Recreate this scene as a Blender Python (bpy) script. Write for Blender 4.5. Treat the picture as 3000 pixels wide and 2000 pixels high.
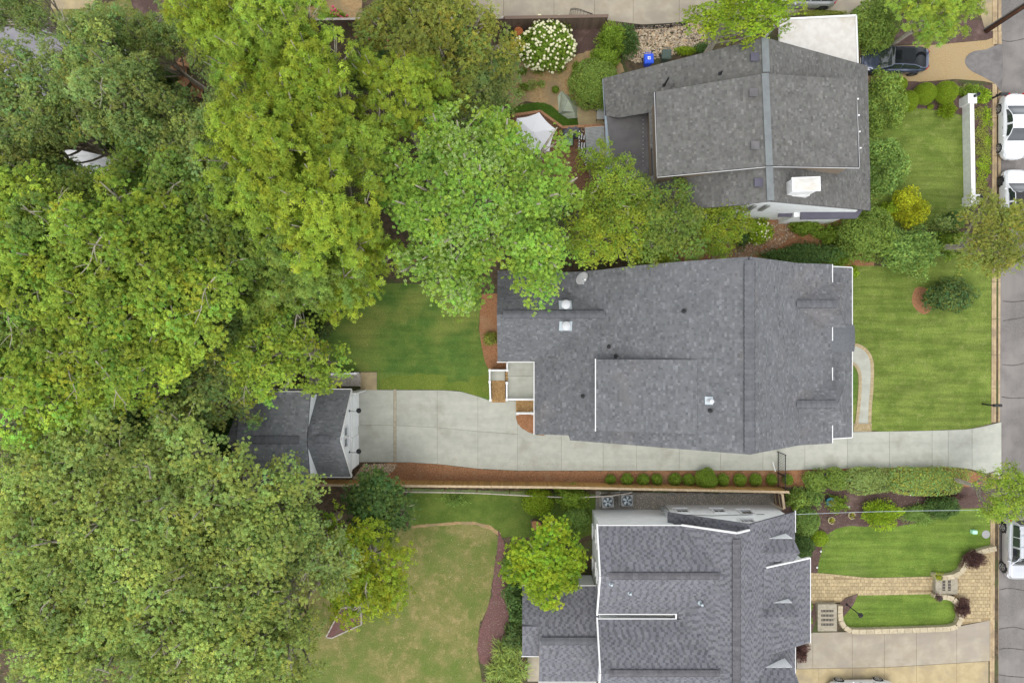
import bpy, bmesh, math, random
import numpy as np
from mathutils import Vector, Matrix

for o in list(bpy.data.objects):
    bpy.data.objects.remove(o, do_unlink=True)
SC = bpy.context.scene
COL = SC.collection
rad = math.radians

# ------------------------------------------------------------------ camera, sky, sun, exposure
CAM_H = 50.0            # drone height over the yards, lens looks straight down
cam_d = bpy.data.cameras.new('drone_camera')
cam_d.sensor_fit = 'HORIZONTAL'
cam_d.sensor_width = 36.0
cam_d.lens = 24.0
cam_d.clip_start = 0.5
cam_d.clip_end = 2000.0
cam = bpy.data.objects.new('drone_camera', cam_d)
cam.location = (0, 0, CAM_H)
COL.objects.link(cam)
SC.camera = cam

SUN_ELEV, SUN_AZ = 70.0, 205.0      # azimuth clockwise from +Y (top of picture)
world = bpy.data.worlds.new('World')
SC.world = world
world.use_nodes = True
nt = world.node_tree
bg = nt.nodes['Background']
sky = nt.nodes.new('ShaderNodeTexSky')
sky.sky_type = 'NISHITA'
sky.sun_disc = False
sky.sun_elevation = rad(SUN_ELEV)
sky.sun_rotation = rad(SUN_AZ)
sky.air_density = 1.0
sky.dust_density = 0.6
sky.ozone_density = 1.0
hs = nt.nodes.new('ShaderNodeHueSaturation')
hs.inputs['Saturation'].default_value = 0.14
nt.links.new(sky.outputs[0], hs.inputs['Color'])
nt.links.new(hs.outputs[0], bg.inputs['Color'])
bg.inputs['Strength'].default_value = 0.15

sun_d = bpy.data.lights.new('sun', 'SUN')
sun_d.energy = 0.5
sun_d.angle = rad(32)
sun_d.color = (1.0, 0.95, 0.87)
sun = bpy.data.objects.new('sun', sun_d)
_d = Vector((math.sin(rad(SUN_AZ)) * math.cos(rad(SUN_ELEV)), math.cos(rad(SUN_AZ)) * math.cos(rad(SUN_ELEV)), math.sin(rad(SUN_ELEV))))
sun.rotation_euler = (-_d).to_track_quat('-Z', 'Y').to_euler()
sun.location = (0, -60, 90)
COL.objects.link(sun)

SC.view_settings.view_transform = 'Standard'
SC.view_settings.look = 'None'
SC.view_settings.gamma = 1.0
SC.view_settings.use_curve_mapping = False
SC.view_settings.exposure = 1.36
SC.cycles.max_bounces = 6
SC.cycles.transparent_max_bounces = 8
SC.cycles.use_denoising = True

# ------------------------------------------------------------------ helpers
def P(u, v, z=0.0):
    """place in the world (metres) that the survey grid (40 units per metre on the ground) gives for a point at height z"""
    f = (CAM_H - z) / CAM_H
    return Vector(((u - 1500) / 40.0 * f, (1000 - v) / 40.0 * f, z))

def hexc(r, g, b):
    def l(c):
        c /= 255.0
        return c / 12.92 if c <= 0.04045 else ((c + 0.055) / 1.055) ** 2.4
    return (l(r), l(g), l(b), 1.0)

MATS = {}
def mat(name, c1, c2=None, scale=6.0, c3=None, scale3=0.6, mid3=0.55, rough=0.85, bump=0.0, bscale=30.0,
        spec=0.3, metal=0.0, attr=False, coord='P', detail=5.0, obj=0.0, coat=0.0, trans=0.0, stretch=None, emit=None, streak=None):
    m = bpy.data.materials.new(name)
    m.use_nodes = True
    n, L = m.node_tree.nodes, m.node_tree.links
    bs = n['Principled BSDF']
    bs.inputs['Roughness'].default_value = rough
    bs.inputs['Metallic'].default_value = metal
    bs.inputs['Specular IOR Level'].default_value = spec
    if coat:
        bs.inputs['Coat Weight'].default_value = coat
        bs.inputs['Coat Roughness'].default_value = 0.05
    c1 = tuple(c1) + (1,) if len(c1) == 3 else c1
    if coord == 'P':
        g = n.new('ShaderNodeNewGeometry'); co = g.outputs['Position']
    else:
        g = n.new('ShaderNodeTexCoord'); co = g.outputs['Object']
    if stretch:
        mp = n.new('ShaderNodeMapping'); mp.inputs['Scale'].default_value = stretch
        L.new(co, mp.inputs['Vector']); co = mp.outputs[0]
    col = None
    def noise(s, d=detail, rg=0.6):
        x = n.new('ShaderNodeTexNoise')
        x.inputs['Scale'].default_value = s; x.inputs['Detail'].default_value = d; x.inputs['Roughness'].default_value = rg
        L.new(co, x.inputs['Vector']); return x.outputs['Fac']
    def mixc(fac, a, b, mode='MIX'):
        x = n.new('ShaderNodeMix'); x.data_type = 'RGBA'; x.blend_type = mode
        if isinstance(fac, float): x.inputs[0].default_value = fac
        else: L.new(fac, x.inputs[0])
        for k, q in ((6, a), (7, b)):
            if isinstance(q, tuple): x.inputs[k].default_value = q
            else: L.new(q, x.inputs[k])
        return x.outputs[2]
    def ramp(f, a, b):
        x = n.new('ShaderNodeMapRange'); x.interpolation_type = 'SMOOTHSTEP'
        x.inputs[1].default_value = a; x.inputs[2].default_value = b
        L.new(f, x.inputs[0]); return x.outputs[0]
    if c2 is not None:
        c2 = tuple(c2) + (1,) if len(c2) == 3 else c2
        col = mixc(ramp(noise(scale), 0.36, 0.64), c1, c2)
    if c3 is not None:
        c3 = tuple(c3) + (1,) if len(c3) == 3 else c3
        col = mixc(ramp(noise(scale3, 3.0), mid3 - 0.08, mid3 + 0.12), col if col else c1, c3)
    if streak:      # grime and wear: one more broad, stretched noise, scaling the tone
        mp2 = n.new('ShaderNodeMapping'); mp2.inputs['Scale'].default_value = (streak[0], streak[1], 1.0)
        L.new(co, mp2.inputs['Vector'])
        x = n.new('ShaderNodeTexNoise'); x.inputs['Scale'].default_value = 1.0; x.inputs['Detail'].default_value = 5.0; x.inputs['Roughness'].default_value = 0.65
        L.new(mp2.outputs[0], x.inputs['Vector'])
        mr = n.new('ShaderNodeMapRange'); mr.inputs[1].default_value = 0.3; mr.inputs[2].default_value = 0.7; mr.inputs[3].default_value = 1 - streak[2]; mr.inputs[4].default_value = 1 + streak[2]
        L.new(x.outputs['Fac'], mr.inputs[0])
        y = n.new('ShaderNodeVectorMath'); y.operation = 'SCALE'
        if col: L.new(col, y.inputs[0])
        else: y.inputs[0].default_value = c1[:3]
        L.new(mr.outputs[0], y.inputs['Scale']); col = y.outputs[0]
    if attr:
        a = n.new('ShaderNodeAttribute'); a.attribute_name = 'Col'
        col = mixc(1.0, col if col else c1, a.outputs['Color'], 'MULTIPLY')
    if obj:
        oi = n.new('ShaderNodeObjectInfo')
        mr = n.new('ShaderNodeMapRange'); mr.inputs[3].default_value = 1 - obj; mr.inputs[4].default_value = 1 + obj
        L.new(oi.outputs['Random'], mr.inputs[0])
        x = n.new('ShaderNodeVectorMath'); x.operation = 'SCALE'
        if col: L.new(col, x.inputs[0])
        else: x.inputs[0].default_value = c1[:3]
        L.new(mr.outputs[0], x.inputs['Scale']); col = x.outputs[0]
    if col: L.new(col, bs.inputs['Base Color'])
    else: bs.inputs['Base Color'].default_value = c1
    if bump:
        b = n.new('ShaderNodeBump'); b.inputs['Strength'].default_value = bump; b.inputs['Distance'].default_value = 0.05
        L.new(noise(bscale, 4.0, 0.65), b.inputs['Height']); L.new(b.outputs[0], bs.inputs['Normal'])
    if trans:
        t = n.new('ShaderNodeBsdfTranslucent')
        if col: L.new(col, t.inputs['Color'])
        else: t.inputs['Color'].default_value = c1
        mx = n.new('ShaderNodeMixShader'); mx.inputs[0].default_value = trans
        L.new(bs.outputs[0], mx.inputs[1]); L.new(t.outputs[0], mx.inputs[2])
        L.new(mx.outputs[0], n['Material Output'].inputs['Surface'])
    MATS[name] = m
    return m

ORG = {}
def tag(o, label=None, cat=None, group=None, kind=None):
    if label: o['label'] = label
    if cat: o['category'] = cat
    if group: o['group'] = group
    if kind: o['kind'] = kind
    return o

def thing(name, loc, label, cat, group=None, rz=0.0):
    o = bpy.data.objects.new(name, None)
    o.empty_display_size = 0.3
    o.location = loc; o.rotation_euler = (0, 0, rz)
    COL.objects.link(o)
    ORG[o.name] = Vector(loc) if rz == 0 else Vector((0, 0, 0))
    return tag(o, label, cat, group)

def inst(name, mesh, parent=None, loc=(0, 0, 0), rz=0.0, scale=(1, 1, 1), rot=None):
    o = bpy.data.objects.new(name, mesh)
    COL.objects.link(o)
    if parent is not None:
        o.parent = parent
    o.location = loc
    o.rotation_euler = rot if rot else (0, 0, rz)
    o.scale = scale
    return o

def copy_tree(o, parent=None, loc=None, rz=None):
    c = o.copy(); COL.objects.link(c)
    if parent is not None: c.parent = parent
    if loc is not None: c.location = loc
    if rz is not None: c.rotation_euler = (0, 0, rz)
    for ch in o.children:
        copy_tree(ch, c)
    return c

class MB:
    def __init__(s):
        s.v = []; s.f = []; s.c = []
    def add(s, vs, fs, col=None):
        b = len(s.v)
        s.v += [tuple(p) for p in vs]
        s.f += [tuple(b + i for i in f) for f in fs]
        if col is not None: s.c += [col] * len(vs)
        return s
    def poly(s, pts, col=None):
        return s.add(pts, [tuple(range(len(pts)))], col)
    def prism(s, pts, dz, col=None):
        """pts: top polygon (3D, ccw from above), extruded downwards by dz"""
        n = len(pts)
        vs = [tuple(p) for p in pts] + [(p[0], p[1], p[2] - dz) for p in pts]
        a = sum(pts[i][0] * pts[(i + 1) % n][1] - pts[(i + 1) % n][0] * pts[i][1] for i in range(n))
        top = tuple(range(n)); bot = tuple(range(2 * n - 1, n - 1, -1))
        sd = [(i, n + i, n + (i + 1) % n, (i + 1) % n) for i in range(n)]
        fs = [top, bot] + sd
        if a < 0: fs = [tuple(reversed(f)) for f in fs]
        return s.add(vs, fs, col)
    def box(s, c, size, rz=0.0, col=None, bev=0.0):
        x, y, z = size[0] / 2, size[1] / 2, size[2] / 2
        ca, sa = math.cos(rz), math.sin(rz)
        if bev:
            b = bev
            ring = [(-x + b, -y), (x - b, -y), (x, -y + b), (x, y - b), (x - b, y), (-x + b, y), (-x, y - b), (-x, -y + b)]
            inner = [(px * (x - b) / x, py * (y - b) / y) for px, py in ring]
            vs = []
            for rg, zz in ((ring, -z), (ring, z - b), (inner, z)):
                vs += [(c[0] + px * ca - py * sa, c[1] + px * sa + py * ca, c[2] + zz) for px, py in rg]
            fs = []
            for k in (0, 8):
                fs += [(k + i, k + (i + 1) % 8, k + 8 + (i + 1) % 8, k + 8 + i) for i in range(8)]
            fs += [tuple(range(16, 24)), tuple(range(7, -1, -1))]
            return s.add(vs, fs, col)
        vs = [(c[0] + px * ca - py * sa, c[1] + px * sa + py * ca, c[2] + pz) for px, py, pz in
              ((-x, -y, -z), (x, -y, -z), (x, y, -z), (-x, y, -z), (-x, -y, z), (x, -y, z), (x, y, z), (-x, y, z))]
        return s.add(vs, [(3, 2, 1, 0), (4, 5, 6, 7), (0, 1, 5, 4), (1, 2, 6, 5), (2, 3, 7, 6), (3, 0, 4, 7)], col)
    def beam(s, p, q, w, h, col=None, up=(0, 0, 1)):
        p, q = Vector(p), Vector(q)
        d = (q - p).normalized(); upv = Vector(up)
        sd = d.cross(upv)
        if sd.length < 1e-4: sd = d.cross(Vector((1, 0, 0)))
        sd.normalize(); u2 = sd.cross(d).normalized()
        vs = []
        for e in (p, q):
            for a, b in ((-1, -1), (1, -1), (1, 1), (-1, 1)):
                vs.append(e + sd * (a * w / 2) + u2 * (b * h / 2))
        return s.add(vs, [(0, 1, 2, 3), (7, 6, 5, 4), (4, 5, 1, 0), (5, 6, 2, 1), (6, 7, 3, 2), (7, 4, 0, 3)], col)
    def tube(s, pts, rs, n=6, cap=True, col=None):
        pts = [Vector(p) for p in pts]
        if not isinstance(rs, (list, tuple)): rs = [rs] * len(pts)
        vs, fs = [], []
        for i, p in enumerate(pts):
            d = (pts[min(i + 1, len(pts) - 1)] - pts[max(i - 1, 0)])
            d = d.normalized() if d.length > 1e-9 else Vector((0, 0, 1))
            a = d.cross(Vector((0.13, 0.31, 0.94)) if abs(d.z) < 0.9 else Vector((1, 0, 0))).normalized()
            b = d.cross(a)
            for k in range(n):
                t = 2 * math.pi * k / n
                vs.append(p + a * (rs[i] * math.cos(t)) + b * (rs[i] * math.sin(t)))
        for i in range(len(pts) - 1):
            for k in range(n):
                fs.append((i * n + k, i * n + (k + 1) % n, (i + 1) * n + (k + 1) % n, (i + 1) * n + k))
        if cap:
            fs.append(tuple(range(n - 1, -1, -1))); fs.append(tuple(range((len(pts) - 1) * n, len(pts) * n)))
        return s.add(vs, fs, col)
    def lathe(s, prof, c=(0, 0, 0), n=16, col=None, sx=1.0, sy=1.0):
        vs, fs = [], []
        for r, z in prof:
            for k in range(n):
                t = 2 * math.pi * k / n
                vs.append((c[0] + r * sx * math.cos(t), c[1] + r * sy * math.sin(t), c[2] + z))
        for i in range(len(prof) - 1):
            for k in range(n):
                fs.append((i * n + k, i * n + (k + 1) % n, (i + 1) * n + (k + 1) % n, (i + 1) * n + k))
        fs.append(tuple(range((len(prof) - 1) * n, len(prof) * n)))
        fs.append(tuple(range(n - 1, -1, -1)))
        return s.add(vs, fs, col)
    def mesh(s, name, m, off=Vector((0, 0, 0)), smooth=False):
        me = bpy.data.meshes.new(name)
        me.from_pydata([(x - off[0], y - off[1], z - off[2]) for x, y, z in s.v], [], s.f)
        if s.c and len(s.c) == len(s.v):
            at = me.attributes.new('Col', 'FLOAT_COLOR', 'POINT')
            at.data.foreach_set('color', np.array([tuple(c) + (1,) if len(c) == 3 else c for c in s.c], dtype=np.float32).ravel())
        me.materials.append(MATS[m] if isinstance(m, str) else m)
        if smooth:
            me.polygons.foreach_set('use_smooth', [True] * len(me.polygons))
        me.update()
        return me
    def build(s, name, m, parent=None, smooth=False, label=None, cat=None, group=None, kind=None, local=False):
        if parent is not None:
            off = Vector((0, 0, 0)) if local else ORG[parent.name]
            o = inst(name, s.mesh(name, m, off, smooth), parent)
            ORG[o.name] = off
        else:
            a = np.array(s.v)
            off = Vector(((a[:, 0].min() + a[:, 0].max()) / 2, (a[:, 1].min() + a[:, 1].max()) / 2, a[:, 2].min()))
            o = inst(name, s.mesh(name, m, off, smooth), None, off)
            ORG[o.name] = off
        return tag(o, label, cat, group, kind)

def at_parent(parent, w):
    return Vector(w) - ORG[parent.name]

def bevel(o, w=0.02, seg=2):
    md = o.modifiers.new('bevel', 'BEVEL'); md.width = w; md.segments = seg; md.limit_method = 'ANGLE'
    return o

def smooth_curve(pts, n=6, closed=False):
    """Catmull-Rom through 2D/3D points"""
    pts = [Vector(p) for p in pts]
    out = []
    N = len(pts)
    rng = range(N) if closed else range(N - 1)
    for i in rng:
        p0 = pts[(i - 1) % N] if closed else pts[max(i - 1, 0)]
        p1 = pts[i]; p2 = pts[(i + 1) % N] if closed else pts[i + 1]
        p3 = pts[(i + 2) % N] if closed else pts[min(i + 2, N - 1)]
        for k in range(n):
            t = k / n
            out.append(0.5 * ((2 * p1) + (p2 - p0) * t + (2 * p0 - 5 * p1 + 4 * p2 - p3) * t * t + (3 * p1 - p0 - 3 * p2 + p3) * t ** 3))
    if not closed: out.append(pts[-1])
    return out

# ------------------------------------------------------------------ materials
mat('soil', hexc(92, 78, 62), hexc(66, 58, 44), 3.0, hexc(70, 78, 44), 0.35, 0.55, rough=0.95, bump=0.5, bscale=12)
mat('asphalt', hexc(117, 112, 109), hexc(104, 101, 98), 9.0, hexc(126, 121, 117), 0.35, 0.5, rough=0.9, bump=0.25, bscale=60, streak=(1.2, 0.1, 0.10))
mat('asphalt_patch', hexc(118, 115, 113), hexc(108, 105, 103), 2.5, hexc(100, 97, 95), 0.7, 0.55, rough=0.9, bump=0.25, bscale=60)
mat('crack', hexc(70, 68, 66), rough=0.95)
mat('concrete', hexc(171, 171, 160), hexc(162, 163, 152), 1.6, hexc(152, 151, 139), 0.5, 0.6, rough=0.85, bump=0.06, bscale=50, obj=0.045, streak=(0.12, 1.3, 0.09))
mat('concrete_warm', hexc(161, 152, 135), hexc(150, 140, 122), 1.2, hexc(146, 137, 124), 0.4, 0.5, rough=0.88, bump=0.06, bscale=40, obj=0.035, streak=(0.25, 0.9, 0.08))
mat('concrete_tan', hexc(170, 154, 119), hexc(157, 141, 108), 1.4, hexc(146, 133, 109), 0.5, 0.55, rough=0.88, bump=0.06, bscale=40, obj=0.05)
mat('drain', hexc(168, 160, 140), hexc(152, 142, 120), 5.0, rough=0.9)
mat('joint', hexc(134, 130, 118), rough=0.95)
mat('kerb', hexc(174, 154, 122), hexc(158, 137, 106), 2.2, hexc(142, 124, 100), 0.9, 0.55, rough=0.9, bump=0.15, bscale=35, obj=0.06)
mat('gravel_tan', hexc(170, 148, 110), hexc(150, 128, 92), 14.0, hexc(160, 140, 106), 0.8, 0.5, rough=0.95, bump=0.5, bscale=45)
mat('dirt_tan', hexc(168, 142, 102), hexc(148, 122, 86), 5.0, hexc(140, 122, 92), 0.8, 0.5, rough=0.95, bump=0.3, bscale=25)
mat('mulch_red', hexc(156, 113, 81), hexc(132, 93, 65), 9.0, hexc(151, 119, 89), 0.5, 0.58, rough=0.95, bump=0.6, bscale=28)
mat('mulch_brown', hexc(98, 78, 72), hexc(76, 60, 56), 14.0, hexc(112, 92, 86), 0.9, 0.58, rough=0.95, bump=0.7, bscale=30)
mat('mulch_mauve', hexc(120, 88, 84), hexc(98, 70, 66), 14.0, hexc(110, 92, 80), 1.2, 0.6, rough=0.95, bump=0.7, bscale=30)
mat('gravel_grey', hexc(150, 146, 138), hexc(112, 108, 100), 16.0, hexc(128, 122, 112), 0.9, 0.55, rough=0.95, bump=0.6, bscale=40)
mat('stones', (0.42, 0.37, 0.30), rough=0.85, attr=True)
mat('brick', hexc(176, 144, 98), hexc(150, 118, 78), 10.0, rough=0.9, bump=0.1, obj=0.14)
mat('paver', hexc(173, 156, 122), hexc(156, 139, 106), 9.0, rough=0.9, bump=0.15, bscale=50, obj=0.14)
mat('paver_bed', hexc(146, 128, 96), hexc(128, 110, 82), 12.0, rough=0.95)
mat('stone_cap', hexc(178, 166, 140), hexc(162, 150, 126), 6.0, rough=0.9, bump=0.12, obj=0.07)
mat('stone_grey', hexc(160, 152, 134), hexc(142, 134, 118), 6.0, rough=0.9, bump=0.12)
mat('step_dark', hexc(90, 84, 78), hexc(66, 62, 58), 20.0, rough=0.9, bump=0.2)
mat('white_paint', (0.70, 0.70, 0.69), rough=0.5, spec=0.4)
mat('vent_white', (0.52, 0.53, 0.54), rough=0.45)
mat('grey_trim', (0.50, 0.50, 0.49), rough=0.6)
mat('white_wall', hexc(238, 240, 240), hexc(230, 233, 233), 2.0, rough=0.7)
mat('white_stucco', hexc(222, 222, 220), hexc(208, 208, 206), 3.0, rough=0.85, bump=0.05)
mat('white_roof', hexc(199, 196, 190), hexc(190, 186, 179), 2.4, hexc(175, 163, 141), 0.3, 0.68, rough=0.7)
mat('siding_brown', hexc(135, 121, 104), hexc(116, 104, 90), 8.0, rough=0.9, stretch=(1, 1, 12))
mat('shingle', hexc(104, 105, 107), hexc(99, 100, 102), 3.0, hexc(108, 106, 106), 0.25, 0.62, rough=0.93, bump=0.3, bscale=90, attr=True, spec=0.2, streak=(0.9, 0.9, 0.10))
mat('shingle_g', hexc(117, 118, 120), hexc(111, 113, 115), 3.0, hexc(121, 119, 119), 0.25, 0.62, rough=0.93, bump=0.3, bscale=90, attr=True, spec=0.2, streak=(0.9, 0.9, 0.10))
mat('shingle_n', hexc(103, 102, 99), hexc(96, 95, 92), 3.0, rough=0.93, bump=0.3, bscale=90, attr=True, spec=0.2, streak=(0.9, 0.9, 0.10))
mat('shingle_s', hexc(112, 112, 116), hexc(104, 104, 109), 3.0, rough=0.93, bump=0.3, bscale=90, attr=True, spec=0.2, streak=(0.9, 0.9, 0.10))
mat('hood', hexc(106, 108, 111), hexc(97, 99, 103), 6.0, rough=0.93, bump=0.4, bscale=60)
mat('roof_deck', hexc(66, 66, 70), rough=0.95)
mat('ridge', hexc(98, 99, 102), hexc(90, 91, 95), 4.0, rough=0.93, bump=0.3, bscale=90, obj=0.10, spec=0.2)
mat('ridge_dark', hexc(99, 97, 99), hexc(88, 87, 90), 4.0, rough=0.93, bump=0.3, bscale=90, obj=0.12, spec=0.2)
mat('vent_gap_shade', hexc(44, 44, 48), rough=0.95)  # near-black tone standing in for shade beside the ridge caps
mat('ridge_metal', hexc(112, 117, 117), hexc(104, 108, 109), 2.0, rough=0.6)
mat('membrane', hexc(96, 94, 94), hexc(86, 84, 85), 1.2, hexc(110, 108, 108), 0.5, 0.6, rough=0.8)
mat('slate_metal', hexc(84, 82, 94), hexc(78, 76, 88), 1.5, rough=0.5)
mat('grey_metal', hexc(150, 152, 150), hexc(138, 140, 138), 3.0, rough=0.45, metal=0.4)
mat('light_metal', hexc(176, 186, 190), rough=0.4, metal=0.5)
mat('bluegrey_trim', hexc(140, 152, 162), hexc(128, 140, 150), 2.0, rough=0.6)
mat('black_iron', (0.018, 0.018, 0.02), rough=0.45)
mat('black_plastic', (0.03, 0.03, 0.032), rough=0.6)
mat('rubber', (0.022, 0.022, 0.023), rough=0.85)
mat('glass_dark', (0.022, 0.028, 0.032), rough=0.04, spec=0.9, coat=1.0)
mat('glass_roof', (0.008, 0.010, 0.012), rough=0.05, spec=0.25)
mat('glass_grey', (0.10, 0.12, 0.13), rough=0.06, spec=0.8)
mat('fence_new', hexc(176, 138, 82), hexc(152, 116, 66), 6.0, rough=0.85, obj=0.16, stretch=(6, 6, 1))
mat('fence_cap', hexc(186, 166, 136), hexc(166, 146, 118), 5.0, rough=0.88)
mat('fence_old', hexc(124, 106, 94), hexc(102, 86, 76), 7.0, rough=0.92, obj=0.16, stretch=(6, 6, 1))
mat('fence_grey', hexc(176, 168, 158), hexc(150, 142, 132), 6.0, rough=0.92)
mat('deck_wood', hexc(134, 100, 76), hexc(114, 82, 60), 7.0, rough=0.8, obj=0.1)
mat('cedar', hexc(160, 120, 88), hexc(142, 103, 74), 7.0, rough=0.8, obj=0.06)
mat('terracotta', hexc(190, 120, 76), hexc(168, 100, 60), 9.0, rough=0.85)
mat('canvas_white', (0.78, 0.78, 0.80), rough=0.8, trans=0.12)
mat('canvas_grey', hexc(96, 96, 102), hexc(82, 82, 88), 5.0, rough=0.85)
mat('canvas_green', hexc(168, 176, 156), hexc(156, 164, 144), 4.0, rough=0.85)
mat('bin_blue', (0.012, 0.075, 0.62), rough=0.45, spec=0.5)
mat('bin_green', (0.05, 0.075, 0.06), rough=0.5, spec=0.5)
mat('teal_glaze', (0.02, 0.17, 0.24), rough=0.2, spec=0.6)
mat('mint', hexc(172, 226, 196), rough=0.5)
mat('grey_plastic', hexc(150, 150, 148), rough=0.6)
mat('paint_white', (0.64, 0.65, 0.66), rough=0.25, spec=0.5, coat=0.8)
mat('paint_silver', (0.50, 0.51, 0.53), rough=0.28, metal=0.45, coat=0.7)
mat('paint_dark', (0.070, 0.085, 0.135), rough=0.22, metal=0.5, coat=0.9)
mat('tail_red', (0.35, 0.01, 0.015), rough=0.2)
mat('lamp_clear', (0.55, 0.57, 0.60), rough=0.12, spec=0.7)
mat('rim', (0.45, 0.45, 0.46), rough=0.35, metal=0.7)
mat('rim_dark', (0.10, 0.10, 0.105), rough=0.35, metal=0.7)
mat('bark_pale', hexc(168, 160, 146), hexc(136, 128, 114), 7.0, rough=0.95, coord='O')
mat('bark', hexc(112, 98, 84), hexc(84, 72, 60), 7.0, rough=0.95, coord='O')
mat('tractor_green', (0.02, 0.22, 0.04), rough=0.35)
mat('tractor_yellow', (0.75, 0.50, 0.02), rough=0.4)
mat('stump', hexc(176, 130, 92), hexc(150, 104, 70), 12.0, rough=0.9)
mat('pot_stone', hexc(168, 152, 128), hexc(140, 126, 104), 9.0, rough=0.9)
mat('floral', hexc(150, 176, 140), hexc(88, 128, 92), 26.0, hexc(206, 208, 196), 14.0, 0.6, rough=0.9)

LEAF_DEFS = dict(
    leaf_bright=((0.330, 0.450, 0.065), 0.10), leaf_green=((0.260, 0.365, 0.075), 0.10), leaf_dull=((0.310, 0.400, 0.120), 0.10),
    leaf_grey=((0.365, 0.460, 0.120), 0.10), leaf_yellow=((0.345, 0.445, 0.055), 0.08), leaf_olive=((0.320, 0.360, 0.075), 0.08),
    leaf_dark=((0.118, 0.202, 0.056), 0.12), leaf_maple=((0.285, 0.450, 0.070), 0.05), leaf_gold=((0.460, 0.490, 0.030), 0.06),
    leaf_box=((0.263, 0.370, 0.028), 0.06), leaf_clip=((0.235, 0.347, 0.045), 0.08), leaf_lime=((0.325, 0.459, 0.039), 0.06),
    leaf_cool=((0.245, 0.370, 0.090), 0.08), leaf_magnolia=((0.334, 0.421, 0.039), 0.06), leaf_burgundy=((0.147, 0.083, 0.071), 0.1),
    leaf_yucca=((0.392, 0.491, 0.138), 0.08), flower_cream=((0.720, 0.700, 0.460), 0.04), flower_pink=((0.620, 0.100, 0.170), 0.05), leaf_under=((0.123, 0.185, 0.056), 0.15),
    leaf_rust=((0.330, 0.220, 0.100), 0.1))
for k, (c, ob) in LEAF_DEFS.items():
    mat(k, c, rough=0.6, spec=0.12, attr=True, obj=ob, trans=0.47 if not k.startswith('flower') else 0.1)

def lawn_mat(name, a, b, dry, dry_mid, stripe=0.0, stripe_rot=0.0, patch=None, patch_mid=0.62):
    m = bpy.data.materials.new(name); m.use_nodes = True
    n, L = m.node_tree.nodes, m.node_tree.links
    bs = n['Principled BSDF']; bs.inputs['Roughness'].default_value = 0.9; bs.inputs['Specular IOR Level'].default_value = 0.1
    g = n.new('ShaderNodeNewGeometry')
    def noise(s, d=4.0, r=0.6, st=(1, 1, 1), rot=0.0):
        mp = n.new('ShaderNodeMapping'); mp.inputs['Scale'].default_value = st; mp.inputs['Rotation'].default_value = (0, 0, rot)
        L.new(g.outputs['Position'], mp.inputs[0])
        x = n.new('ShaderNodeTexNoise'); x.inputs['Scale'].default_value = s; x.inputs['Detail'].default_value = d; x.inputs['Roughness'].default_value = r
        L.new(mp.outputs[0], x.inputs['Vector']); return x.outputs['Fac']
    def mr(f, a0, a1, b0=0.0, b1=1.0):
        x = n.new('ShaderNodeMapRange'); x.interpolation_type = 'SMOOTHSTEP'
        for k, q in zip((1, 2, 3, 4), (a0, a1, b0, b1)): x.inputs[k].default_value = q
        L.new(f, x.inputs[0]); return x.outputs[0]
    def mix(f, p, q, mode='MIX'):
        x = n.new('ShaderNodeMix'); x.data_type = 'RGBA'; x.blend_type = mode
        if isinstance(f, float): x.inputs[0].default_value = f
        else: L.new(f, x.inputs[0])
        for k, c in ((6, p), (7, q)):
            if isinstance(c, tuple): x.inputs[k].default_value = c
            else: L.new(c, x.inputs[k])
        return x.outputs[2]
    col = mix(mr(noise(0.55, 5.0, 0.7, (1, 1, 1)), 0.38, 0.62), a, b)
    col = mix(mr(noise(1.6, 6.0, 0.75), dry_mid - 0.06, dry_mid + 0.16), col, dry)
    if patch: col = mix(mr(noise(0.22, 3.0, 0.6), patch_mid - 0.05, patch_mid + 0.15), col, patch)
    if stripe:
        f = mr(noise(1.1, 3.0, 0.6, (0.22, 2.4, 1), stripe_rot), 0.35, 0.65, 1 - stripe, 1 + stripe)
        x = n.new('ShaderNodeVectorMath'); x.operation = 'SCALE'; L.new(col, x.inputs[0]); L.new(f, x.inputs['Scale']); col = x.outputs[0]
    f = mr(noise(11.0, 6.0, 0.85), 0.3, 0.7, 0.68, 1.32)
    x = n.new('ShaderNodeVectorMath'); x.operation = 'SCALE'; L.new(col, x.inputs[0]); L.new(f, x.inputs['Scale'])
    L.new(x.outputs[0], bs.inputs['Base Color'])
    b_ = n.new('ShaderNodeBump'); b_.inputs['Strength'].default_value = 0.7; b_.inputs['Distance'].default_value = 0.04
    L.new(noise(22.0, 4.0, 0.8), b_.inputs['Height']); L.new(b_.outputs[0], bs.inputs['Normal'])
    MATS[name] = m
lawn_mat('lawn_front', hexc(92, 109, 46), hexc(110, 125, 58), hexc(126, 134, 76), 0.58, 0.15, 0.5, hexc(104, 116, 58), 0.60)
lawn_mat('lawn_front_s', hexc(88, 110, 44), hexc(103, 124, 52), hexc(122, 134, 72), 0.60, 0.15, 0.05, hexc(98, 116, 54), 0.60)
lawn_mat('lawn_back', hexc(95, 116, 53), hexc(77, 105, 47), hexc(132, 130, 79), 0.64, 0.10, 0.0, hexc(116, 126, 63), 0.52)
lawn_mat('lawn_dry', hexc(124, 120, 74), hexc(104, 111, 58), hexc(148, 134, 92), 0.53, 0.0, 0.0, hexc(94, 110, 52), 0.50)
lawn_mat('lawn_mid', hexc(96, 112, 50), hexc(78, 98, 40), hexc(138, 128, 82), 0.62, 0.0)
lawn_mat('lawn_lush', hexc(59, 84, 26), hexc(70, 95, 32), hexc(81, 104, 41), 0.64, 0.05)
lawn_mat('lawn_strip', hexc(108, 122, 52), hexc(96, 114, 46), hexc(124, 128, 64), 0.60, 0.0)
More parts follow.
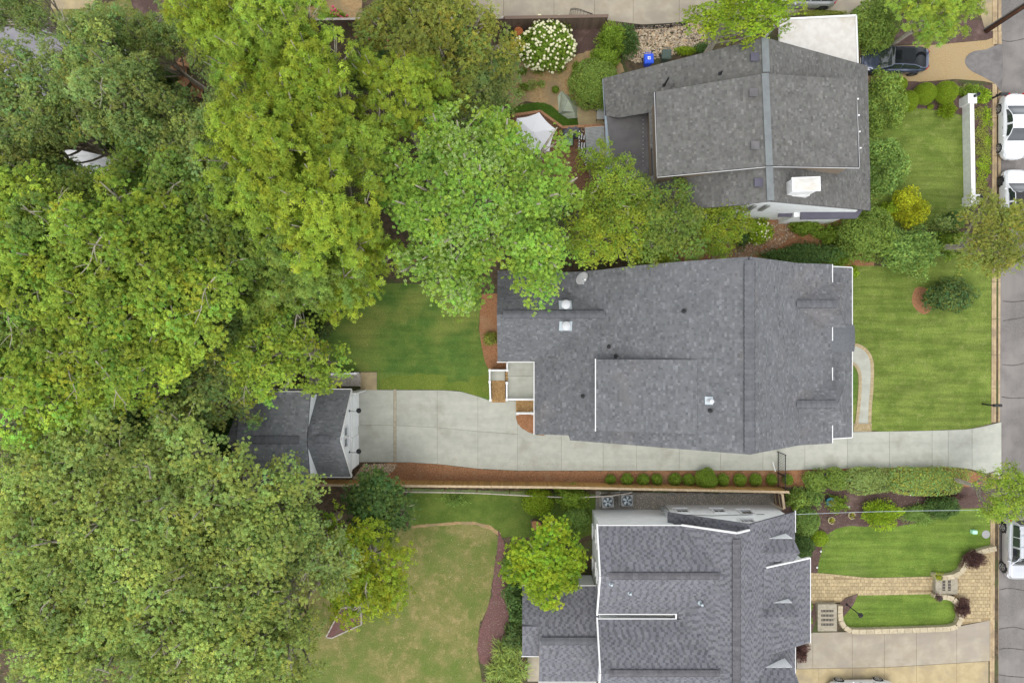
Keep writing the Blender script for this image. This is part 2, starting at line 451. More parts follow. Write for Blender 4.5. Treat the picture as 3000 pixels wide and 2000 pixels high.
# ------------------------------------------------------------------ ground, road, pavings, lawns, beds
rng = random.Random(11)
def flat(name, px, m, z, curve=False, kind='structure', label=None, wob=0.0):
    pts = [P(u, v, 0) for u, v in px]
    if curve: pts = smooth_curve(pts, 5, True)
    if wob:
        out = []
        for i, p in enumerate(pts):
            q = pts[(i + 1) % len(pts)]
            k = max(1, int((q - p).length / 0.22))
            for j in range(k):
                r = p.lerp(q, j / k)
                out.append(r + Vector((rng.gauss(0, wob), rng.gauss(0, wob), 0)))
        pts = out
    mb = MB(); mb.poly([(p.x, p.y, z) for p in pts])
    o = mb.build(name, m, kind=kind)
    # ngon with a concave outline: make sure it faces up
    if o.data.polygons[0].normal.z < 0: o.data.flip_normals()
    return o

mb = MB(); mb.poly([(-300, -300, -0.14), (300, -300, -0.14), (300, 300, -0.14), (-300, 300, -0.14)]); mb.build('ground', 'soil', kind='structure')
YX = 35.62
mb = MB(); mb.prism([(-120, -120, 0), (YX, -120, 0), (YX, 120, 0), (-120, 120, 0)], 0.13); mb.build('yard_ground', 'soil', kind='structure')
mb = MB(); mb.poly([(35.2, -250, -0.12), (44.5, -250, -0.12), (44.5, 250, -0.12), (35.2, 250, -0.12)]); road = mb.build('road', 'asphalt', kind='structure')
# cracks in the asphalt (filled, slightly different tone)
for pts in (((2938, 882), (2970, 884), (3010, 880)), ((2938, 940), (2965, 935), (3010, 928)), ((2936, 1067), (2970, 1070), (3010, 1061)), ((2935, 1162), (2965, 1166), (3010, 1164)),
            ((2936, 118), (2960, 122), (3010, 112)), ((2928, 1727), (2960, 1722), (3010, 1731)), ((2926, 1842), (2970, 1836), (3010, 1845)), ((2927, 1900), (2960, 1898), (3010, 1904)), ((2925, 1975), (2960, 1980), (3010, 1983))):
    pp = smooth_curve([P(u, v, -0.112) for u, v in pts], 6)
    mb = MB()
    for a, b in zip(pp[:-1], pp[1:]):
        w = 0.018 + rng.random() * 0.014
        mb.poly([a + Vector((0, -w, 0)), b + Vector((0, -w, 0)), b + Vector((0, w, 0)), a + Vector((0, w, 0))])
    mb.build('crack', 'crack', road)

# kerb and gutter along the street, stone by stone
kerb = thing('kerb', P(2915, 1000, 0), None, None); kerb['kind'] = 'structure'
def kerb_run(v0, v1, ua, ub, step=106):
    v = v0
    while v < v1 - 2:
        w = min(v + step * (0.92 + 0.16 * rng.random()), v1)
        if v1 - w < 25: w = v1
        ta, tb = v / 2000, w / 2000
        a0, a1 = ua + (ub - ua) * ta, ua + (ub - ua) * tb
        mb = MB(); mb.prism([P(a0, v + .5, 0.05), P(a0 + 6, v + .5, 0.05), P(a1 + 6, w - .5, 0.05), P(a1, w - .5, 0.05)][::-1], 0.2)
        mb.build('kerb_stone', 'kerb', kerb)
        mb = MB(); mb.prism([P(a0 + 6.4, v + .6, 0.035), P(a0 + 25, v + .6, -0.06), P(a1 + 25, w - .6, -0.06), P(a1 + 6.4, w - .6, 0.035)][::-1], 0.2)
        mb.build('gutter_slab', 'kerb', kerb)
        v = w
kerb_run(-140, 92, 2909, 2902); kerb_run(92, 130, 2910, 2902); kerb_run(245, 600, 2909, 2902); kerb_run(600, 1237, 2909, 2902); kerb_run(1385, 2140, 2909, 2900)
flat('concrete_pad', [(2880, -60), (2908, -60), (2908, 92), (2886, 90), (2872, 40)], 'concrete_tan', 0.008)

# concrete drives, slab by slab
def interp(pts, u):
    for (a, b), (c, d) in zip(pts[:-1], pts[1:]):
        if a <= u <= c: return b + (d - b) * (u - a) / (c - a)
    return pts[0][1] if u < pts[0][0] else pts[-1][1]
def slabs(name, top, bot, joints, m, z=0.03, mids=None, gap=0.8):
    root = thing(name, P((joints[0] + joints[-1]) / 2, bot[0][1], 0), None, None); root['kind'] = 'structure'
    px = [(u, interp(top, u)) for u in joints] + [(u, interp(bot, u)) for u in reversed(joints)]
    base = [P(u, v, z - 0.025) for u, v in px]
    mb = MB(); mb.prism(base, 0.03); mb.build('joint_filler', 'joint', root)
    for a, b in zip(joints[:-1], joints[1:]):
        us = [a + gap / 2] + sorted({u for u, _ in top + bot if a + 3 < u < b - 3}) + [b - gap / 2]
        lines = [[(u, interp(top, u)) for u in us], [(u, interp(bot, u)) for u in us]]
        if mids and a < mids[-1][0] - 10:
            md = [(u, interp(mids, u)) for u in us]
            bands = [(lines[0], [(u, v - gap / 2) for u, v in md]), ([(u, v + gap / 2) for u, v in md], lines[1])]
        else: bands = [(lines[0], lines[1])]
        for t, bb in bands:
            mb = MB(); mb.prism([P(u, v, z) for u, v in t] + [P(u, v, z) for u, v in reversed(bb)], 0.03)
            mb.build('slab', m, root)
    return root
top = [(1046, 1142), (1063, 1142), (1300, 1143), (1350, 1147), (1400, 1161), (1437, 1174), (1566, 1174), (1567, 1262), (2440, 1268), (2500, 1265), (2700, 1262), (2830, 1258), (2880, 1250), (2934, 1236)]
bot = [(1046, 1353), (1063, 1353), (1200, 1353), (1290, 1359), (1400, 1372), (1520, 1378), (2300, 1377), (2500, 1371), (2800, 1368), (2840, 1372), (2880, 1384), (2932, 1392)]
drive = slabs('driveway', top, bot, [1046, 1153, 1161, 1281, 1400, 1516, 1645, 1767, 1865, 1990, 2111, 2235, 2358, 2483, 2606, 2731, 2778, 2848, 2934], 'concrete', mids=[(1046, 1244), (1153, 1245), (1281, 1252), (1400, 1263), (1516, 1271)])
mb = MB(); mb.prism([P(u, v, 0.034) for u, v in ((1153.5, 1140), (1160.5, 1140), (1160.5, 1354), (1153.5, 1354))], 0.004); mb.build('trench_drain', 'drain', drive)
slabs('concrete_landing', [(1056, 1090), (1104, 1090)], [(1056, 1142), (1104, 1142)], [1056, 1104], 'concrete_tan', 0.04)
top3 = [(2334, 1880), (2345, 1865), (2382, 1852), (2497, 1850), (2690, 1845), (2800, 1836), (2906, 1815)]
slabs('forecourt', top3, [(2334, 1958), (2600, 1953), (2803, 1941), (2906, 1934)], [2334, 2381, 2497, 2591, 2685, 2803, 2906], 'concrete_warm')
slabs('forecourt_apron', [(2330, 1959), (2600, 1954), (2803, 1942), (2906, 1935)], [(2330, 2100), (2906, 2100)], [2330, 2399, 2497, 2591, 2685, 2803, 2896], 'concrete_tan', 0.028)
slabs('north_driveway', [(1330, -110), (2560, -110)], [(1330, 50), (1478, 50), (1780, 60), (1880, 72), (2010, 66), (2280, 48), (2500, 44), (2560, 44)], [1330, 1475, 1623, 1742, 1855, 1990, 2120, 2250, 2400, 2560], 'concrete_warm', 0.02)
slabs('rear_path', [(1508, 1905), (1585, 1905)], [(1508, 1995), (1585, 1995)], [1545, 1585], 'concrete_warm', 0.02)

# gravel drive of the north house with the asphalt apron
flat('gravel_drive', [(2500, 132), (2620, 134), (2740, 132), (2890, 118), (2912, 110), (2914, 245), (2880, 238), (2800, 232), (2700, 240), (2630, 250), (2500, 240)], 'gravel_tan', 0.008)
flat('asphalt_apron', [(2830, 168), (2850, 152), (2890, 145), (2912, 136), (2936, 140), (2934, 262), (2915, 246), (2880, 226), (2845, 208), (2828, 188)], 'asphalt_patch', 0.016, True)

# lawns
flat('front_lawn', [(2490, 778), (2600, 780), (2700, 745), (2912, 740), (2906, 1238), (2870, 1249), (2830, 1257), (2700, 1261), (2495, 1264)], 'lawn_front', 0.012, wob=0.018)
flat('back_lawn', [(860, 830), (1180, 830), (1412, 840), (1406, 900), (1402, 960), (1412, 1010), (1425, 1070), (1440, 1080), (1437, 1173), (1400, 1160), (1350, 1146), (1300, 1142), (1104, 1141), (1104, 1088), (860, 1088)], 'lawn_back', 0.012, wob=0.015)
flat('side_lawn', [(2540, 330), (2600, 322), (2650, 312), (2740, 322), (2818, 338), (2826, 668), (2540, 668)], 'lawn_front', 0.008, wob=0.015)
flat('south_front_lawn', [(2393, 1690), (2398, 1648), (2410, 1590), (2424, 1562), (2450, 1545), (2490, 1537), (2540, 1540), (2590, 1546), (2660, 1533), (2740, 1515), (2810, 1488), (2905, 1480), (2903, 1605), (2868, 1612), (2838, 1625), (2822, 1645), (2812, 1668), (2790, 1680), (2745, 1686), (2740, 1692), (2600, 1697), (2480, 1692)], 'lawn_front_s', 0.012, wob=0.02)
flat('south_small_lawn', [(2512, 1740), (2735, 1737), (2738, 1745), (2775, 1748), (2793, 1762), (2800, 1790), (2797, 1815), (2785, 1827), (2760, 1830), (2490, 1838), (2470, 1825), (2467, 1800)], 'lawn_front_s', 0.012)
flat('dry_lawn', [(880, 1560), (1080, 1548), (1200, 1542), (1340, 1530), (1440, 1545), (1462, 1580), (1452, 1640), (1440, 1720), (1430, 1780), (1405, 1830), (1398, 1900), (1405, 1950), (1425, 2090), (700, 2090), (760, 1900), (860, 1700)], 'lawn_dry', 0.010, wob=0.03)
flat('rear_lawn_strip', [(1190, 1430), (1500, 1438), (1760, 1448), (1742, 1560), (1640, 1600), (1560, 1575), (1470, 1572), (1440, 1545), (1340, 1529), (1200, 1541), (1190, 1500)], 'lawn_mid', 0.006, wob=0.03)
flat('bare_edge', [(1205, 1539), (1340, 1527), (1390, 1527), (1440, 1540), (1468, 1562), (1462, 1572), (1440, 1552), (1390, 1536), (1340, 1535), (1205, 1546)], 'dirt_tan', 0.014, wob=0.02)
flat('garden_lawn', [(1470, 352), (1500, 318), (1540, 303), (1585, 300), (1612, 308), (1650, 338), (1692, 350), (1695, 372), (1640, 374), (1590, 330), (1500, 340)], 'lawn_lush', 0.016, wob=0.02)
flat('weedy_lawn', [(1455, 145), (1530, 155), (1528, 210), (1450, 215)], 'lawn_mid', 0.008, wob=0.03)
flat('top_lawn', [(150, 26), (270, 24), (380, -10), (392, 30), (380, 56), (150, 54)], 'lawn_dry', 0.008, wob=0.05)
flat('path_side_grass', [(2488, 1070), (2510, 1085), (2512, 1110), (2510, 1180), (2500, 1262), (2488, 1262)], 'lawn_back', 0.016)

flat('new_turf_strip', [(1112, 1140), (1114, 1112), (1140, 1106), (1146, 1100), (1212, 1098), (1218, 1092), (1262, 1095), (1310, 1098), (1312, 1118), (1345, 1116), (1372, 1120), (1380, 1104), (1432, 1098), (1436, 1168), (1400, 1158), (1350, 1144), (1300, 1140)], 'lawn_strip', 0.016, wob=0.03)
# beds of mulch, dirt and gravel
flat('driveway_bed', [(1130, 1355), (1200, 1354), (1290, 1360), (1400, 1373), (1520, 1379), (2300, 1378), (2300, 1430), (1500, 1416), (1130, 1410)], 'mulch_red', 0.020, wob=0.012)
flat('front_bed', [(2300, 1378), (2500, 1372), (2800, 1369), (2850, 1380), (2890, 1394), (2890, 1440), (2300, 1440)], 'mulch_red', 0.016, wob=0.012)
flat('shrub_bed', [(2290, 1425), (2905, 1425), (2905, 1486), (2810, 1490), (2740, 1516), (2660, 1535), (2590, 1548), (2540, 1542), (2490, 1539), (2450, 1547), (2424, 1564), (2410, 1592), (2398, 1650), (2393, 1690), (2330, 1680), (2290, 1500)], 'mulch_brown', 0.020, wob=0.01)
flat('house_bed', [(1412, 860), (1470, 860), (1470, 1060), (1492, 1062), (1490, 1085), (1438, 1084), (1424, 1070), (1410, 1010), (1404, 960), (1406, 900)], 'mulch_red', 0.022, wob=0.015)
flat('corner_bed', [(1515, 1212), (1572, 1212), (1572, 1272), (1600, 1272), (1590, 1276), (1555, 1268), (1530, 1255), (1516, 1238), (1511, 1220)], 'mulch_red', 0.046, wob=0.012)
flat('rear_bed', [(1460, 1550), (1478, 1590), (1480, 1660), (1490, 1760), (1530, 1790), (1540, 1960), (1440, 1960), (1408, 1942), (1398, 1900), (1405, 1845), (1425, 1790), (1440, 1740), (1448, 1660), (1458, 1600)], 'mulch_mauve', 0.022, wob=0.02)
flat('lamp_bed', [(2460, 1760), (2475, 1752), (2510, 1740), (2512, 1742), (2500, 1770), (2480, 1795), (2464, 1812)], 'mulch_brown', 0.028)
flat('entry_bed', [(2360, 1762), (2393, 1764), (2397, 1785), (2390, 1815), (2378, 1850), (2360, 1862)], 'mulch_brown', 0.028)
flat('tree_ring', [(2680, 846), (2705, 842), (2728, 860), (2728, 905), (2708, 920), (2685, 908), (2671, 882)], 'mulch_red', 0.018, True)
flat('boundary_bed', [(1850, 640), (2560, 640), (2560, 800), (2500, 800), (2440, 775), (1850, 800)], 'mulch_red', 0.006, wob=0.03)
flat('wall_bed', [(2850, 300), (2905, 260), (2906, 600), (2850, 620)], 'mulch_brown', 0.010, wob=0.02)
flat('topiary_bed', [(2620, 240), (2720, 240), (2905, 250), (2900, 300), (2818, 336), (2740, 322), (2690, 318), (2650, 310), (2600, 320)], 'mulch_brown', 0.012, wob=0.02)
flat('street_bed', [(2560, 60), (2880, 60), (2908, 95), (2908, 112), (2880, 118), (2740, 130), (2560, 130)], 'mulch_brown', 0.005, wob=0.02)
flat('garden_dirt', [(1500, 185), (1690, 160), (1800, 130), (1830, 210), (1770, 240), (1700, 320), (1640, 345), (1600, 305), (1540, 298), (1505, 315), (1470, 280)], 'dirt_tan', 0.012, wob=0.03)
flat('hydrangea_bed', [(1470, 70), (1800, 80), (1800, 140), (1690, 190), (1520, 205), (1470, 190)], 'mulch_brown', 0.004, wob=0.03)
flat('patio_stone', [(1688, 310), (1772, 305), (1775, 372), (1695, 372)], 'concrete_tan', 0.024)
flat('top_bed', [(375, -20), (460, -20), (525, 0), (530, 60), (500, 108), (430, 115), (372, 90), (366, 40)], 'mulch_brown', 0.006, True, wob=0.05)
flat('top_patio', [(150, -40), (277, -40), (277, 27), (150, 27)], 'concrete_tan', 0.016)
flat('gravel_play', [(860, -20), (1060, -20), (1060, 60), (860, 60)], 'dirt_tan', 0.006, wob=0.03)

# loose stones: too many to count, one object for each bed
ICO = None
def stone_field(name, px, n, size, cols, label, z=0.0, m='stones'):
    global ICO
    if ICO is None:
        t = (1 + 5 ** .5) / 2
        ICO = ([Vector(p).normalized() for p in ((-1, t, 0), (1, t, 0), (-1, -t, 0), (1, -t, 0), (0, -1, t), (0, 1, t), (0, -1, -t), (0, 1, -t), (t, 0, -1), (t, 0, 1), (-t, 0, -1), (-t, 0, 1))],
               [(0, 11, 5), (0, 5, 1), (0, 1, 7), (0, 7, 10), (0, 10, 11), (1, 5, 9), (5, 11, 4), (11, 10, 2), (10, 7, 6), (7, 1, 8), (3, 9, 4), (3, 4, 2), (3, 2, 6), (3, 6, 8), (3, 8, 9), (4, 9, 5), (2, 4, 11), (6, 2, 10), (8, 6, 7), (9, 8, 1)])
    poly = [P(u, v) for u, v in px]
    xs = [p.x for p in poly]; ys = [p.y for p in poly]
    def inside(x, y):
        r = False; j = len(poly) - 1
        for i in range(len(poly)):
            if (poly[i].y > y) != (poly[j].y > y) and x < (poly[j].x - poly[i].x) * (y - poly[i].y) / (poly[j].y - poly[i].y) + poly[i].x: r = not r
            j = i
        return r
    mb = MB(); k = 0
    while k < n:
        x, y = rng.uniform(min(xs), max(xs)), rng.uniform(min(ys), max(ys))
        if not inside(x, y): continue
        k += 1
        s = size * rng.uniform(0.45, 1.25); a = rng.random() * 6.28
        sx, sy, sz = s, s * rng.uniform(.6, 1), s * rng.uniform(.35, .6)
        c = rng.choice(cols); w = rng.uniform(.75, 1.2)
        mb.add([(x + (v.x * sx * math.cos(a) - v.y * sy * math.sin(a)), y + (v.x * sx * math.sin(a) + v.y * sy * math.cos(a)), z + sz * .5 + v.z * sz) for v in ICO[0]], ICO[1], (c[0] * w, c[1] * w, c[2] * w))
    return mb.build(name, m, label=label, cat='gravel', kind='stuff')
WARM = [(1.0, .92, .8), (.8, .75, .68), (1.2, 1.12, 1.0), (.65, .56, .48), (1.05, .85, .62)]
stone_field('river_stones', [(1830, 84), (2060, 66), (2070, 130), (1960, 165), (1860, 185), (1800, 150)], 2600, 0.085, WARM, 'tan river stones spread beside the two wheeled bins', 0.01)
stone_field('garage_stones', [(1030, 1405), (1065, 1358), (1165, 1360), (1145, 1385), (1120, 1408)], 900, 0.07, WARM, 'loose tan river stones at the garage corner', 0.005)
flat('utility_gravel', [(1745, 1438), (1860, 1442), (2280, 1445), (2300, 1475), (2290, 1500), (1745, 1495)], 'gravel_grey', 0.010, wob=0.02)
stone_field('side_yard_gravel', [(1800, 1445), (2275, 1450), (2290, 1480), (1860, 1490)], 2600, 0.03, [(1, 1, .97), (.7, .7, .68), (1.2, 1.18, 1.12)], 'grey gravel strip between wood fence and white house', 0.010)
stone_field('bed_stones', [(2060, 760), (2180, 700), (2290, 640), (2330, 690), (2260, 735), (2150, 760)], 900, 0.075, [(.75, .6, .48), (.55, .42, .34), (.9, .82, .74), (.62, .40, .28)], 'brown stones and leaf litter in the strip between houses', 0.006)
# ------------------------------------------------------------------ houses
class Plane:
    def __init__(s, a, b, c):
        s.o = Vector(a); s.n = (Vector(b) - s.o).cross(Vector(c) - s.o).normalized()
        if s.n.z < 0: s.n = -s.n
        dn = Vector((0, 0, -1)); dn = dn - s.n * dn.dot(s.n)
        s.up = (-dn).normalized() if dn.length > 1e-5 else Vector((0, 1, 0))
        s.a = s.up.cross(s.n).normalized()
    def hit(s, u, v):
        c = Vector((0, 0, CAM_H)); d = P(u, v, 0) - c
        return c + d * ((s.o - c).dot(s.n) / d.dot(s.n))
    def xy(s, x, y):
        return Vector((x, y, s.o.z - (s.n.x * (x - s.o.x) + s.n.y * (y - s.o.y)) / s.n.z))

def spans(poly, sv):
    xs = []
    n = len(poly)
    for i in range(n):
        (a0, s0), (a1, s1) = poly[i], poly[(i + 1) % n]
        if (s0 > sv) != (s1 > sv): xs.append(a0 + (a1 - a0) * (sv - s0) / (s1 - s0))
    xs.sort()
    return [(xs[i], xs[i + 1]) for i in range(0, len(xs) - 1, 2)]

def roof(house, pl, pts, style='mix', m='shingle', seed=1, expo=0.15, thick=0.14, lift=0.0):
    """one roof slope: deck slab, and its shingles laid course by course"""
    r = random.Random(seed)
    pts = [Vector(p) for p in pts]
    mb = MB(); mb.prism(pts, thick); deck = mb.build('roof_slope', 'roof_deck', house)
    q = [((p - pl.o).dot(pl.a), (p - pl.o).dot(pl.up)) for p in pts]
    smin, smax = min(b for a, b in q), max(b for a, b in q)
    mb = MB(); k = 0; s = smin
    while s < smax - 0.01:
        e = min(expo, smax - s)
        lo, hi = spans(q, s + e * 0.04), spans(q, s + e * 0.96)
        if len(lo) != len(hi): lo = hi = spans(q, s + e * 0.5)
        for (l0, l1), (h0, h1) in zip(lo, hi):
            cuts = [l0]; x = max(l0, h0); end = min(l1, h1)
            tone = r.random()
            if style == 'tooth': x += r.uniform(.02, .30)
            else: x += r.uniform(0.05, 0.25)
            tn = []
            i = 0
            while x < end - 0.03:
                cuts.append(x); tn.append(i)
                if style == 'tooth': x += r.uniform(.18, .36) if i % 2 else r.uniform(.11, .24)
                else: x += r.choice((0.10, 0.13, 0.16, 0.2, 0.26))
                i += 1
            cuts.append(l1); tn.append(i)
            top = [min(max(c, h0), h1) for c in cuts]; top[0] = h0; top[-1] = h1
            for j in range(len(cuts) - 1):
                a0, a1, b0, b1 = cuts[j], cuts[j + 1], top[j], top[j + 1]
                if a1 - a0 < 0.01 and b1 - b0 < 0.01: continue
                if style == 'tooth':
                    lightt = j % 2 == 0
                    hb = 0.026 if lightt else 0.012
                    w = r.gauss(1.07, 0.05) if lightt else r.gauss(0.77, 0.06)
                else:
                    hb = r.choice((0.016, 0.024))
                    w = r.gauss(1.0, 0.06) * (1.26 if r.random() < 0.13 else 1.0) * (0.84 if r.random() < 0.16 else 1.0)
                ht = 0.006
                base = pl.o + pl.n * lift
                def pt(a, ss, h): return base + pl.a * a + pl.up * ss + pl.n * h
                c = (w, w * r.uniform(.99, 1.01), w * r.uniform(0.985, 1.03))
                mb.add([pt(a0, s - 0.004, hb), pt(a1, s - 0.004, hb), pt(b1, s + e, ht), pt(b0, s + e, ht), pt(a0, s - 0.004, 0.0), pt(a1, s - 0.004, 0.0)],
                       [(0, 1, 2, 3), (4, 5, 1, 0)], c)
        s += e; k += 1
    if mb.v:
        o = mb.build('shingles', m, deck, kind='stuff')
    return deck

CAP = None
def ridge_caps(house, a, b, w=0.42, m='ridge', step=0.30, lift=0.085, drop=0.09):
    """overlapping cap shingles along a ridge, each a piece"""
    a, b = Vector(a), Vector(b)
    d = (b - a); L = d.length; d.normalize(); sd = d.cross(Vector((0, 0, 1))).normalized()
    bb = MB()
    n = max(1, int(L / step)); st = L / n
    pr = [(-w / 2, -drop), (-w * .12, -.005), (w * .12, -.005), (w / 2, -drop)]
    vs = []
    for t, h in ((0, 0.022), (st * 1.12, 0.006)):
        for x, z in pr: vs.append(d * t + sd * x + Vector((0, 0, z + h)))
    for x, z in pr: vs.append(sd * x + Vector((0, 0, z - 0.02)))
    bb.add(vs, [(0, 1, 5, 4), (1, 2, 6, 5), (2, 3, 7, 6), (8, 9, 1, 0), (9, 10, 2, 1), (10, 11, 3, 2)])
    me = bb.mesh('ridge_shingle', m)
    rid = thing('ridge_cap', a, None, None); rid.parent = house; rid.location = at_parent(house, a); ORG[rid.name] = a
    vb = MB(); q0, q1 = a + d * .05, b - d * .05
    for s_ in (-1, 1): vb.beam(q0 + sd * (s_ * w * .49) + Vector((0, 0, lift - drop * 1.1)), q1 + sd * (s_ * w * .49) + Vector((0, 0, lift - drop * 1.1)), .035, .05)
    vb.build('vent_shadow_strip', 'vent_gap_shade', rid)  # dark strips paint the shadow gap along both sides of the caps
    for i in range(n): inst('ridge_shingle', me, rid, d * (st * i) + Vector((0, 0, lift)))
    return rid

def trim(house, a, b, w=0.05, h=0.11, name='gutter', m='white_paint'):
    mb = MB(); mb.beam(a, b, w, h); return mb.build(name, m, house)

def wall_prof(house, pts, lo, hi, axis, m, name='wall'):
    """closed profile pts in (horizontal, z); extruded along axis 'x' or 'y' between lo and hi"""
    n = len(pts)
    f = (lambda p, t: (t, p[0], p[1])) if axis == 'x' else (lambda p, t: (p[0], t, p[1]))
    vs = [f(p, lo) for p in pts] + [f(p, hi) for p in pts]
    mb = MB(); mb.add(vs, [tuple(range(n)), tuple(range(2 * n - 1, n - 1, -1))] + [(i, i + n, (i + 1) % n + n, (i + 1) % n) for i in range(n)])
    o = mb.build(name, m, house)
    bm = bmesh.new(); bm.from_mesh(o.data); bmesh.ops.recalc_face_normals(bm, faces=bm.faces); bm.to_mesh(o.data); bm.free()
    return o

def window(house, c, w, h, axis, sgn, grid=(2, 2), m='white_paint', glass='glass_grey'):
    """frame, panes and muntins on a wall whose normal is sgn*axis"""
    c = Vector(c)
    nrm = Vector((sgn, 0, 0)) if axis == 'x' else Vector((0, sgn, 0))
    t = Vector((0, 1, 0)) if axis == 'x' else Vector((1, 0, 0))
    up = Vector((0, 0, 1)); fr = 0.09
    mb = MB()
    for s in (-1, 1):
        mb.beam(c + t * (s * w / 2) - up * (h / 2) + nrm * .04, c + t * (s * w / 2) + up * (h / 2) + nrm * .04, fr, 0.1, up=nrm)
    mb.beam(c - t * (w / 2 + fr / 2) + up * (h / 2) + nrm * .042, c + t * (w / 2 + fr / 2) + up * (h / 2) + nrm * .042, fr, 0.1, up=up)
    mb.beam(c - t * (w / 2 + fr) - up * (h / 2) + nrm * .06, c + t * (w / 2 + fr) - up * (h / 2) + nrm * .06, 0.16, 0.07, up=up)
    win = mb.build('window', m, house)
    nx, nz = grid
    for i in range(nx):
        for j in range(nz):
            cc = c + t * (((i + .5) / nx - .5) * w) + up * (((j + .5) / nz - .5) * h) + nrm * 0.02
            p = MB(); p.beam(cc - t * (w / nx / 2 - .025), cc + t * (w / nx / 2 - .025), h / nz - .05, 0.012, up=nrm)
            p.build('pane', glass, win)
    return win

def pipe_vent(house, base, h=0.35, r=0.055, m='black_plastic', boot=True):
    mb = MB(); b = Vector(base)
    mb.lathe([(r * 2.2, -0.05), (r * 2.0, 0.03), (r * 1.05, 0.10), (r, h), (r * .75, h), (r * .7, h - .05)], b, 12)
    return mb.build('vent_pipe', m, house)

# ============ middle house
RZ = 10.2
H2 = thing('grey_roofed_house', P(1990, 1040, 0), 'middle house with blue-grey shingle roof and two white round vents, beside the concrete driveway', 'house')
XR = (2196 - 1500) / 40 * (50 - RZ) / 50
XE, ZE = 1.57, 3.1
pitch = (RZ - ZE) / (XR - XE)
L2 = Plane((XE, 0, ZE), (XE, 1, ZE), (XR, 0, RZ))
roof(H2, L2, [L2.hit(*p) for p in ((2196, 752), (2000, 766), (1850, 779), (1765, 790), (1690, 796), (1567, 800), (1567, 1271), (1670, 1275), (1670, 1289), (2197, 1331))], seed=3)
XB, ZB = 840 / 40 * 0.8668, 6.66
XC, ZC = 937 / 40 * 0.884, 5.8
R2a = Plane((XR, 0, RZ), (XR, 1, RZ), (XB, 0, ZB)); R2b = Plane((XB, 0, ZB), (XB, 1, ZB), (XC, 0, ZC))
roof(H2, R2a, [R2a.xy(x, y) for x, y in ((XR, P(0, 752, RZ).y), (XB, P(0, 771, ZB).y), (XB, P(0, 1304, ZB).y), (XR, P(0, 1331, RZ).y))], seed=4)
roof(H2, R2b, [R2b.xy(x, y) for x, y in ((XB, P(0, 771, ZB).y), (XC, P(0, 774, ZC).y), (XC, P(0, 1298, ZC).y), (XB, P(0, 1304, ZB).y))], seed=5)
XP, ZP = 995 / 40 * 0.932, 3.4
PP = Plane((XP, 0, ZP), (XP, 1, ZP), (20.3, 0, 4.5))
roof(H2, PP, [PP.xy(x, y) for x, y in ((20.3, 5.0), (XP, 5.0), (XP, -6.5), (20.3, -6.5))], seed=6)
# rear wing
YW, ZW = 79 / 40 * 0.886, 5.7
WS = Plane((0, -1.337, ZE), (1, -1.337, ZE), (0, YW, ZW)); WN = Plane((0, 2 * YW + 1.337, ZE), (1, 2 * YW + 1.337, ZE), (0, YW, ZW))
x0 = (1458 - 1500) / 40 * 0.938
roof(H2, WS, [(x0, -1.337, ZE), (XE, -1.337, ZE), (6.6, YW, ZW), (x0, YW, ZW)], seed=7)
roof(H2, WN, [(x0, YW, ZW), (6.6, YW, ZW), (XE + .2, 2 * YW + 1.337, ZE), (x0, 2 * YW + 1.337, ZE)], seed=8)
# raised shed dormer on the rear slope
XD, ZD = 247 / 40 * 0.87, 6.5
XM = 11.2; ZM = ZE + pitch * (XM - XE) + .06
D2 = Plane((XD, 0, ZD), (XD, 1, ZD), (XM, 0, ZM))
roof(H2, D2, [(XD, -1.15, ZD), (XM, -1.10, ZM), (XM, -5.6, ZM), (XD, -5.68, ZD)], seed=9)
wall_prof(H2, [(XD + .25, 4.0), (XM, ZM - 1), (XM, ZM - .15), (XD + .25, ZD - .1)], -5.45, -1.3, 'y', 'white_wall', 'dormer_wall')
trim(H2, (XD - .05, -1.1, ZD - .06), (XD - .05, -5.72, ZD - .06), 0.06, 0.12)
# two cross gables over the porch
for i, vy in enumerate((890, 1184)):
    zr, ze, hw = 6.86, 5.86, 1.43
    y = (1000 - vy) / 40 * (50 - zr) / 50
    xr0, xr1, xf = 17.6, 20.55, 21.6
    for s in (1, -1):
        pl = Plane((0, y, zr), (1, y, zr), (0, y + s * hw, ze))
        roof(H2, pl, [(xr0, y, zr), (xr1, y, zr), (xf, y + s * hw, ze), (18.6, y + s * hw, ze)][::s], seed=20 + i * 3 + s)
    pl = Plane((xr1, y, zr), (xf, y + hw, ze), (xf, y - hw, ze))
    roof(H2, pl, [(xr1, y, zr), (xf, y - hw, ze), (xf, y + hw, ze)], seed=30 + i)
    wall_prof(H2, [(y - hw + .25, 3.8), (y + hw - .25, 3.8), (y + hw - .25, ze - .1), (y, zr - .4), (y - hw + .25, ze - .1)], 18.8, 21.0, 'x', 'white_wall', 'gable_wall')
    ridge_caps(H2, (xr0 + .35, y, zr), (xr1 - .05, y, zr), 0.5)
ridge_caps(H2, (XR, P(0, 762, RZ).y, RZ), (XR, P(0, 1325, RZ).y, RZ), 0.62)
ridge_caps(H2, (x0 + .4, YW, ZW), (6.0, YW, ZW), 0.5)
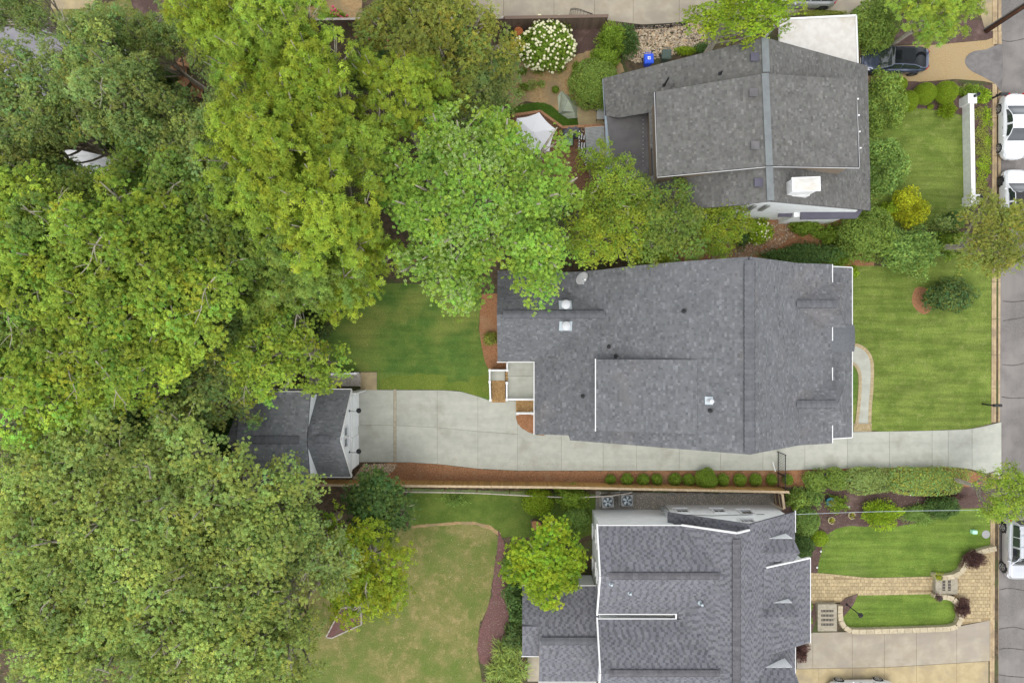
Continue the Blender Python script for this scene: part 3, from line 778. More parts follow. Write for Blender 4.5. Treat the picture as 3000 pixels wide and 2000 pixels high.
# gutters and rakes
for a, b in ((774, 828), (956, 998), (1076, 1117), (1243, 1297)):
    trim(H2, (XC + .04, P(0, a, ZC).y, ZC - .04), (XC + .04, P(0, b, ZC).y, ZC - .04), 0.055, 0.12)
trim(H2, (XP + .05, 5.05, ZP - .05), (XP + .05, .82, ZP - .05), 0.055, 0.12); trim(H2, (XP + .05, -.35, ZP - .05), (XP + .05, -6.55, ZP - .05), 0.055, 0.12)
trim(H2, (XC + .1, 5.05, 4.22), (XP, 5.05, ZP - .02), 0.06, 0.12); trim(H2, (XC + .1, -6.55, 4.22), (XP, -6.55, ZP - .02), 0.06, 0.12)
trim(H2, (x0 - .05, -1.42, ZE - .05), (XE + .05, -1.42, ZE - .05), 0.055, 0.12)
trim(H2, (XE - .06, -1.42, ZE - .05), (XE - .06, L2.hit(1567, 1271).y - .05, ZE - .05), 0.055, 0.12)
# arched hood over the entry walk
mb = MB()
prof = [(-.95, 0), (-.7, .22), (-.35, .36), (0, .41), (.35, .36), (.7, .22), (.95, 0)]
yc = 0.22
vs = [(21.2, yc + a, 4.22 + b * .4) for a, b in prof] + [(XP + .16, yc + a * .95, ZP + .02 + b * .35) for a, b in prof]
mb.add(vs, [(i, i + 7, i + 8, i + 1) for i in range(6)] + [tuple(range(13, 6, -1))]); mb.build('entry_hood', 'hood', H2, smooth=True)
# walls
wall_prof(H2, [(XE + .45, -.1), (XE + .45, ZE + .1), (XR, RZ - .35), (XB, ZB - .3), (XC - .45, ZC - .25), (XC - .45, -.1)], -6.05, 4.35, 'y', 'white_wall')
wall_prof(H2, [(-.95, -.1), (-.95, ZE), (YW, ZW - .3), (4.45, ZE), (4.45, -.1)], x0 + .4, 3.0, 'x', 'white_wall', 'wing_wall')
for y in (4.7, 1.6, -1.2, -6.2):
    mb = MB(); mb.box((XP - .3, y, 1.6), (0.24, 0.24, 3.3)); mb.build('porch_post', 'white_paint', H2)
mb = MB(); mb.box((21.7, -.8, .2), (2.6, 11.2, .4)); mb.build('porch_floor', 'concrete', H2)
# roof fittings
def big_vent(c):
    c = Vector(c)
    mb = MB(); q = [(-.42, -.30), (.42, -.30), (.42, .30), (-.42, .30)]
    pl = WS if c.y < YW else WN
    mb.add([pl.xy(c.x + a, c.y + b) + Vector((0, 0, .05)) for a, b in q] + [pl.xy(c.x + a, c.y + b) + Vector((0, 0, .03)) for a, b in q], [(0, 1, 2, 3), (0, 4, 5, 1), (1, 5, 6, 2), (2, 6, 7, 3), (3, 7, 4, 0)])
    fl = mb.build('vent_flashing', 'light_metal', H2)
    mb = MB(); z = pl.xy(c.x, c.y).z
    mb.lathe([(.27, -.1), (.22, .12), (.19, .20), (.19, .50), (.30, .52), (.31, .58), (.26, .64), (.10, .70), (.02, .71)], (c.x, c.y, z), 20)
    mb.build('roof_vent', 'vent_white', H2, smooth=False)
big_vent(WN.hit(1656, 893)); big_vent(WS.hit(1657, 955))
c = L2.hit(2077, 1173)
mb = MB(); mb.add([L2.xy(c.x + a, c.y + b) + Vector((0, 0, .045)) for a, b in ((-.22, -.24), (.2, -.24), (.2, .24), (-.22, .24))], [(0, 1, 2, 3)]); mb.build('vent_flashing', 'light_metal', H2)
mb = MB(); mb.lathe([(.16, -.1), (.12, .1), (.09, .2), (.09, .55), (.14, .57), (.14, .63), (.05, .68)], c, 14); mb.build('roof_vent', 'vent_white', H2)
for u, v, h in ((2081, 1202, .3), (1708, 1160, .25), (1785, 1015, .2), (1805, 1043, .35), (2004, 911, .35)): pipe_vent(H2, L2.hit(u, v), h, .07)
# satellite dish
b = L2.hit(1708, 826)
dish = thing('satellite_dish', b, 'grey oval satellite dish on the slope under the trees', 'satellite dish')
mb = MB(); mb.tube([b + Vector((0, 0, -.05)), b + Vector((-.02, .02, .55)), b + Vector((-.12, .12, .75))], [.035, .03, .03], 8); mb.lathe([(.14, -.02), (.14, .04), (.04, .06)], b, 10); mb.build('mast', 'light_metal', dish)
mb = MB(); nrm = Vector((.42, -.42, .80)).normalized(); t1 = nrm.cross(Vector((0, 0, 1))).normalized(); t2 = nrm.cross(t1); cc = b + Vector((-.16, .18, .85))
rings = [(0.0, -.10), (.16, -.085), (.30, -.04), (.42, .03)]
vs = []
for rr, hh in rings:
    for k in range(24): vs.append(cc + t1 * (rr * 1.1 * math.cos(k * math.pi / 12)) + t2 * (rr * .92 * math.sin(k * math.pi / 12)) + nrm * hh)
for k in range(24): vs.append(cc + t1 * (.42 * 1.1 * math.cos(k * math.pi / 12)) + t2 * (.42 * .92 * math.sin(k * math.pi / 12)) + nrm * 0.0)
for k in range(24): vs.append(cc + t1 * (.1 * math.cos(k * math.pi / 12)) + t2 * (.1 * math.sin(k * math.pi / 12)) - nrm * .13)
mb.add(vs, [(r * 24 + k, r * 24 + (k + 1) % 24, (r + 1) * 24 + (k + 1) % 24, (r + 1) * 24 + k) for r in range(5) for k in range(24)]); mb.build('reflector', 'grey_plastic', dish, smooth=True)
mb = MB(); e = cc + nrm * .5 - t2 * .1; mb.tube([cc - t2 * .38, cc - t2 * .3 + nrm * .3, e], .016, 6); mb.build('feed_arm', 'light_metal', dish)
mb = MB(); mb.box(e, (.12, .09, .08)); mb.build('receiver', 'white_paint', dish)

# rear porch with white railings and brick steps
POR = thing('rear_porch', P(1500, 1115, 0), 'concrete rear porch with white railings and brick steps behind the middle house', 'porch')
def blk(name, u0, v0, u1, v1, z, h, m):
    mb = MB(); mb.prism([P(u0, v0, z), P(u1, v0, z), P(u1, v1, z), P(u0, v1, z)], h); return mb.build(name, m, POR)
blk('porch_slab', 1488, 1058, 1576, 1101, 0.95, 0.95, 'concrete'); blk('porch_slab', 1488, 1101.7, 1576, 1168, 0.95, 0.95, 'concrete')
blk('landing', 1438, 1084, 1479, 1114, 0.62, 0.62, 'concrete')
bk = MB(); bk.box((0, 0, 0), (.092, .20, .062), bev=.006); BRK = bk.mesh('brick', 'brick'); 
def bricks_row(parent, p, q, n, along, z, sz=(1, 1, 1)):
    p, q = P(*p, z), P(*q, z)
    rz = math.atan2(q.y - p.y, q.x - p.x) if along else math.atan2(q.y - p.y, q.x - p.x)
    for i in range(n):
        c = p.lerp(q, (i + .5) / n)
        inst('brick', BRK, parent, at_parent(parent, c) - Vector((0, 0, .031)), rz, sz)
for k in range(5):      # flight towards the driveway
    z = 0.55 - k * .115
    v0 = 1114 + k * 11.0
    blk('step', 1439.5, v0, 1480, v0 + 11, z - .062, max(z - .062, .04), 'paver_bed')
    for r in range(2):
        bricks_row(POR, (1440, v0 + 3 + r * 5.4), (1480, v0 + 3 + r * 5.4), 10, True, z, (1.0, .66, 1))
for k in range(3): bricks_row(POR, (1482 + k * 2.4, 1084), (1482 + k * 2.4, 1115), 7, False, .98 - k * .0, (1.0, .3, 1))
for k in range(5):      # side flight
    z = 0.78 - k * .15
    u0 = 1564 - k * 10.5
    blk('step', u0 - 10.5, 1172, u0, 1207, z - .062, max(z - .062, .04), 'paver_bed')
    for r in range(2): bricks_row(POR, (u0 - 2.8 - r * 5.2, 1172), (u0 - 2.8 - r * 5.2, 1207), 9, False, z, (1.0, .62, 1))
bricks_row(POR, (1440, 1174), (1481, 1174), 11, True, .07, (1, 1.1, 1))
def railing(root, pts, h=0.95, pst=None, bal=0.13, mt='white_paint'):
    pts = [Vector(p) for p in pts]
    for i, p in enumerate(pts):
        if pst is None or pst[i]:
            mb = MB(); mb.box(p + Vector((0, 0, h / 2 + .03)), (.12, .12, h + .06)); mb.box(p + Vector((0, 0, h + .08)), (.17, .17, .05)); mb.build('railing_post', mt, root)
    for p, q in zip(pts[:-1], pts[1:]):
        mb = MB(); mb.beam(p + Vector((0, 0, h)), q + Vector((0, 0, h)), .11, .06); mb.beam(p + Vector((0, 0, .1)), q + Vector((0, 0, .1)), .06, .05); mb.build('hand_rail', mt, root)
        n = max(1, int((q - p).length / bal))
        for k in range(1, n):
            c = p.lerp(q, k / n); mb = MB(); mb.beam(c + Vector((0, 0, .1)), c + Vector((0, 0, h - .03)), .035, .035); mb.build('baluster', mt, root)
railing(POR, [P(1486, 1062, .95), P(1486, 1083, .95)], .95, [0, 1])
railing(POR, [P(1486, 1083, .62), P(1436, 1083, .62), P(1436, 1116, .62), P(1438, 1168, .05)], 1.0)
railing(POR, [P(1485, 1119, .95), P(1485, 1167, .95), P(1568, 1167, .95)], .9, [1, 1, 0])
railing(POR, [P(1516, 1207, .10), P(1560, 1207, .75)], .9)

# ============ detached garage
GAR = thing('garage', P(880, 1260, 0), 'detached white garage with dark shingle roof and two black gooseneck lamps', 'garage')
ze, zr = 3.5, 6.5
yN, yS, yR = -142 / 40 * .93, -395 / 40 * .93, -287 / 40 * .87
xF, xB = (1029 - 1500) / 40 * .93, (664 - 1500) / 40 * .87
GN = Plane((0, yN, ze), (1, yN, ze), (0, yR, zr)); GS = Plane((0, yS, ze), (1, yS, ze), (0, yR, zr))
roof(GAR, GN, [(xB, yN, ze), (xF, yN, ze), (xF, yR, zr), (xB, yR, zr)][::-1], m='shingle_g', seed=41)
roof(GAR, GS, [(xB, yS, ze), (xF, yS, ze), (xF, yR, zr), (xB, yR, zr)], m='shingle_g', seed=42)
xd0, xd1 = (708 - 1500) / 40 * .885, (905 - 1500) / 40 * .878
for s, yy in ((1, yN), (-1, yS)):
    pl = Plane((0, yR, zr + .06), (1, yR, zr + .06), (0, yy, 5.75))
    roof(GAR, pl, [(xd0, yR, zr + .06), (xd1, yR, zr + .06), (xd1, yy, 5.75), (xd0, yy, 5.75)][::-s], m='shingle_g', seed=43 + s)
    trim(GAR, (xd0, yy + .06 * s, 5.68), (xd1, yy + .06 * s, 5.68)); trim(GAR, (xF - 6.2, yy + .06 * s, ze - .06), (xF, yy + .06 * s, ze - .06))
wall_prof(GAR, [(yN - .25, 3.0), (yN - .25, 5.62), (yR, zr - .1), (yS + .25, 5.62), (yS + .25, 3.0)], xd0 + .3, xd1 - .12, 'x', 'white_wall', 'dormer_wall')
wall_prof(GAR, [(yN - .3, -.05), (yN - .3, ze), (yR, zr - .25), (yS + .3, ze), (yS + .3, -.05)], xB + .4, xF - .30, 'x', 'white_wall')
ridge_caps(GAR, (xB + 1.3, yR, zr + .07), (xd1 - .5, yR, zr + .07), .5); ridge_caps(GAR, (xd1 + .5, yR, zr), (xF - .7, yR, zr), .5)
xw = xF - .30
for s in (yN, yS): trim(GAR, (xF + .02, s, ze - .08), (xF + .02, yR, zr - .08), .06, .2, 'rake_board')
for y0, y1 in ((-3.75, -6.2), (-6.75, -9.0)):
    mb = MB(); mb.box((xw - .02, (y0 + y1) / 2, 1.1), (.1, abs(y1 - y0), 2.2)); d = mb.build('garage_door', 'white_paint', GAR)
    for k in range(4):
        mb = MB(); mb.box((xw + .045, (y0 + y1) / 2, .3 + k * .54), (.03, abs(y1 - y0) - .1, .46)); mb.build('door_panel', 'white_wall', d)
    trim(GAR, (xw + .04, y0 + .08, 2.32), (xw + .04, y1 - .08, 2.32), .08, .16, 'door_head')
for k in range(14):
    y = yN - .5 - k * .42; zt = GN.xy(0, y).z if y > yR else GS.xy(0, y).z
    if zt - .45 > 2.95: trim(GAR, (xw + .012, y, 2.85), (xw + .012, y, zt - .45), .05, .024, 'batten', 'white_wall')
trim(GAR, (xw + .03, yN - .35, 2.75), (xw + .03, yS + .35, 2.75), .06, .16, 'belt_board')
window(GAR, (xw, yR - .55, 4.0), .62, 1.0, 'x', 1, (1, 2)); window(GAR, (xw, yR + .18, 4.0), .62, 1.0, 'x', 1, (1, 2))
for i, v in enumerate((1203, 1322)):
    pb = P(1039, v + .5, 2.95); pt = P(1055, v - 1, 2.55)
    lm = thing('gooseneck_lamp', (xw, pt.y, 2.9), 'black gooseneck barn lamp on the garage front, ' + ('nearer the lawn' if i == 0 else 'nearer the wood fence'), 'wall lamp', 'garage barn lamps')
    x1 = xw + .62
    mb = MB(); mb.tube(smooth_curve([(xw, pt.y, 2.9), (xw + .25, pt.y, 3.12), (x1 - .05, pt.y, 3.08), (x1, pt.y, 2.85)], 5), .018, 6); mb.lathe([(.07, -.02), (.07, .02)], (xw + .02, pt.y, 2.9), 10); mb.build('arm', 'black_iron', lm)
    mb = MB(); mb.lathe([(.18, -.02), (.175, .02), (.09, .10), (.05, .14), (.04, .2)], (x1, pt.y, 2.66), 20); mb.build('shade', 'black_iron', lm)
mb = MB(); mb.box((xw + .28, yN - .28, 1.6), (.55, .1, 3.3)); mb.build('corner_board', 'white_paint', GAR)
# side stair to the upper room
ST = thing('outdoor_stair', P(990, 1110, 0), 'grey timber stair with white rail along the garage side', 'stairs')
for k in range(6):
    z = .16 + k * .17; u0 = 1056 - k * 12.5
    mb = MB(); mb.prism([P(u0 - 12.3, 1093, z), P(u0, 1093, z), P(u0, 1131, z), P(u0 - 12.3, 1131, z)], .06); mb.build('tread', 'fence_grey', ST)
    mb = MB(); mb.prism([P(u0 - 1.6, 1093, z - .062), P(u0 - .4, 1093, z - .062), P(u0 - .4, 1131, z - .062), P(u0 - 1.6, 1131, z - .062)], .12); mb.build('riser', 'white_wall', ST)
mb = MB(); mb.prism([P(905, 1094, 1.15), P(981, 1094, 1.15), P(981, 1131, 1.15), P(905, 1131, 1.15)], .12); mb.build('landing', 'fence_grey', ST)
railing(ST, [P(1050, 1092, .16), P(982, 1094, 1.15), P(908, 1096, 1.15)], .9)

# ============ south house
H3 = thing('south_house', P(2000, 1750, 0), 'white house with patterned blue-grey shingles and a narrow slot between its rear wings', 'house')
za, zb_, xA, xL, xRt = 6.6, 7.46, 15.13, 10.6, 19.25
zl, zre = 3.6, 3.5
sl = (za - zre) / (xRt - xA); xBr = xA - (zb_ - za) / sl
R3 = Plane((xRt, 0, zre), (xRt, 1, zre), (xA, 0, za)); A3 = Plane((xL, 0, zl), (xL, 1, zl), (xA, 0, za))
roof(H3, R3, [R3.xy(x, y) for x, y in ((xBr, -12.0), (xA, -12.0), (xA, -11.6), (xRt, -11.6), (xRt, -27), (xBr, -27))], 'tooth', 'shingle_s', 51)
roof(H3, A3, [A3.xy(x, y) for x, y in ((xL, -11.6), (xA, -11.6), (xA, -14), (xL, -14))], 'tooth', 'shingle_s', 52)
B3 = Plane((xBr, 0, zb_), (xBr, 1, zb_), (11.1, 0, 5.62))
roof(H3, B3, [B3.xy(x, y) for x, y in ((10.62, -11.98), (xBr, -11.98), (xBr, -27), (10.62, -27))], 'tooth', 'shingle_s', 53)
x5 = 252 / 40 * .888
for i, (y0, yr, y1, zw) in enumerate(((-12.0, -14.72, -17.67, 7.12), (-18.07, -20.78, -23.5, 7.2))):
    n_ = Plane((0, y0, 5.6), (1, y0, 5.6), (0, yr, zw)); s_ = Plane((0, y1, 5.6), (1, y1, 5.6), (0, yr, zw))
    roof(H3, n_, [(x5, yr, zw), (13.55, yr, zw), (11.1, y0, 5.6), (x5, y0, 5.6)], 'tooth', 'shingle_s', 54 + i)
    roof(H3, s_, [(x5, y1, 5.6), (11.1, y1, 5.6), (13.55, yr, zw), (x5, yr, zw)], 'tooth', 'shingle_s', 56 + i)
    ridge_caps(H3, (x5 + .5, yr, zw), (13.0, yr, zw), .42, 'ridge_dark')
    for y in ((y0 + .05,) if i == 0 else (y0 + .05,)) + ((y1 - .05,) if i == 0 else ()):
        trim(H3, (x5 - .05, y, 5.55), (10.65 if i + (y < y0) else 11.15, y, 5.55))
    trim(H3, (x5 - .06, y0 + .1, 5.52), (x5 - .06, yr, zw - .06), .1, .2, 'rake_board'); trim(H3, (x5 - .06, y1 - .1, 5.52), (x5 - .06, yr, zw - .06), .1, .2, 'rake_board')
    wall_prof(H3, [(y0 - .3, -.1), (y0 - .3, 5.55), (yr, zw - .25), (y1 + .3, 5.55), (y1 + .3, -.1)], x5 + .28, 12.5, 'x', 'white_wall', 'wing_wall')
mb = MB(); mb.prism([(x5 + .1, -17.75, 5.0), (10.6, -17.75, 5.25), (10.6, -18.0, 5.25), (x5 + .1, -18.0, 5.0)], .15); mb.build('slot_roof', 'white_roof', H3)
trim(H3, (10.68, -17.62, 5.5), (10.68, -18.1, 5.5), .1, .16)
trim(H3, (11.05, -11.93, 5.56), (xBr + .05, -11.93, zb_ - .03), .1, .16, 'rake_board'); trim(H3, (xBr + .05, -11.93, zb_ - .03), (xA - .1, -11.93, za + .12), .1, .14, 'rake_board')
ridge_caps(H3, (xBr, -12.3, zb_), (xBr, -26.5, zb_), .5, 'ridge_dark')
wall_prof(H3, [(xL + .3, -.1), (xL + .3, zl), (xA, za - .2), (xRt - .3, zre), (xRt - .3, -.1)], -14, -11.95, 'y', 'white_wall', 'gable_wall')
wall_prof(H3, [(10.9, -.1), (10.9, 5.2), (xBr, zb_ - .25), (xRt - .3, zre), (xRt - .3, -.1)], -27, -12.3, 'y', 'white_wall')
for x, z, w, h in ((11.95, 1.9, .9, 1.1), (14.55, 1.9, .85, 1.1), (16.35, 2.3, .85, 1.3), (15.6, 4.7, .95, .8)):
    window(H3, (x, -11.95, z), w, h, 'y', 1, (2, 2) if z < 4 else (3, 2), glass='glass_dark')
mb = MB(); mb.tube([(11.1, -11.9, .2), (11.0, -11.9, 2.6), (11.3, -11.9, 3.0), (12.4, -11.9, 3.1), (13.6, -11.9, 3.3), (17.4, -11.9, 2.9)], .018, 5); mb.build('service_cable', 'black_plastic', H3)
mb = MB(); mb.box((10.75, -11.9, 1.3), (.3, .3, .5)); mb.box((10.75, -11.85, 1.9), (.22, .2, .4)); mb.build('meter_box', 'grey_metal', H3)
trim(H3, (xRt + .06, -11.5, zre - .05), (xRt + .06, -13.0, zre - .05)); trim(H3, (xRt + .06, -20.8, zre - .05), (xRt + .06, -27, zre - .05))
# entry roof
zE = 3.67; xE_ = 20.2; x_in = 16.3
E3 = Plane((xE_, 0, zE), (xE_, 1, zE), (x_in, 0, R3.xy(x_in, 0).z + .03))
yE0, yE1 = -14.73, -20.4
roof(H3, E3, [E3.xy(x, y) for x, y in ((x_in, yE0), (xE_, yE0), (xE_, yE1), (x_in, yE1))], 'tooth', 'shingle_s', 61)
trim(H3, (xE_ + .06, yE0 + .05, zE - .05), (xE_ + .06, yE1 - .05, zE - .05)); trim(H3, E3.xy(x_in + .2, yE0 + .05) - Vector((0, 0, .06)), E3.xy(xE_, yE0 + .05) - Vector((0, 0, .06)), .1, .18, 'rake_board')
wall_prof(H3, [(x_in + .4, 3.5), (x_in + .4, 5.3), (xE_ - .25, zE - .1), (xE_ - .25, -.1), (18.9, -.1)], yE1 + .2, yE0 - .2, 'y', 'white_wall', 'entry_wall')
# three dormers, north cheeks in view
for i, (ye, yr, zt, xf) in enumerate(((-12.9, -13.63, 5.9, 18.42), (-17.1, -17.75, 5.95, 18.40), (-21.2, -22.1, 6.25, 18.3))):
    ev = 5.35 if i < 2 else 5.6; y2 = 2 * yr - ye; base = E3 if i == 1 else R3
    for s, yy in ((1, ye), (-1, y2)):
        pl = Plane((0, yr, zt), (1, yr, zt), (0, yy, ev))
        roof(H3, pl, [(15.4, yr, zt), (xf + .18, yr, zt), (xf, yy, ev), (16.4, yy, ev)][::-s], 'tooth', 'shingle_s', 62 + i * 2 + s)
    wall_prof(H3, [(ye + .035, 3.6), (ye + .035, ev - .005), (ye - .05, ev - .03), (yr, zt - .16), (y2 + .06, ev - .03), (y2 + .06, 3.6)], 16.0, xf - .06, 'x', 'white_wall', 'dormer_wall')
    window(H3, (xf - .06, yr, ev - .25), .6, .7, 'x', 1, (2, 2))
for u, v in ((1790, 1709), (1845, 1735)): pipe_vent(H3, Plane((0, -17.67, 5.6), (1, -17.67, 5.6), (0, -14.72, 7.12)).hit(u, v), .35, .07, 'light_metal')
pipe_vent(H3, B3.hit(2052, 1765), .45, .08, 'light_metal')
# lower rear addition
aN = Plane((0, -16.85, 3), (1, -16.85, 3), (0, -19.9, 4.6)); aS = Plane((0, -23.3, 3.1), (1, -23.3, 3.1), (0, -19.9, 4.6)); bS = Plane((0, -21.5, 3.2), (1, -21.5, 3.2), (0, -19.1, aN.xy(0, -19.1).z))
roof(H3, aN, [aN.xy(x, y) for x, y in ((.7, -16.85), (.7, -19.1), (1.85, -19.1), (1.85, -19.9), (5.9, -19.9), (5.9, -16.85))], 'tooth', 'shingle_s', 71)
roof(H3, aS, [aS.xy(x, y) for x, y in ((1.85, -19.9), (1.85, -23.3), (5.9, -23.3), (5.9, -19.9))], 'tooth', 'shingle_s', 72)
roof(H3, bS, [bS.xy(x, y) for x, y in ((.7, -19.1), (.7, -21.5), (1.85, -21.5), (1.85, -19.1))], 'tooth', 'shingle_s', 73)
ridge_caps(H3, (1.95, -19.9, 4.6), (5.6, -19.9, 4.6), .5)
trim(H3, (.65, -16.79, 2.95), (5.8, -16.79, 2.95)); trim(H3, (.65, -21.57, 3.15), (1.85, -21.57, 3.15)); trim(H3, (1.8, -23.37, 3.05), (5.8, -23.37, 3.05))
wall_prof(H3, [(-17.1, -.1), (-17.1, 2.95), (-19.9, 4.4), (-23.0, 3.0), (-23.0, -.1)], 2.1, 5.8, 'x', 'white_wall', 'wing_wall')
wall_prof(H3, [(-17.1, -.1), (-17.1, 2.95), (-19.1, 3.95), (-21.2, 3.1), (-21.2, -.1)], .95, 2.1, 'x', 'white_wall', 'wing_wall')
mb = MB(); mb.lathe([(.42, 0), (.42, .9), (.36, .95), (.05, .96)], (1.2, -22.05, 0), 18); mb.build('water_butt', 'slate_metal', label='dark round barrel under the eave of the rear addition', cat='barrel')
for z in (1.6, 4.2):
    for y in (-13.6, -15.9): window(H3, (x5 + .28, y, z), .9, 1.3, 'x', -1, (1, 2))

# ============ north house
H1 = thing('north_house', P(2170, 380, 0), 'grey-roofed north house with white chimney and dark membrane roof section', 'house')
r0, r1 = P(2240, 110, 9), P(2257, 590, 9)
L1 = Plane(r0, r1, P(1767, 230, 3.5)); R1 = Plane(r0, r1, P(2545, 400, 3.5))
L1b = L1.hit
roof(H1, L1, [L1b(*p) for p in ((2240, 110), (1767, 230), (1772, 338), (1812, 346), (1903, 330), (1912, 515), (1800, 530), (1790, 632), (2155, 602), (2257, 590))], 'mix', 'shingle_n', 81)
roof(H1, R1, [R1.hit(*p) for p in ((2240, 110), (2257, 590), (2551, 617), (2541, 193))], 'mix', 'shingle_n', 82)
up = Vector((0, 0, .04))
d0, d1 = P(2241, 216, 9.04), P(2253, 486, 9.04)
DL = Plane(d0, d1, P(1922, 390, 7.75)); DR = Plane(d0, d1, P(2513, 360, 7.75))
roof(H1, DL, [DL.hit(*p) for p in ((2241, 216), (1918, 270), (1926, 517), (2253, 486))], 'mix', 'shingle_n', 83)
roof(H1, DR, [DR.hit(*p) for p in ((2241, 216), (2253, 486), (2518, 490), (2508, 234))], 'mix', 'shingle_n', 84)
q = [DL.hit(1918, 270), DL.hit(1926, 517), DR.hit(2518, 490), DR.hit(2508, 234)]
ctr = sum(q, Vector()) / 4
ins = [p + (ctr - p).normalized() * .36 for p in q]
mb = MB(); mb.prism([Vector((p.x, p.y, 7.62)) for p in ins], 3.9); mb.build('dormer_wall', 'siding_brown', H1)
for s_, (a, b, m_) in enumerate(((0, 1, 'white_paint'), (2, 3, 'white_paint'))): trim(H1, q[a] - Vector((.0, 0, .05)), q[b] - Vector((0, 0, .05)), .045, .10, 'gutter', 'grey_trim')
trim(H1, q[1] - Vector((0, .05, .06)), d1 - Vector((0, .05, .06)), .03, .10, 'rake_board', 'grey_trim'); trim(H1, q[2] - Vector((0, .05, .06)), d1 - Vector((0, .05, .06)), .03, .10, 'rake_board', 'grey_trim')
for k in range(4):
    p = DR.hit(2510 + 2.5 * k, 289 + 48 * k); mb = MB(); mb.box((p.x + .10, p.y, p.z - .06), (.10, .08, .08)); mb.build('gutter_bracket', 'white_paint', H1)
for a, b in ((P(2240, 112, 9), P(2244, 212, 9)), (P(2253, 490, 9), P(2257, 588, 9)), (d0, d1)):
    mb = MB(); mb.beam(Vector(a) + up * 1.2, Vector(b) + up * 1.2, .42, .05); o = mb.build('ridge_cap', 'ridge_metal', H1)
# flat membrane section and its edge flashing
mb = MB(); mb.prism([P(u, v, 3.62) for u, v in ((1778, 338), (1915, 326), (1925, 545), (1800, 560))], .25); mb.build('flat_roof', 'membrane', H1)
for k in range(12): 
    p = P(1884, 352 + k * 12, 3.63); mb = MB(); mb.lathe([(.03, 0), (.025, .012), (.005, .014)], p, 8); mb.build('roof_rivet', 'light_metal', H1)
trim(H1, P(1772, 232, 3.44), P(1788, 520, 3.44), .34, .12, 'edge_flashing', 'bluegrey_trim')
wy0, wy1 = 8.9, 17.75
xr_ = (r0.x + r1.x) / 2
for ya, yb in ((wy0, wy0 + .4), (wy1 - .4, wy1)):
    wall_prof(H1, [(6.75, -.1), (6.75, 3.3), (xr_, 8.65), (23.6, 3.35), (23.6, -.1)], ya, yb, 'y', 'white_wall', 'gable_wall')
wall_prof(H1, [(6.75, -.1), (6.75, 3.3), (23.6, 3.3), (23.6, -.1)], wy0 + .4, wy1 - .4, 'y', 'white_wall')
trim(H1, L1b(2257, 588) - Vector((0, 0, .16)), L1b(1795, 629) - Vector((0, 0, .16)), .05, .16, 'rake_board'); trim(H1, R1.hit(2257, 588) - Vector((0, 0, .16)), R1.hit(2551, 614) - Vector((0, 0, .16)), .05, .16, 'rake_board')
for u, v, pl in ((2208, 171, L1), (2204, 274, DL), (2209, 428, DL), (2219, 537, L1)):
    p = pl.hit(u, v); mb = MB(); mb.box(p + Vector((0, 0, .08)), (.42, .42, .2), bev=.03); mb.box(p + Vector((0, 0, .20)), (.5, .5, .05)); mb.build('box_vent', 'slate_metal' if v in (171, 537) else 'membrane', H1)
for u, v, h in ((2110, 216, .35), (1946, 250, 1.2)): pipe_vent(H1, L1b(u, v), h, .06)
# chimney
cz = 9.4
cp = [P(2324, 520, cz), P(2403, 517, cz), P(2404, 557, cz), P(2326, 560, cz)]
CH = MB(); body = [Vector((p.x, p.y, cz - .12)) for p in cp]; cc = sum(body, Vector()) / 4; body = [cc + (p - cc) * .93 for p in body]
CH.prism(body, 3.2); ch = CH.build('chimney', 'white_stucco', H1)
mb = MB(); mb.prism([cc + (p - cc) * 1.14 + Vector((0, 0, .04)) for p in body], .12); mb.build('crown', 'white_paint', ch)
mb = MB(); mb.prism([cc + (p - cc) * 1.10 + Vector((0, 0, -1.35)) for p in body], 2.2); mb.build('shoulder', 'white_stucco', ch)
ax = cc + Vector((0, 0, .24)); tp = [cc + (p - cc) * 1.02 + Vector((0, 0, .045)) for p in body]
mb = MB(); mb.add(tp + [ax], [(0, 1, 4), (1, 2, 4), (2, 3, 4), (3, 0, 4)]); mb.build('chimney_cap', 'white_roof', ch)
# porch and bay roofs along the south side
for px, z in ((((2348, 598), (2530, 612), (2510, 640), (2345, 643)), 3.0), (((2283, 618), (2300, 606), (2330, 606), (2318, 635), (2280, 635)), 2.6), (((2158, 612), (2187, 612), (2178, 640), (2158, 638)), 2.6)):
    mb = MB(); mb.prism([P(u, v, z + (.12 if v < 616 else -.1)) for u, v in px], .12); mb.build('porch_roof', 'slate_metal', H1)
mb = MB(); mb.box((21.3, 9.0, 1.4), (3.6, .8, 2.8)); mb.build('porch_wall', 'white_wall', H1)
for u0, u1, vv in ((2190, 2212, 606), (2226, 2250, 594)):
    a = P(u0, vv + 12, 4.0); b = P(u1, vv, 5.6)
    mb = MB(); mb.beam(Vector((a.x, 8.8, a.z)), Vector((b.x, 8.8, b.z)), .3, .06, up=(0, 1, 0)); mb.build('gable_trim', 'grey_metal', H1)
# white carport roof
CP = thing('carport', P(2400, 120, 0), 'flat white carport roof next to the dark car', 'carport')
mb = MB(); mb.prism([P(u, v, 3.0) for u, v in ((2284, 56), (2508, 45), (2514, 205), (2284, 190))], .22); mb.build('carport_roof', 'white_roof', CP)
mb = MB(); mb.beam(P(2284, 57, 3.05), P(2508, 46, 3.05), .12, .08); mb.beam(P(2508, 46, 3.05), P(2513, 186, 3.05), .1, .08); mb.build('roof_edge', 'white_paint', CP)
for u, v in ((2290, 62), (2500, 54), (2500, 150)):
    p = P(u, v, 2.8); mb = MB(); mb.box((p.x - .2, p.y, 1.4), (.14, .14, 2.8)); mb.build('post', 'white_paint', CP)

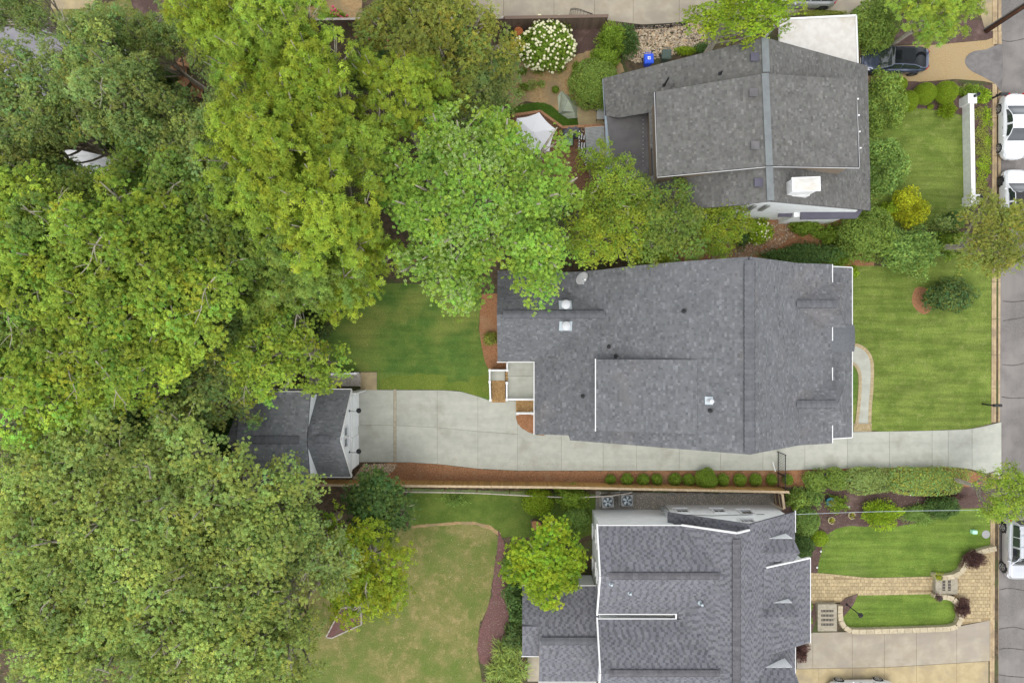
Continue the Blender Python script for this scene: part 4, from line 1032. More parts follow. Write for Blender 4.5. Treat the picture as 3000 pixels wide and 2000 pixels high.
# ============ roofs glimpsed through the wood
SH = thing('grey_flat_roof_house', P(120, 210, 0), 'low building with plain grey roof half hidden by trees, top left', 'house')
pl = Plane(P(0, 79, 4.0), P(300, 80, 4.0), P(100, 330, 4.4))
mb = MB(); mb.prism([pl.hit(u, v) for u, v in ((-120, 78), (292, 80), (300, 345), (-120, 345))], .2); mb.build('roof_slope', 'membrane_pale' if 'membrane_pale' in MATS else mat('membrane_pale', hexc(134, 131, 136), hexc(124, 121, 127), 2.0, hexc(142, 140, 144), .4, .55, rough=.9).name, SH)
mb = MB(); a, b = P(-110, 86, 4), P(288, 335, 4); mb.prism([Vector((a.x, b.y, 3.9)), Vector((b.x, b.y, 3.9)), Vector((b.x, a.y, 3.9)), Vector((a.x, a.y, 3.9))], 4.0); mb.build('wall', 'white_wall', SH)
WS_ = thing('white_shed', P(258, 475, 0), 'small white flat-roofed shed under the trees at left', 'shed')
mb = MB(); mb.prism([P(u, v, 2.6) for u, v in ((186, 442), (318, 438), (330, 520), (190, 525))], 2.6); mb.build('wall', 'white_stucco', WS_)
mb = MB(); mb.prism([P(u, v, 2.72) for u, v in ((183, 440), (321, 435), (330, 452), (192, 455))], .1); mb.build('roof_edge', 'white_paint', WS_)
# ------------------------------------------------------------------ trees, shrubs, hedges
def leaf_arrays(c, nrm, tan, L, Wd, fold, nr):
    """rhombic leaves: centres, normals, long axes -> verts (4 per leaf)"""
    n = len(c)
    tan = tan - nrm * (tan * nrm).sum(1)[:, None]
    tan /= np.linalg.norm(tan, axis=1)[:, None] + 1e-9
    b = np.cross(nrm, tan)
    L = (L * nr.uniform(.65, 1.25, n))[:, None]; Wd = (Wd * nr.uniform(.7, 1.2, n))[:, None]
    v = np.empty((n, 4, 3))
    v[:, 0] = c - tan * L * .5
    v[:, 1] = c + b * Wd * .5 + nrm * fold * L
    v[:, 2] = c + tan * L * .5 - nrm * L * .12
    v[:, 3] = c - b * Wd * .5 + nrm * fold * L
    return v.reshape(-1, 3)

def leaf_mesh(name, v, col, m, extra=None):
    """v: (4n,3); col: (n,3) per leaf"""
    n = len(v) // 4
    nv = len(v)
    me = bpy.data.meshes.new(name)
    ev = np.zeros((0, 3)); ef = []
    if extra is not None: ev, ef, ec = extra
    allv = np.vstack([v, ev]) if len(ev) else v
    me.vertices.add(len(allv)); me.vertices.foreach_set('co', allv.astype(np.float32).ravel())
    li = np.arange(nv); tri = [nv + i for f in ef for i in f]
    loops = np.concatenate([li, np.array(tri, dtype=int)]) if ef else li
    me.loops.add(len(loops)); me.loops.foreach_set('vertex_index', loops.astype(np.int32))
    starts = list(range(0, nv, 4)); tot = [4] * n
    s = nv
    for f in ef: starts.append(s); tot.append(len(f)); s += len(f)
    me.polygons.add(len(starts)); me.polygons.foreach_set('loop_start', np.array(starts, dtype=np.int32)); me.polygons.foreach_set('loop_total', np.array(tot, dtype=np.int32))
    at = me.attributes.new('Col', 'FLOAT_COLOR', 'POINT')
    cc = np.ones((len(allv), 4), dtype=np.float32); cc[:nv, :3] = np.repeat(col, 4, axis=0)
    if ef: cc[nv:, :3] = ec
    at.data.foreach_set('color', cc.ravel())
    me.materials.append(MATS[m]); me.update(); me.validate()
    return me

def unit(a): return a / (np.linalg.norm(a, axis=1)[:, None] + 1e-9)

def crown(name, m, seed, R=4.5, Hh=3.5, zc=9.0, lobes=15, clumps=22, leaves=72, L=.19, Wd=.11, spread=.34, style='oak', pale=0.0, flat_=.78, yvar=.10, bare=0, avoid=None):
    """returns (crown mesh, wood mesh) in local coordinates, origin at the foot of the trunk"""
    nr = np.random.default_rng(seed); r = random.Random(seed)
    LC, LR = [], []
    for i in range(lobes):
        rr = R * math.sqrt((i + .35) / lobes) * r.uniform(.66, .86); a = i * 2.39996 + r.uniform(-.45, .45)
        h = zc + Hh * .62 * (1 - (rr / R) ** 2) + r.uniform(-.35, .35) * Hh * .45
        LC.append((rr * math.cos(a), rr * math.sin(a), h)); LR.append(R * r.uniform(.22, .37) * (15 / lobes) ** .4)
    C, Dr, ID = [], [], []
    for i, (c, lr) in enumerate(zip(LC, LR)):
        k = max(4, int(clumps * (lr / (R * .32)) ** 2))
        d = nr.normal(size=(k, 3)); d[:, 2] = np.abs(d[:, 2]) * 1.05 - .42 * nr.random(k); d = unit(d)
        rad_ = lr * nr.uniform(.55, 1.15, k)
        p = np.array(c) + d * rad_[:, None] * np.array([1, 1, flat_])
        C.append(p); Dr.append(d); ID += [i] * k
    C = np.vstack(C); Dr = np.vstack(Dr)
    if avoid:
        ok = np.hypot(C[:, 0] - avoid[0], C[:, 1] - avoid[1]) > avoid[2]; C, Dr = C[ok], Dr[ok]; ID = [a for a, b in zip(ID, ok) if b]
    K = len(C)
    cs = nr.uniform(.75, 1.3, K)
    per = 8 if style == 'spray' else 6          # leaves in one whorl at a shoot tip
    cnt = np.maximum(2, (leaves / per * cs ** 1.5)).astype(int); rix = np.repeat(np.arange(K), cnt); nR = len(rix)
    lean = unit(Dr * .7 + np.array([0, 0, .75]))
    off = nr.normal(size=(nR, 3)) * spread * cs[rix][:, None]
    lo = lean[rix]
    off -= lo * ((off * lo).sum(1) * .55)[:, None]
    rc = C[rix] + off
    rn = unit(lo * .8 + off * .5 + np.array([0, 0, .55]) + nr.normal(size=(nR, 3)) * .30)
    ra = unit(np.cross(rn, nr.normal(size=(nR, 3)))); rb = np.cross(rn, ra)
    th = (np.arange(per) * 2 * np.pi / per)[None, :] + nr.uniform(0, 6.28, nR)[:, None] + nr.normal(0, .25, (nR, per))
    tan = (ra[:, None, :] * np.cos(th)[..., None] + rb[:, None, :] * np.sin(th)[..., None]).reshape(-1, 3)
    idx = np.repeat(np.arange(nR), per); n = len(idx)
    rnn = rn[idx]; dr = .30 if style == 'spray' else .18
    tan = unit(tan - rnn * nr.uniform(-.1, dr * 2.4, n)[:, None])
    pos = rc[idx] + tan * (L * .5) + rnn * nr.normal(0, .03, n)[:, None]
    nrm = unit(rnn + tan * .25 + nr.normal(size=(n, 3)) * .16)
    v = leaf_arrays(pos, nrm, tan, L, Wd, .08, nr)
    lobe_t = nr.normal(1, .10, lobes); cl_t = nr.normal(1, .13, K); yv = nr.normal(0, yvar, K); ro_t = nr.normal(1, .13, nR)
    t = (lobe_t[np.array(ID)][rix] * cl_t[rix] * ro_t)[idx] * nr.normal(1, .06, n); t = np.clip(t, .5, 1.7)
    yy = yv[rix][idx] + nr.normal(0, .05, nR)[idx]
    col = np.stack([t * (1 + yy), t, t * (1 - yy * .8)], 1)
    if pale:        # silvery undersides turned up by the wind on some boughs
        lp = np.where(nr.random(lobes) < pale, nr.uniform(.3, .65, lobes), .03); pk = nr.random(nR) < lp[np.array(ID)][rix]; flip = pk[idx] & (nr.random(n) < .65)
        col[flip] = np.array([1.6, 1.35, 3.0]) * nr.uniform(.7, 1.12, flip.sum())[:, None]
    me = leaf_mesh(name + '_crown', v, col, m)
    # wood: trunk, limbs to each lobe, twigs to tufts
    mb = MB()
    tr = .05 * R + .06
    fork = Vector((r.uniform(-.3, .3), r.uniform(-.3, .3), zc * .52))
    mb.tube([(0, 0, -.1), (0, 0, .5), fork * .5 + Vector((.05, .1, 0)), fork, Vector((fork.x * 1.2, fork.y, zc + Hh * .3))], [tr * 1.45, tr * 1.1, tr, tr * .85, tr * .3], 8)
    for i, c in enumerate(LC):
        c = Vector(c); st = fork + Vector((0, 0, r.uniform(-.12, .25) * zc)); mid = st.lerp(c, .5) + Vector((r.uniform(-.4, .4), r.uniform(-.4, .4), -.1 * R))
        mb.tube(smooth_curve([st, mid, c, c + (c - mid) * .3], 3), [tr * .44 * (1 - .09 * k) for k in range(10)][:10], 5)
        own = [k for k in range(K) if ID[k] == i]
        for k in own[::2]:
            e = Vector(C[k]); s0 = mid.lerp(c, r.uniform(.5, 1.0)); m2 = s0.lerp(e, .55) + Vector((r.uniform(-.2, .2), r.uniform(-.2, .2), r.uniform(-.05, .2)))
            mb.tube([s0, m2, e + (e - m2) * .25], [.04, .028, .010], 3, False)
    for k in range(bare):       # pale limbs that show among the leaves
        i = r.randrange(lobes); c = Vector(LC[i]); a = r.uniform(0, 6.28); d = Vector((math.cos(a), math.sin(a), 0)); lr = LR[i]
        p0 = c + Vector((0, 0, lr * flat_ * .62)) - d * lr * .5; p3 = p0 + d * lr * r.uniform(1.2, 2.0) + Vector((0, 0, -lr * .12)); sdv = Vector((-d.y, d.x, 0))
        p1 = p0.lerp(p3, .35) + sdv * r.uniform(-.3, .3) + Vector((0, 0, .12)); p2 = p0.lerp(p3, .7) + sdv * r.uniform(-.35, .35) + Vector((0, 0, .10))
        cv = smooth_curve([p0, p1, p2, p3], 3); mb.tube(cv, [.05 * (1 - .08 * j) for j in range(len(cv))], 4, False)
        for f, sg in ((3, 1), (6, -1)):
            e = cv[f] + d * lr * .45 + sdv * sg * lr * .4; mb.tube([cv[f], cv[f].lerp(e, .5) + Vector((0, 0, .05)), e], [.03, .022, .01], 3, False)
    wd = mb.mesh(name + '_trunk', 'bark_pale')
    return me, wd, zc + Hh * .3

def tree(tpl, u, v, zt, scale, label, cat='tree', group=None, name='oak_tree', m=None, rz=0.0, sy=1.0, bark=None, hz=None):
    """u,v: where the crown's middle shows at height zt"""
    hzv = hz if hz else min(max(zt / tpl[2], scale * .85), scale * 1.7)
    c = P(u, v, tpl[2] * hzv)
    t = thing(name, (c.x, c.y, 0), label, cat, group)
    t.rotation_euler = (0, 0, rz)
    t.scale = (scale, scale * sy, hzv)
    for nm, me in (('crown', tpl[0]), ('trunk', tpl[1])):
        o = inst(nm, me, t)
        mm = m if nm == 'crown' else bark
        if mm: o.material_slots[0].link = 'OBJECT'; o.material_slots[0].material = MATS[mm]
    return t

OAK = [crown('oak%d' % i, 'leaf_dull', 100 + i, 4.6, 3.6, 9.0, 17, 22, 102, .140, .095, .27, bare=4) for i in range(4)]
HIC = [crown('hickory%d' % i, 'leaf_yellow', 120 + i, 4.4, 3.8, 9.0, 17, 19, 96, .24, .068, .235, 'spray', yvar=.07) for i in range(3)]
FINE = [crown('fine%d' % i, 'leaf_grey', 140 + i, 4.6, 3.0, 8.0, 21, 24, 108, .115, .078, .26, bare=2, yvar=.08) for i in range(3)]
SOFT = [crown('soft%d' % i, 'leaf_olive', 160 + i, 4.0, 3.2, 6.5, 14, 24, 108, .12, .065, .24, yvar=.10) for i in range(2)]
MAPLE = crown('maple', 'leaf_maple', 181, 6.3, 4.2, 9.0, 46, 58, 108, .120, .086, .25, pale=.30, yvar=.08, avoid=(4.7, 3.5, 1.5))
SMALL = [crown('small%d' % i, 'leaf_green', 190 + i, 2.4, 2.0, 3.2, 10, 22, 84, .12, .08, .22) for i in range(3)]
MAG = crown('magnolia', 'leaf_magnolia', 197, 3.6, 2.4, 4.5, 14, 16, 60, .20, .095, .28, bare=6, yvar=.10)

# --- the wood on the left: (u, v, height of crown middle, scale, template, leaf colour, where)
WOOD = [
 # bright oaks in the middle left
 (350, 735, 13, 1.0, OAK[0], 'leaf_bright', 'upright bright green oak in the middle of the left wood'), (500, 830, 12, 1.05, OAK[1], 'leaf_bright', 'bright green oak left of the hidden lawn corner'),
 (300, 930, 12, 1.05, OAK[2], 'leaf_bright', 'bright green oak above the dark gap left of the garage'), (90, 720, 12, 1.05, OAK[3], 'leaf_bright', 'green oak at the left edge below the white shed'),
 (90, 930, 11, 1.05, OAK[0], 'leaf_green', 'green oak at the left edge level with the garage stair'), (130, 1130, 11, 1.0, OAK[1], 'leaf_bright', 'bright oak at the left edge level with the garage roof'),
 (430, 1060, 11, .85, OAK[3], 'leaf_bright', 'small bright oak just above the dark understorey'), (828, 1028, 10, .74, OAK[2], 'leaf_bright', 'bright oak overhanging the garage and stair'),
 (640, 690, 11, .85, OAK[1], 'leaf_green', 'green oak beside the yellow-green trees'), (690, 940, 8, .75, OAK[0], 'leaf_dull', 'dull green tree in the gap left of the lawn'),
 (640, 1120, 8, .72, OAK[3], 'leaf_dull', 'dull green tree behind the garage roof'), (0, 545, 11, .72, OAK[2], 'leaf_dull', 'dull oak at the left edge beside the white shed'), (480, 700, 11, .9, OAK[3], 'leaf_green', 'green oak between the bright oak and yellow-green trees'),
 # grey-green oaks top left
 (45, 300, 10, .78, OAK[1], 'leaf_dull', 'dull oak over the plain grey roof at the left edge'), (275, 185, 10, .62, OAK[3], 'leaf_dull', 'dull oak whose crown covers the end of the plain grey roof'),
 (360, 300, 12, .68, OAK[0], 'leaf_dull', 'dull oak left of the orange chairs'), (130, 375, 11, .60, OAK[2], 'leaf_dull', 'dull oak just above the white shed'),
 (440, 500, 11, .60, OAK[1], 'leaf_green', 'dull oak right of the white shed'), (745, 305, 12, .62, OAK[3], 'leaf_dull', 'dull oak right of the orange chairs'),
 (545, 452, 11, .60, OAK[2], 'leaf_dull', 'dull oak below the orange chairs'), (670, 505, 11, .80, OAK[0], 'leaf_dull', 'dull oak between orange chairs and yellow-green trees'), (440, 130, 10, .45, OAK[2], 'leaf_dull', 'small dull oak touching the pale rail fence'),
 (80, 20, 10, .55, FINE[1], 'leaf_dull', 'sparse tree with pale limbs in the top left corner'), (175, 660, 12, .78, OAK[0], 'leaf_green', 'green oak directly below the white shed'),
 (520, 95, 9, .46, OAK[0], 'leaf_dull', 'small dull oak between the pale rail fence and orange chairs'), (330, 95, 9, .44, OAK[1], 'leaf_dull', 'small dull oak beside the end of the grey roof'), (440, 330, 10, .52, OAK[2], 'leaf_dull', 'small dull oak on the left of the orange chairs'), (245, 300, 10, .55, OAK[3], 'leaf_dull', 'small dull oak between the grey roof and white shed'),
 (130, 480, 9, .5, OAK[0], 'leaf_green', 'small oak touching the white shed on its left'), (660, 170, 11, .48, OAK[1], 'leaf_dull', 'small dull oak above right of the orange chairs'), (640, 400, 11, .6, OAK[3], 'leaf_dull', 'dull oak to the lower right of the orange chairs'), (330, 590, 11, .6, OAK[1], 'leaf_green', 'green oak just under the white shed, right side'), (40, 420, 10, .55, OAK[3], 'leaf_dull', 'dull oak at the left edge above the white shed'), (560, 560, 11, .7, OAK[0], 'leaf_green', 'green oak between the bright oaks and the dull oaks'),
 # yellow-green hickories
 (665, 45, 12, .72, HIC[0], 'leaf_yellow', 'yellow-green tree at the pale rail fence end'), (800, 130, 13, .82, HIC[1], 'leaf_bright', 'yellow-green tree below the garden tractor'),
 (905, 275, 13, .84, HIC[2], 'leaf_yellow', 'large yellow-green tree left of the pink blossoms'), (790, 400, 14, .86, HIC[0], 'leaf_yellow', 'yellow-green tree in the centre of its clump'),
 (1160, 285, 11, .75, HIC[1], 'leaf_yellow', 'yellow-green tree below the pink blossoms'), (1010, 440, 12, .82, HIC[0], 'leaf_bright', 'yellow-green tree touching the big maple on its left'),
 (780, 570, 12, .84, HIC[2], 'leaf_bright', 'yellow-green tree left of the big maple'), (945, 610, 13, .86, HIC[1], 'leaf_yellow', 'yellow-green tree tucked against the big maple'),
 (880, 745, 11, .88, HIC[0], 'leaf_green', 'olive yellow-green tree above the back lawn'), (1030, 790, 9, .72, HIC[2], 'leaf_yellow', 'yellow-green tree at the back lawn edge under the maple'),
 (800, 870, 9, .72, HIC[1], 'leaf_green', 'green tree at the left end of the back lawn'), (765, 225, 12, .6, HIC[0], 'leaf_green', 'green tree between the dull oaks and yellow-green trees'),
 # bottom-left fine-leaved canopy
 (300, 1420, 11, 1.12, FINE[0], 'leaf_grey', 'fine-leaved grey-green tree below the dark understorey'), (560, 1430, 11, 1.1, FINE[1], 'leaf_grey', 'fine-leaved grey-green tree left of the rust-brown branch'),
 (775, 1510, 10, .85, FINE[2], 'leaf_grey', 'fine-leaved tree against the garage roof corner'), (80, 1440, 10, 1.0, FINE[2], 'leaf_grey', 'fine-leaved tree at the left edge below the garage level'),
 (450, 1640, 11, 1.15, FINE[2], 'leaf_grey', 'fine-leaved tree in the centre of the lower left canopy'), (700, 1660, 11, 1.1, FINE[0], 'leaf_grey', 'fine-leaved tree left of the magnolia'),
 (190, 1640, 11, 1.05, FINE[1], 'leaf_grey', 'fine-leaved tree in the lower left beside the picture edge'), (15, 1800, 10, .98, FINE[0], 'leaf_green', 'green tree at the lower left edge'),
 (200, 1900, 10, 1.0, FINE[2], 'leaf_grey', 'fine-leaved tree in the bottom left corner'), (440, 1890, 11, 1.05, FINE[1], 'leaf_grey', 'fine-leaved tree at the bottom edge, second from the corner'),
 (660, 1880, 11, 1.05, FINE[2], 'leaf_grey', 'fine-leaved tree at the bottom edge above the dry lawn corner'), (815, 1850, 9, .64, FINE[0], 'leaf_grey', 'fine-leaved tree left of the raised bed'),
 (880, 1620, 9, .80, FINE[1], 'leaf_dull', 'dull tree behind the magnolia'), (780, 1990, 9, .8, FINE[0], 'leaf_grey', 'fine-leaved tree at the bottom edge beside the dry lawn'),
]
for i, (u, v, z, s, tpl, m, lab) in enumerate(WOOD):
    nm = 'hickory_tree' if tpl in HIC else ('elm_tree' if tpl in FINE else 'oak_tree')
    tree(tpl, u, v, z, s, lab, 'tree', 'trees of the left wood', nm, m, rz=i * 1.7, sy=1.0 if i % 3 else .94, bark='bark' if m in ('leaf_under',) else None)
# bright tuft trees inside the lower canopy
tree(FINE[1], 520, 1545, 12.5, .55, 'bright yellow-green crown standing out of the lower left canopy', 'tree', 'trees of the left wood', 'elm_tree', 'leaf_bright', 2.2)
# understorey in the dark gap
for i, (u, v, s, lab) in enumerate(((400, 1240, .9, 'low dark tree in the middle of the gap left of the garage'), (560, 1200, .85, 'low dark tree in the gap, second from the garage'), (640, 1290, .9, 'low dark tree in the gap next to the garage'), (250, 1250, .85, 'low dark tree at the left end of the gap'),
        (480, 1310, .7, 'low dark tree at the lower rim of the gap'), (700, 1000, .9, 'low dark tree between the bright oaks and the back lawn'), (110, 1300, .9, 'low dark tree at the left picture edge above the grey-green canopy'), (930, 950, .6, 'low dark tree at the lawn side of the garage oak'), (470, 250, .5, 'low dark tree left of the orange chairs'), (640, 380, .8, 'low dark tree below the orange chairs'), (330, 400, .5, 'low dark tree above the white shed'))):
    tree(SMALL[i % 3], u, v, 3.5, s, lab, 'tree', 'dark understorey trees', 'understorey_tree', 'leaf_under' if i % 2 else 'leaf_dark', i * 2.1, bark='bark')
tree(SMALL[1], 690, 1392, 9.6, .36, 'rust-brown withered branch top beside the garage', 'tree', None, 'withered_tree', 'leaf_rust', .4, hz=2.1)
def bare_tree(u, v, z, s, hz, label, rz):
    c = P(u, v, z); t = thing('bare_tree', (c.x, c.y, 0), label, 'tree'); t.scale = (s, s, hz); t.rotation_euler = (0, 0, rz)
    inst('trunk', FINE[0][1], t)
bare_tree(815, 1715, 11, .42, 1.02, 'leafless pale branches showing in the lower left canopy', .4)
bare_tree(380, 440, 11, .40, 1.06, 'leafless pale limbs right of the white shed', 1.4)
tree(MAPLE, 1402, 606, 11, 1.07, 'big silver maple with pale leaf undersides between the two houses', 'tree', None, 'silver_maple', None, .35, sy=.96)
tree(SOFT[0], 1270, 100, 9, 1.12, 'soft olive evergreen by the concrete drive, top centre', 'tree', 'olive evergreens', 'cedar_tree', 'leaf_olive', .3)
tree(SOFT[1], 1190, 30, 8, .66, 'soft olive evergreen beside the pink blossoms', 'tree', 'olive evergreens', 'cedar_tree', 'leaf_olive', 1.9)
tree(SOFT[1], 1330, 240, 7, .85, 'darker olive evergreen above the white umbrella', 'tree', 'olive evergreens', 'cedar_tree', 'leaf_dull', 3.0)
tree(SOFT[0], 1440, 260, 6, .58, 'small olive evergreen next to the bare tan dirt', 'tree', 'olive evergreens', 'cedar_tree', 'leaf_dull', 4.2)
tree(SMALL[2], 1090, 210, 4, .75, 'dark green tree under the pink blossoms', 'tree', None, 'holly_tree', 'leaf_dark', .6, bark='bark')
tree(SMALL[0], 1300, 335, 3, .5, 'reddish purple shrub tree between cedar and maple', 'tree', None, 'plum_tree', 'leaf_burgundy', .6, bark='bark')
# right of the maple
tree(FINE[2], 1790, 545, 8, .58, 'light green tree beside the membrane roof of the north house', 'tree', None, 'elm_tree', 'leaf_bright', 1.1)
tree(SOFT[1], 1768, 668, 7, .80, 'yellow-green tree between the satellite dish and north house', 'tree', None, 'elm_tree', 'leaf_yellow', .2, sy=.9)
tree(SOFT[0], 1945, 655, 7, .76, 'yellow-green tree at the north house corner', 'tree', None, 'elm_tree', 'leaf_green', 2.6)
tree(SOFT[1], 2092, 660, 6, .60, 'small yellow-green tree against the white gable', 'tree', None, 'elm_tree', 'leaf_yellow', 1.0)
tree(SMALL[1], 1915, 715, 4, .75, 'bushy yellowish tree at the roof edge of the middle house', 'tree', None, 'elm_tree', 'leaf_yellow', 2.0)
tree(FINE[0], 2165, 20, 9, .90, 'bright green tree over the concrete drive behind the north house', 'tree', None, 'elm_tree', 'leaf_lime', 0.0, sy=.56)
tree(HIC[2], 2752, 22, 6, .72, 'feathery bright green tree next to the utility pole', 'tree', None, 'honey_locust', 'leaf_bright', .2, sy=.8)
tree(SOFT[0], 2910, 692, 6, .78, 'olive tree with bare twigs leaning over the kerb', 'tree', None, 'myrtle_tree', 'leaf_olive', .9, sy=1.0)
tree(FINE[0], 2950, 1450, 6, .52, 'bright green street tree above the silver car', 'tree', None, 'street_tree', 'leaf_bright', 2.0)
tree(MAG, 1048, 1652, 6, .96, 'yellow-green magnolia with bare twigs over the dry lawn', 'tree', None, 'magnolia_tree', None, .5, sy=1.15)
tree(SMALL[2], 1110, 1470, 4.5, 1.05, 'dark green tree at the fence beside the garage', 'tree', None, 'holly_tree', 'leaf_dark', 1.5)
tree(SMALL[0], 1600, 1655, 4.5, 1.15, 'bright green tree at the corner of the south house', 'tree', None, 'garden_tree', 'leaf_lime', .7)

# --- shrubs
def shrub(u, v, rx, ry, h, m, label, leaf=.10, wd=.06, dens=1.0, lump=.10, seed=None, name='shrub', group=None, zb=0.0, tilt=.55, core=True, rz=0.0, flowers=None, boxy=0.0, style='leaf', yvar=.08):
    """u,v: middle of the foot on the survey grid; radii and height in metres"""
    sd = seed if seed is not None else int(u * 7 + v * 13)
    nr = np.random.default_rng(sd); r = random.Random(sd)
    c = P(u, v, h * .55)
    leaf *= 1.22; wd *= 1.22
    area = 2 * math.pi * ((rx * ry + (rx + ry) * h * .6) / 2.2)
    n = int(min(9000, max(260, area / (leaf * wd * .5) * 1.25 * dens)))
    d = nr.normal(size=(n, 3)); d[:, 2] = np.abs(d[:, 2]) * 1.1 - .15 * nr.random(n); d = unit(d)
    ph = [(nr.normal(size=3) * r.uniform(2, 6), r.uniform(0, 6.28)) for _ in range(7)]
    def amp(dd):
        a = np.zeros(len(dd))
        for k, p in ph: a += np.sin(dd @ k + p)
        return 1 + lump * a / 2.2
    A = amp(d)
    e = np.array([rx, ry, h * .62])
    def shape(dd):
        if boxy:
            s = (np.abs(dd) ** (2 + boxy)).sum(1) ** (1 / (2 + boxy)); return dd / s[:, None]
        return dd
    depth = 1 - np.abs(nr.normal(0, .08 + lump * .6, n))
    pos = shape(d) * e * (A * depth)[:, None] + np.array([0, 0, h * .38])
    pos[:, 2] = np.maximum(pos[:, 2], .02)
    nrm = unit(d / e * e.mean() + nr.normal(size=(n, 3)) * tilt + np.array([0, 0, .25]))
    tan = unit(nr.normal(size=(n, 3)) + np.array([0, 0, .3]))
    if style == 'spike': tan = unit(d + nr.normal(size=(n, 3)) * .25); nrm = unit(np.cross(tan, nr.normal(size=(n, 3))) + np.array([0, 0, .4]))
    vv = leaf_arrays(pos, nrm, tan, leaf, wd, .08, nr)
    t = nr.normal(1, .22, n) * (1 + (A - 1) * .6); t = np.clip(t, .45, 1.8); yy = nr.normal(0, yvar, n)
    col = np.stack([t * (1 + yy), t, t * (1 - yy)], 1)
    ex = None
    if core:
        cv, cf = [], []
        for i in range(7):
            for j in range(14):
                th = i / 6 * 1.75; a = j / 14 * 6.283
                cv.append((math.sin(th) * math.cos(a), math.sin(th) * math.sin(a), math.cos(th)))
        cv = np.array(cv); cv = shape(cv) * e * (amp(cv) * .70)[:, None] + np.array([0, 0, h * .38]); cv[:, 2] = np.maximum(cv[:, 2], .01)
        for i in range(6):
            for j in range(14): cf.append((i * 14 + j, i * 14 + (j + 1) % 14, (i + 1) * 14 + (j + 1) % 14, (i + 1) * 14 + j)[::-1])
        ex = (cv, cf, np.ones((len(cv), 3)) * .8)
    t_ = thing(name, (c.x, c.y, zb), label, 'shrub', group); t_.rotation_euler = (0, 0, rz)
    inst('foliage', leaf_mesh('foliage', vv, col, m, ex), t_)
    mb = MB()
    for k in range(4):
        a = k * 1.7; mb.tube([(.03 * math.cos(a), .03 * math.sin(a), -.05), (rx * .3 * math.cos(a), ry * .3 * math.sin(a), h * .55)], [.03, .012], 5)
    inst('stem', mb.mesh('stem', 'bark'), t_)
    if flowers:
        fm, fn, fs = flowers
        fd = nr.normal(size=(fn, 3)); fd[:, 2] = np.abs(fd[:, 2]) * 1.3 - .1; fd = unit(fd)
        fp = fd * e * (amp(fd) * 1.02)[:, None] + np.array([0, 0, h * .38])
        bs = MB(); bs.lathe([(fs * .5, -fs * .7), (fs * .95, -fs * .2), (fs * .9, fs * .25), (fs * .5, fs * .6), (fs * .1, fs * .72)], (0, 0, 0), 7, (1, 1, 1)); fme = bs.mesh('flower', fm, smooth=True)
        for k in range(fn):
            s = r.uniform(.65, 1.2); inst('flower', fme, t_, fp[k], r.random() * 6, (s, s, s))
    return t_

G_BOX = 'clipped box balls along the wood fence'
for i, (u, rr) in enumerate(((1789, .40), (1838, .46), (1885, .48), (1925, .46), (1978, .48), (2018, .46), (2071, .82), (2120, .47), (2169, .48), (2215, .47), (2262, .42), (2309, .40))):
    o = ['first', 'second', 'third', 'fourth', 'fifth', 'sixth', '', 'fourth from the gate', 'third from the gate', 'second from the gate', 'nearest', ''][i]
    lab = 'large box ball, biggest in the row along the fence' if i == 6 else ('small box ball just beyond the black gate' if i == 11 else ('small box ball nearest the black gate, on its house side' if i == 10 else ('small box ball %s, right of the biggest one' % o if i > 6 else '%s small box ball counted from the left along the fence' % o)))
    shrub(u, 1405 if i != 6 else 1403, rr, rr, rr * 1.7, 'leaf_clip', lab, .07, .045, 1.2, .07, name='box_shrub', group=G_BOX)
# north house garden
shrub(1605, 128, 1.95, 1.95, 2.3, 'leaf_clip', 'white flowering hydrangea beside the dark wood fence', .14, .09, 1.1, .16, name='hydrangea', flowers=('flower_cream', 270, .10))
shrub(1740, 242, 1.85, 1.85, 2.4, 'leaf_green', 'big round dark green shrub at the north house corner', .13, .06, 1.2, .05, name='round_shrub', style='leaf')
shrub(1775, 168, 1.2, .9, 1.5, 'leaf_clip', 'smaller green shrub peeking behind the big round shrub', .12, .06, 1.1, .12)
shrub(1795, 118, 1.15, 1.2, 2.0, 'leaf_clip', 'spiky green conifer shrub near the river stones', .20, .05, 1.1, .2, name='conifer_shrub', style='spike')
shrub(1838, 118, .85, 1.1, 1.8, 'leaf_dark', 'dark green conifer shrub beside the lighter spiky one', .20, .05, 1.1, .2, name='conifer_shrub', style='spike')
shrub(1628, 262, .27, .27, .5, 'leaf_clip', 'tiny round bush on the bare dirt', .06, .04, 1.2, .05)
for i, (u, v, s) in enumerate(((1475, 205, .5), (1530, 208, .4), (1580, 205, .45), (1640, 200, .4), (1690, 195, .35), (1558, 250, .45), (1585, 246, .3), (1535, 255, .4), (1520, 270, .35), (1465, 150, .5))):
    shrub(u, v, s, s * .8, s * .9, 'leaf_yucca' if i in (5, 6) else 'leaf_clip', ['grassy clump at the left end of the row under the hydrangea', 'grassy clump, second in the row under the hydrangea', 'grassy clump, third in the row under the hydrangea', 'grassy clump, fourth in the row under the hydrangea', 'grassy clump at the right end of the row under the hydrangea', 'variegated yellowish clump in the middle of the tan dirt', 'small yellowish clump right of the variegated one', 'green clump left of the variegated yellowish one', 'green clump nearest the olive evergreen on the dirt', 'green clump on the weedy patch beside the statue'][i], .2, .03, .9, .25, name='grass_clump', group='grassy clumps along the dirt bed', style='spike', core=False)
shrub(1510, 108, 1.0, .8, .5, 'leaf_dark', 'low dark ground cover around the terracotta bird bath', .1, .06, 1.2, .25, name='ground_cover')
shrub(2010, 148, .9, .3, .7, 'leaf_box', 'narrow bright shrub at the north eave beside the bins', .09, .06, 1.2, .15)
shrub(2060, 142, .8, .35, .8, 'leaf_dark', 'dark shrub at the north eave under the tree', .09, .06, 1.2, .15)
shrub(2410, 40, 2.4, .28, .5, 'leaf_olive', 'low weedy strip along the carport edge', .10, .05, 1.0, .3, name='weed_strip')
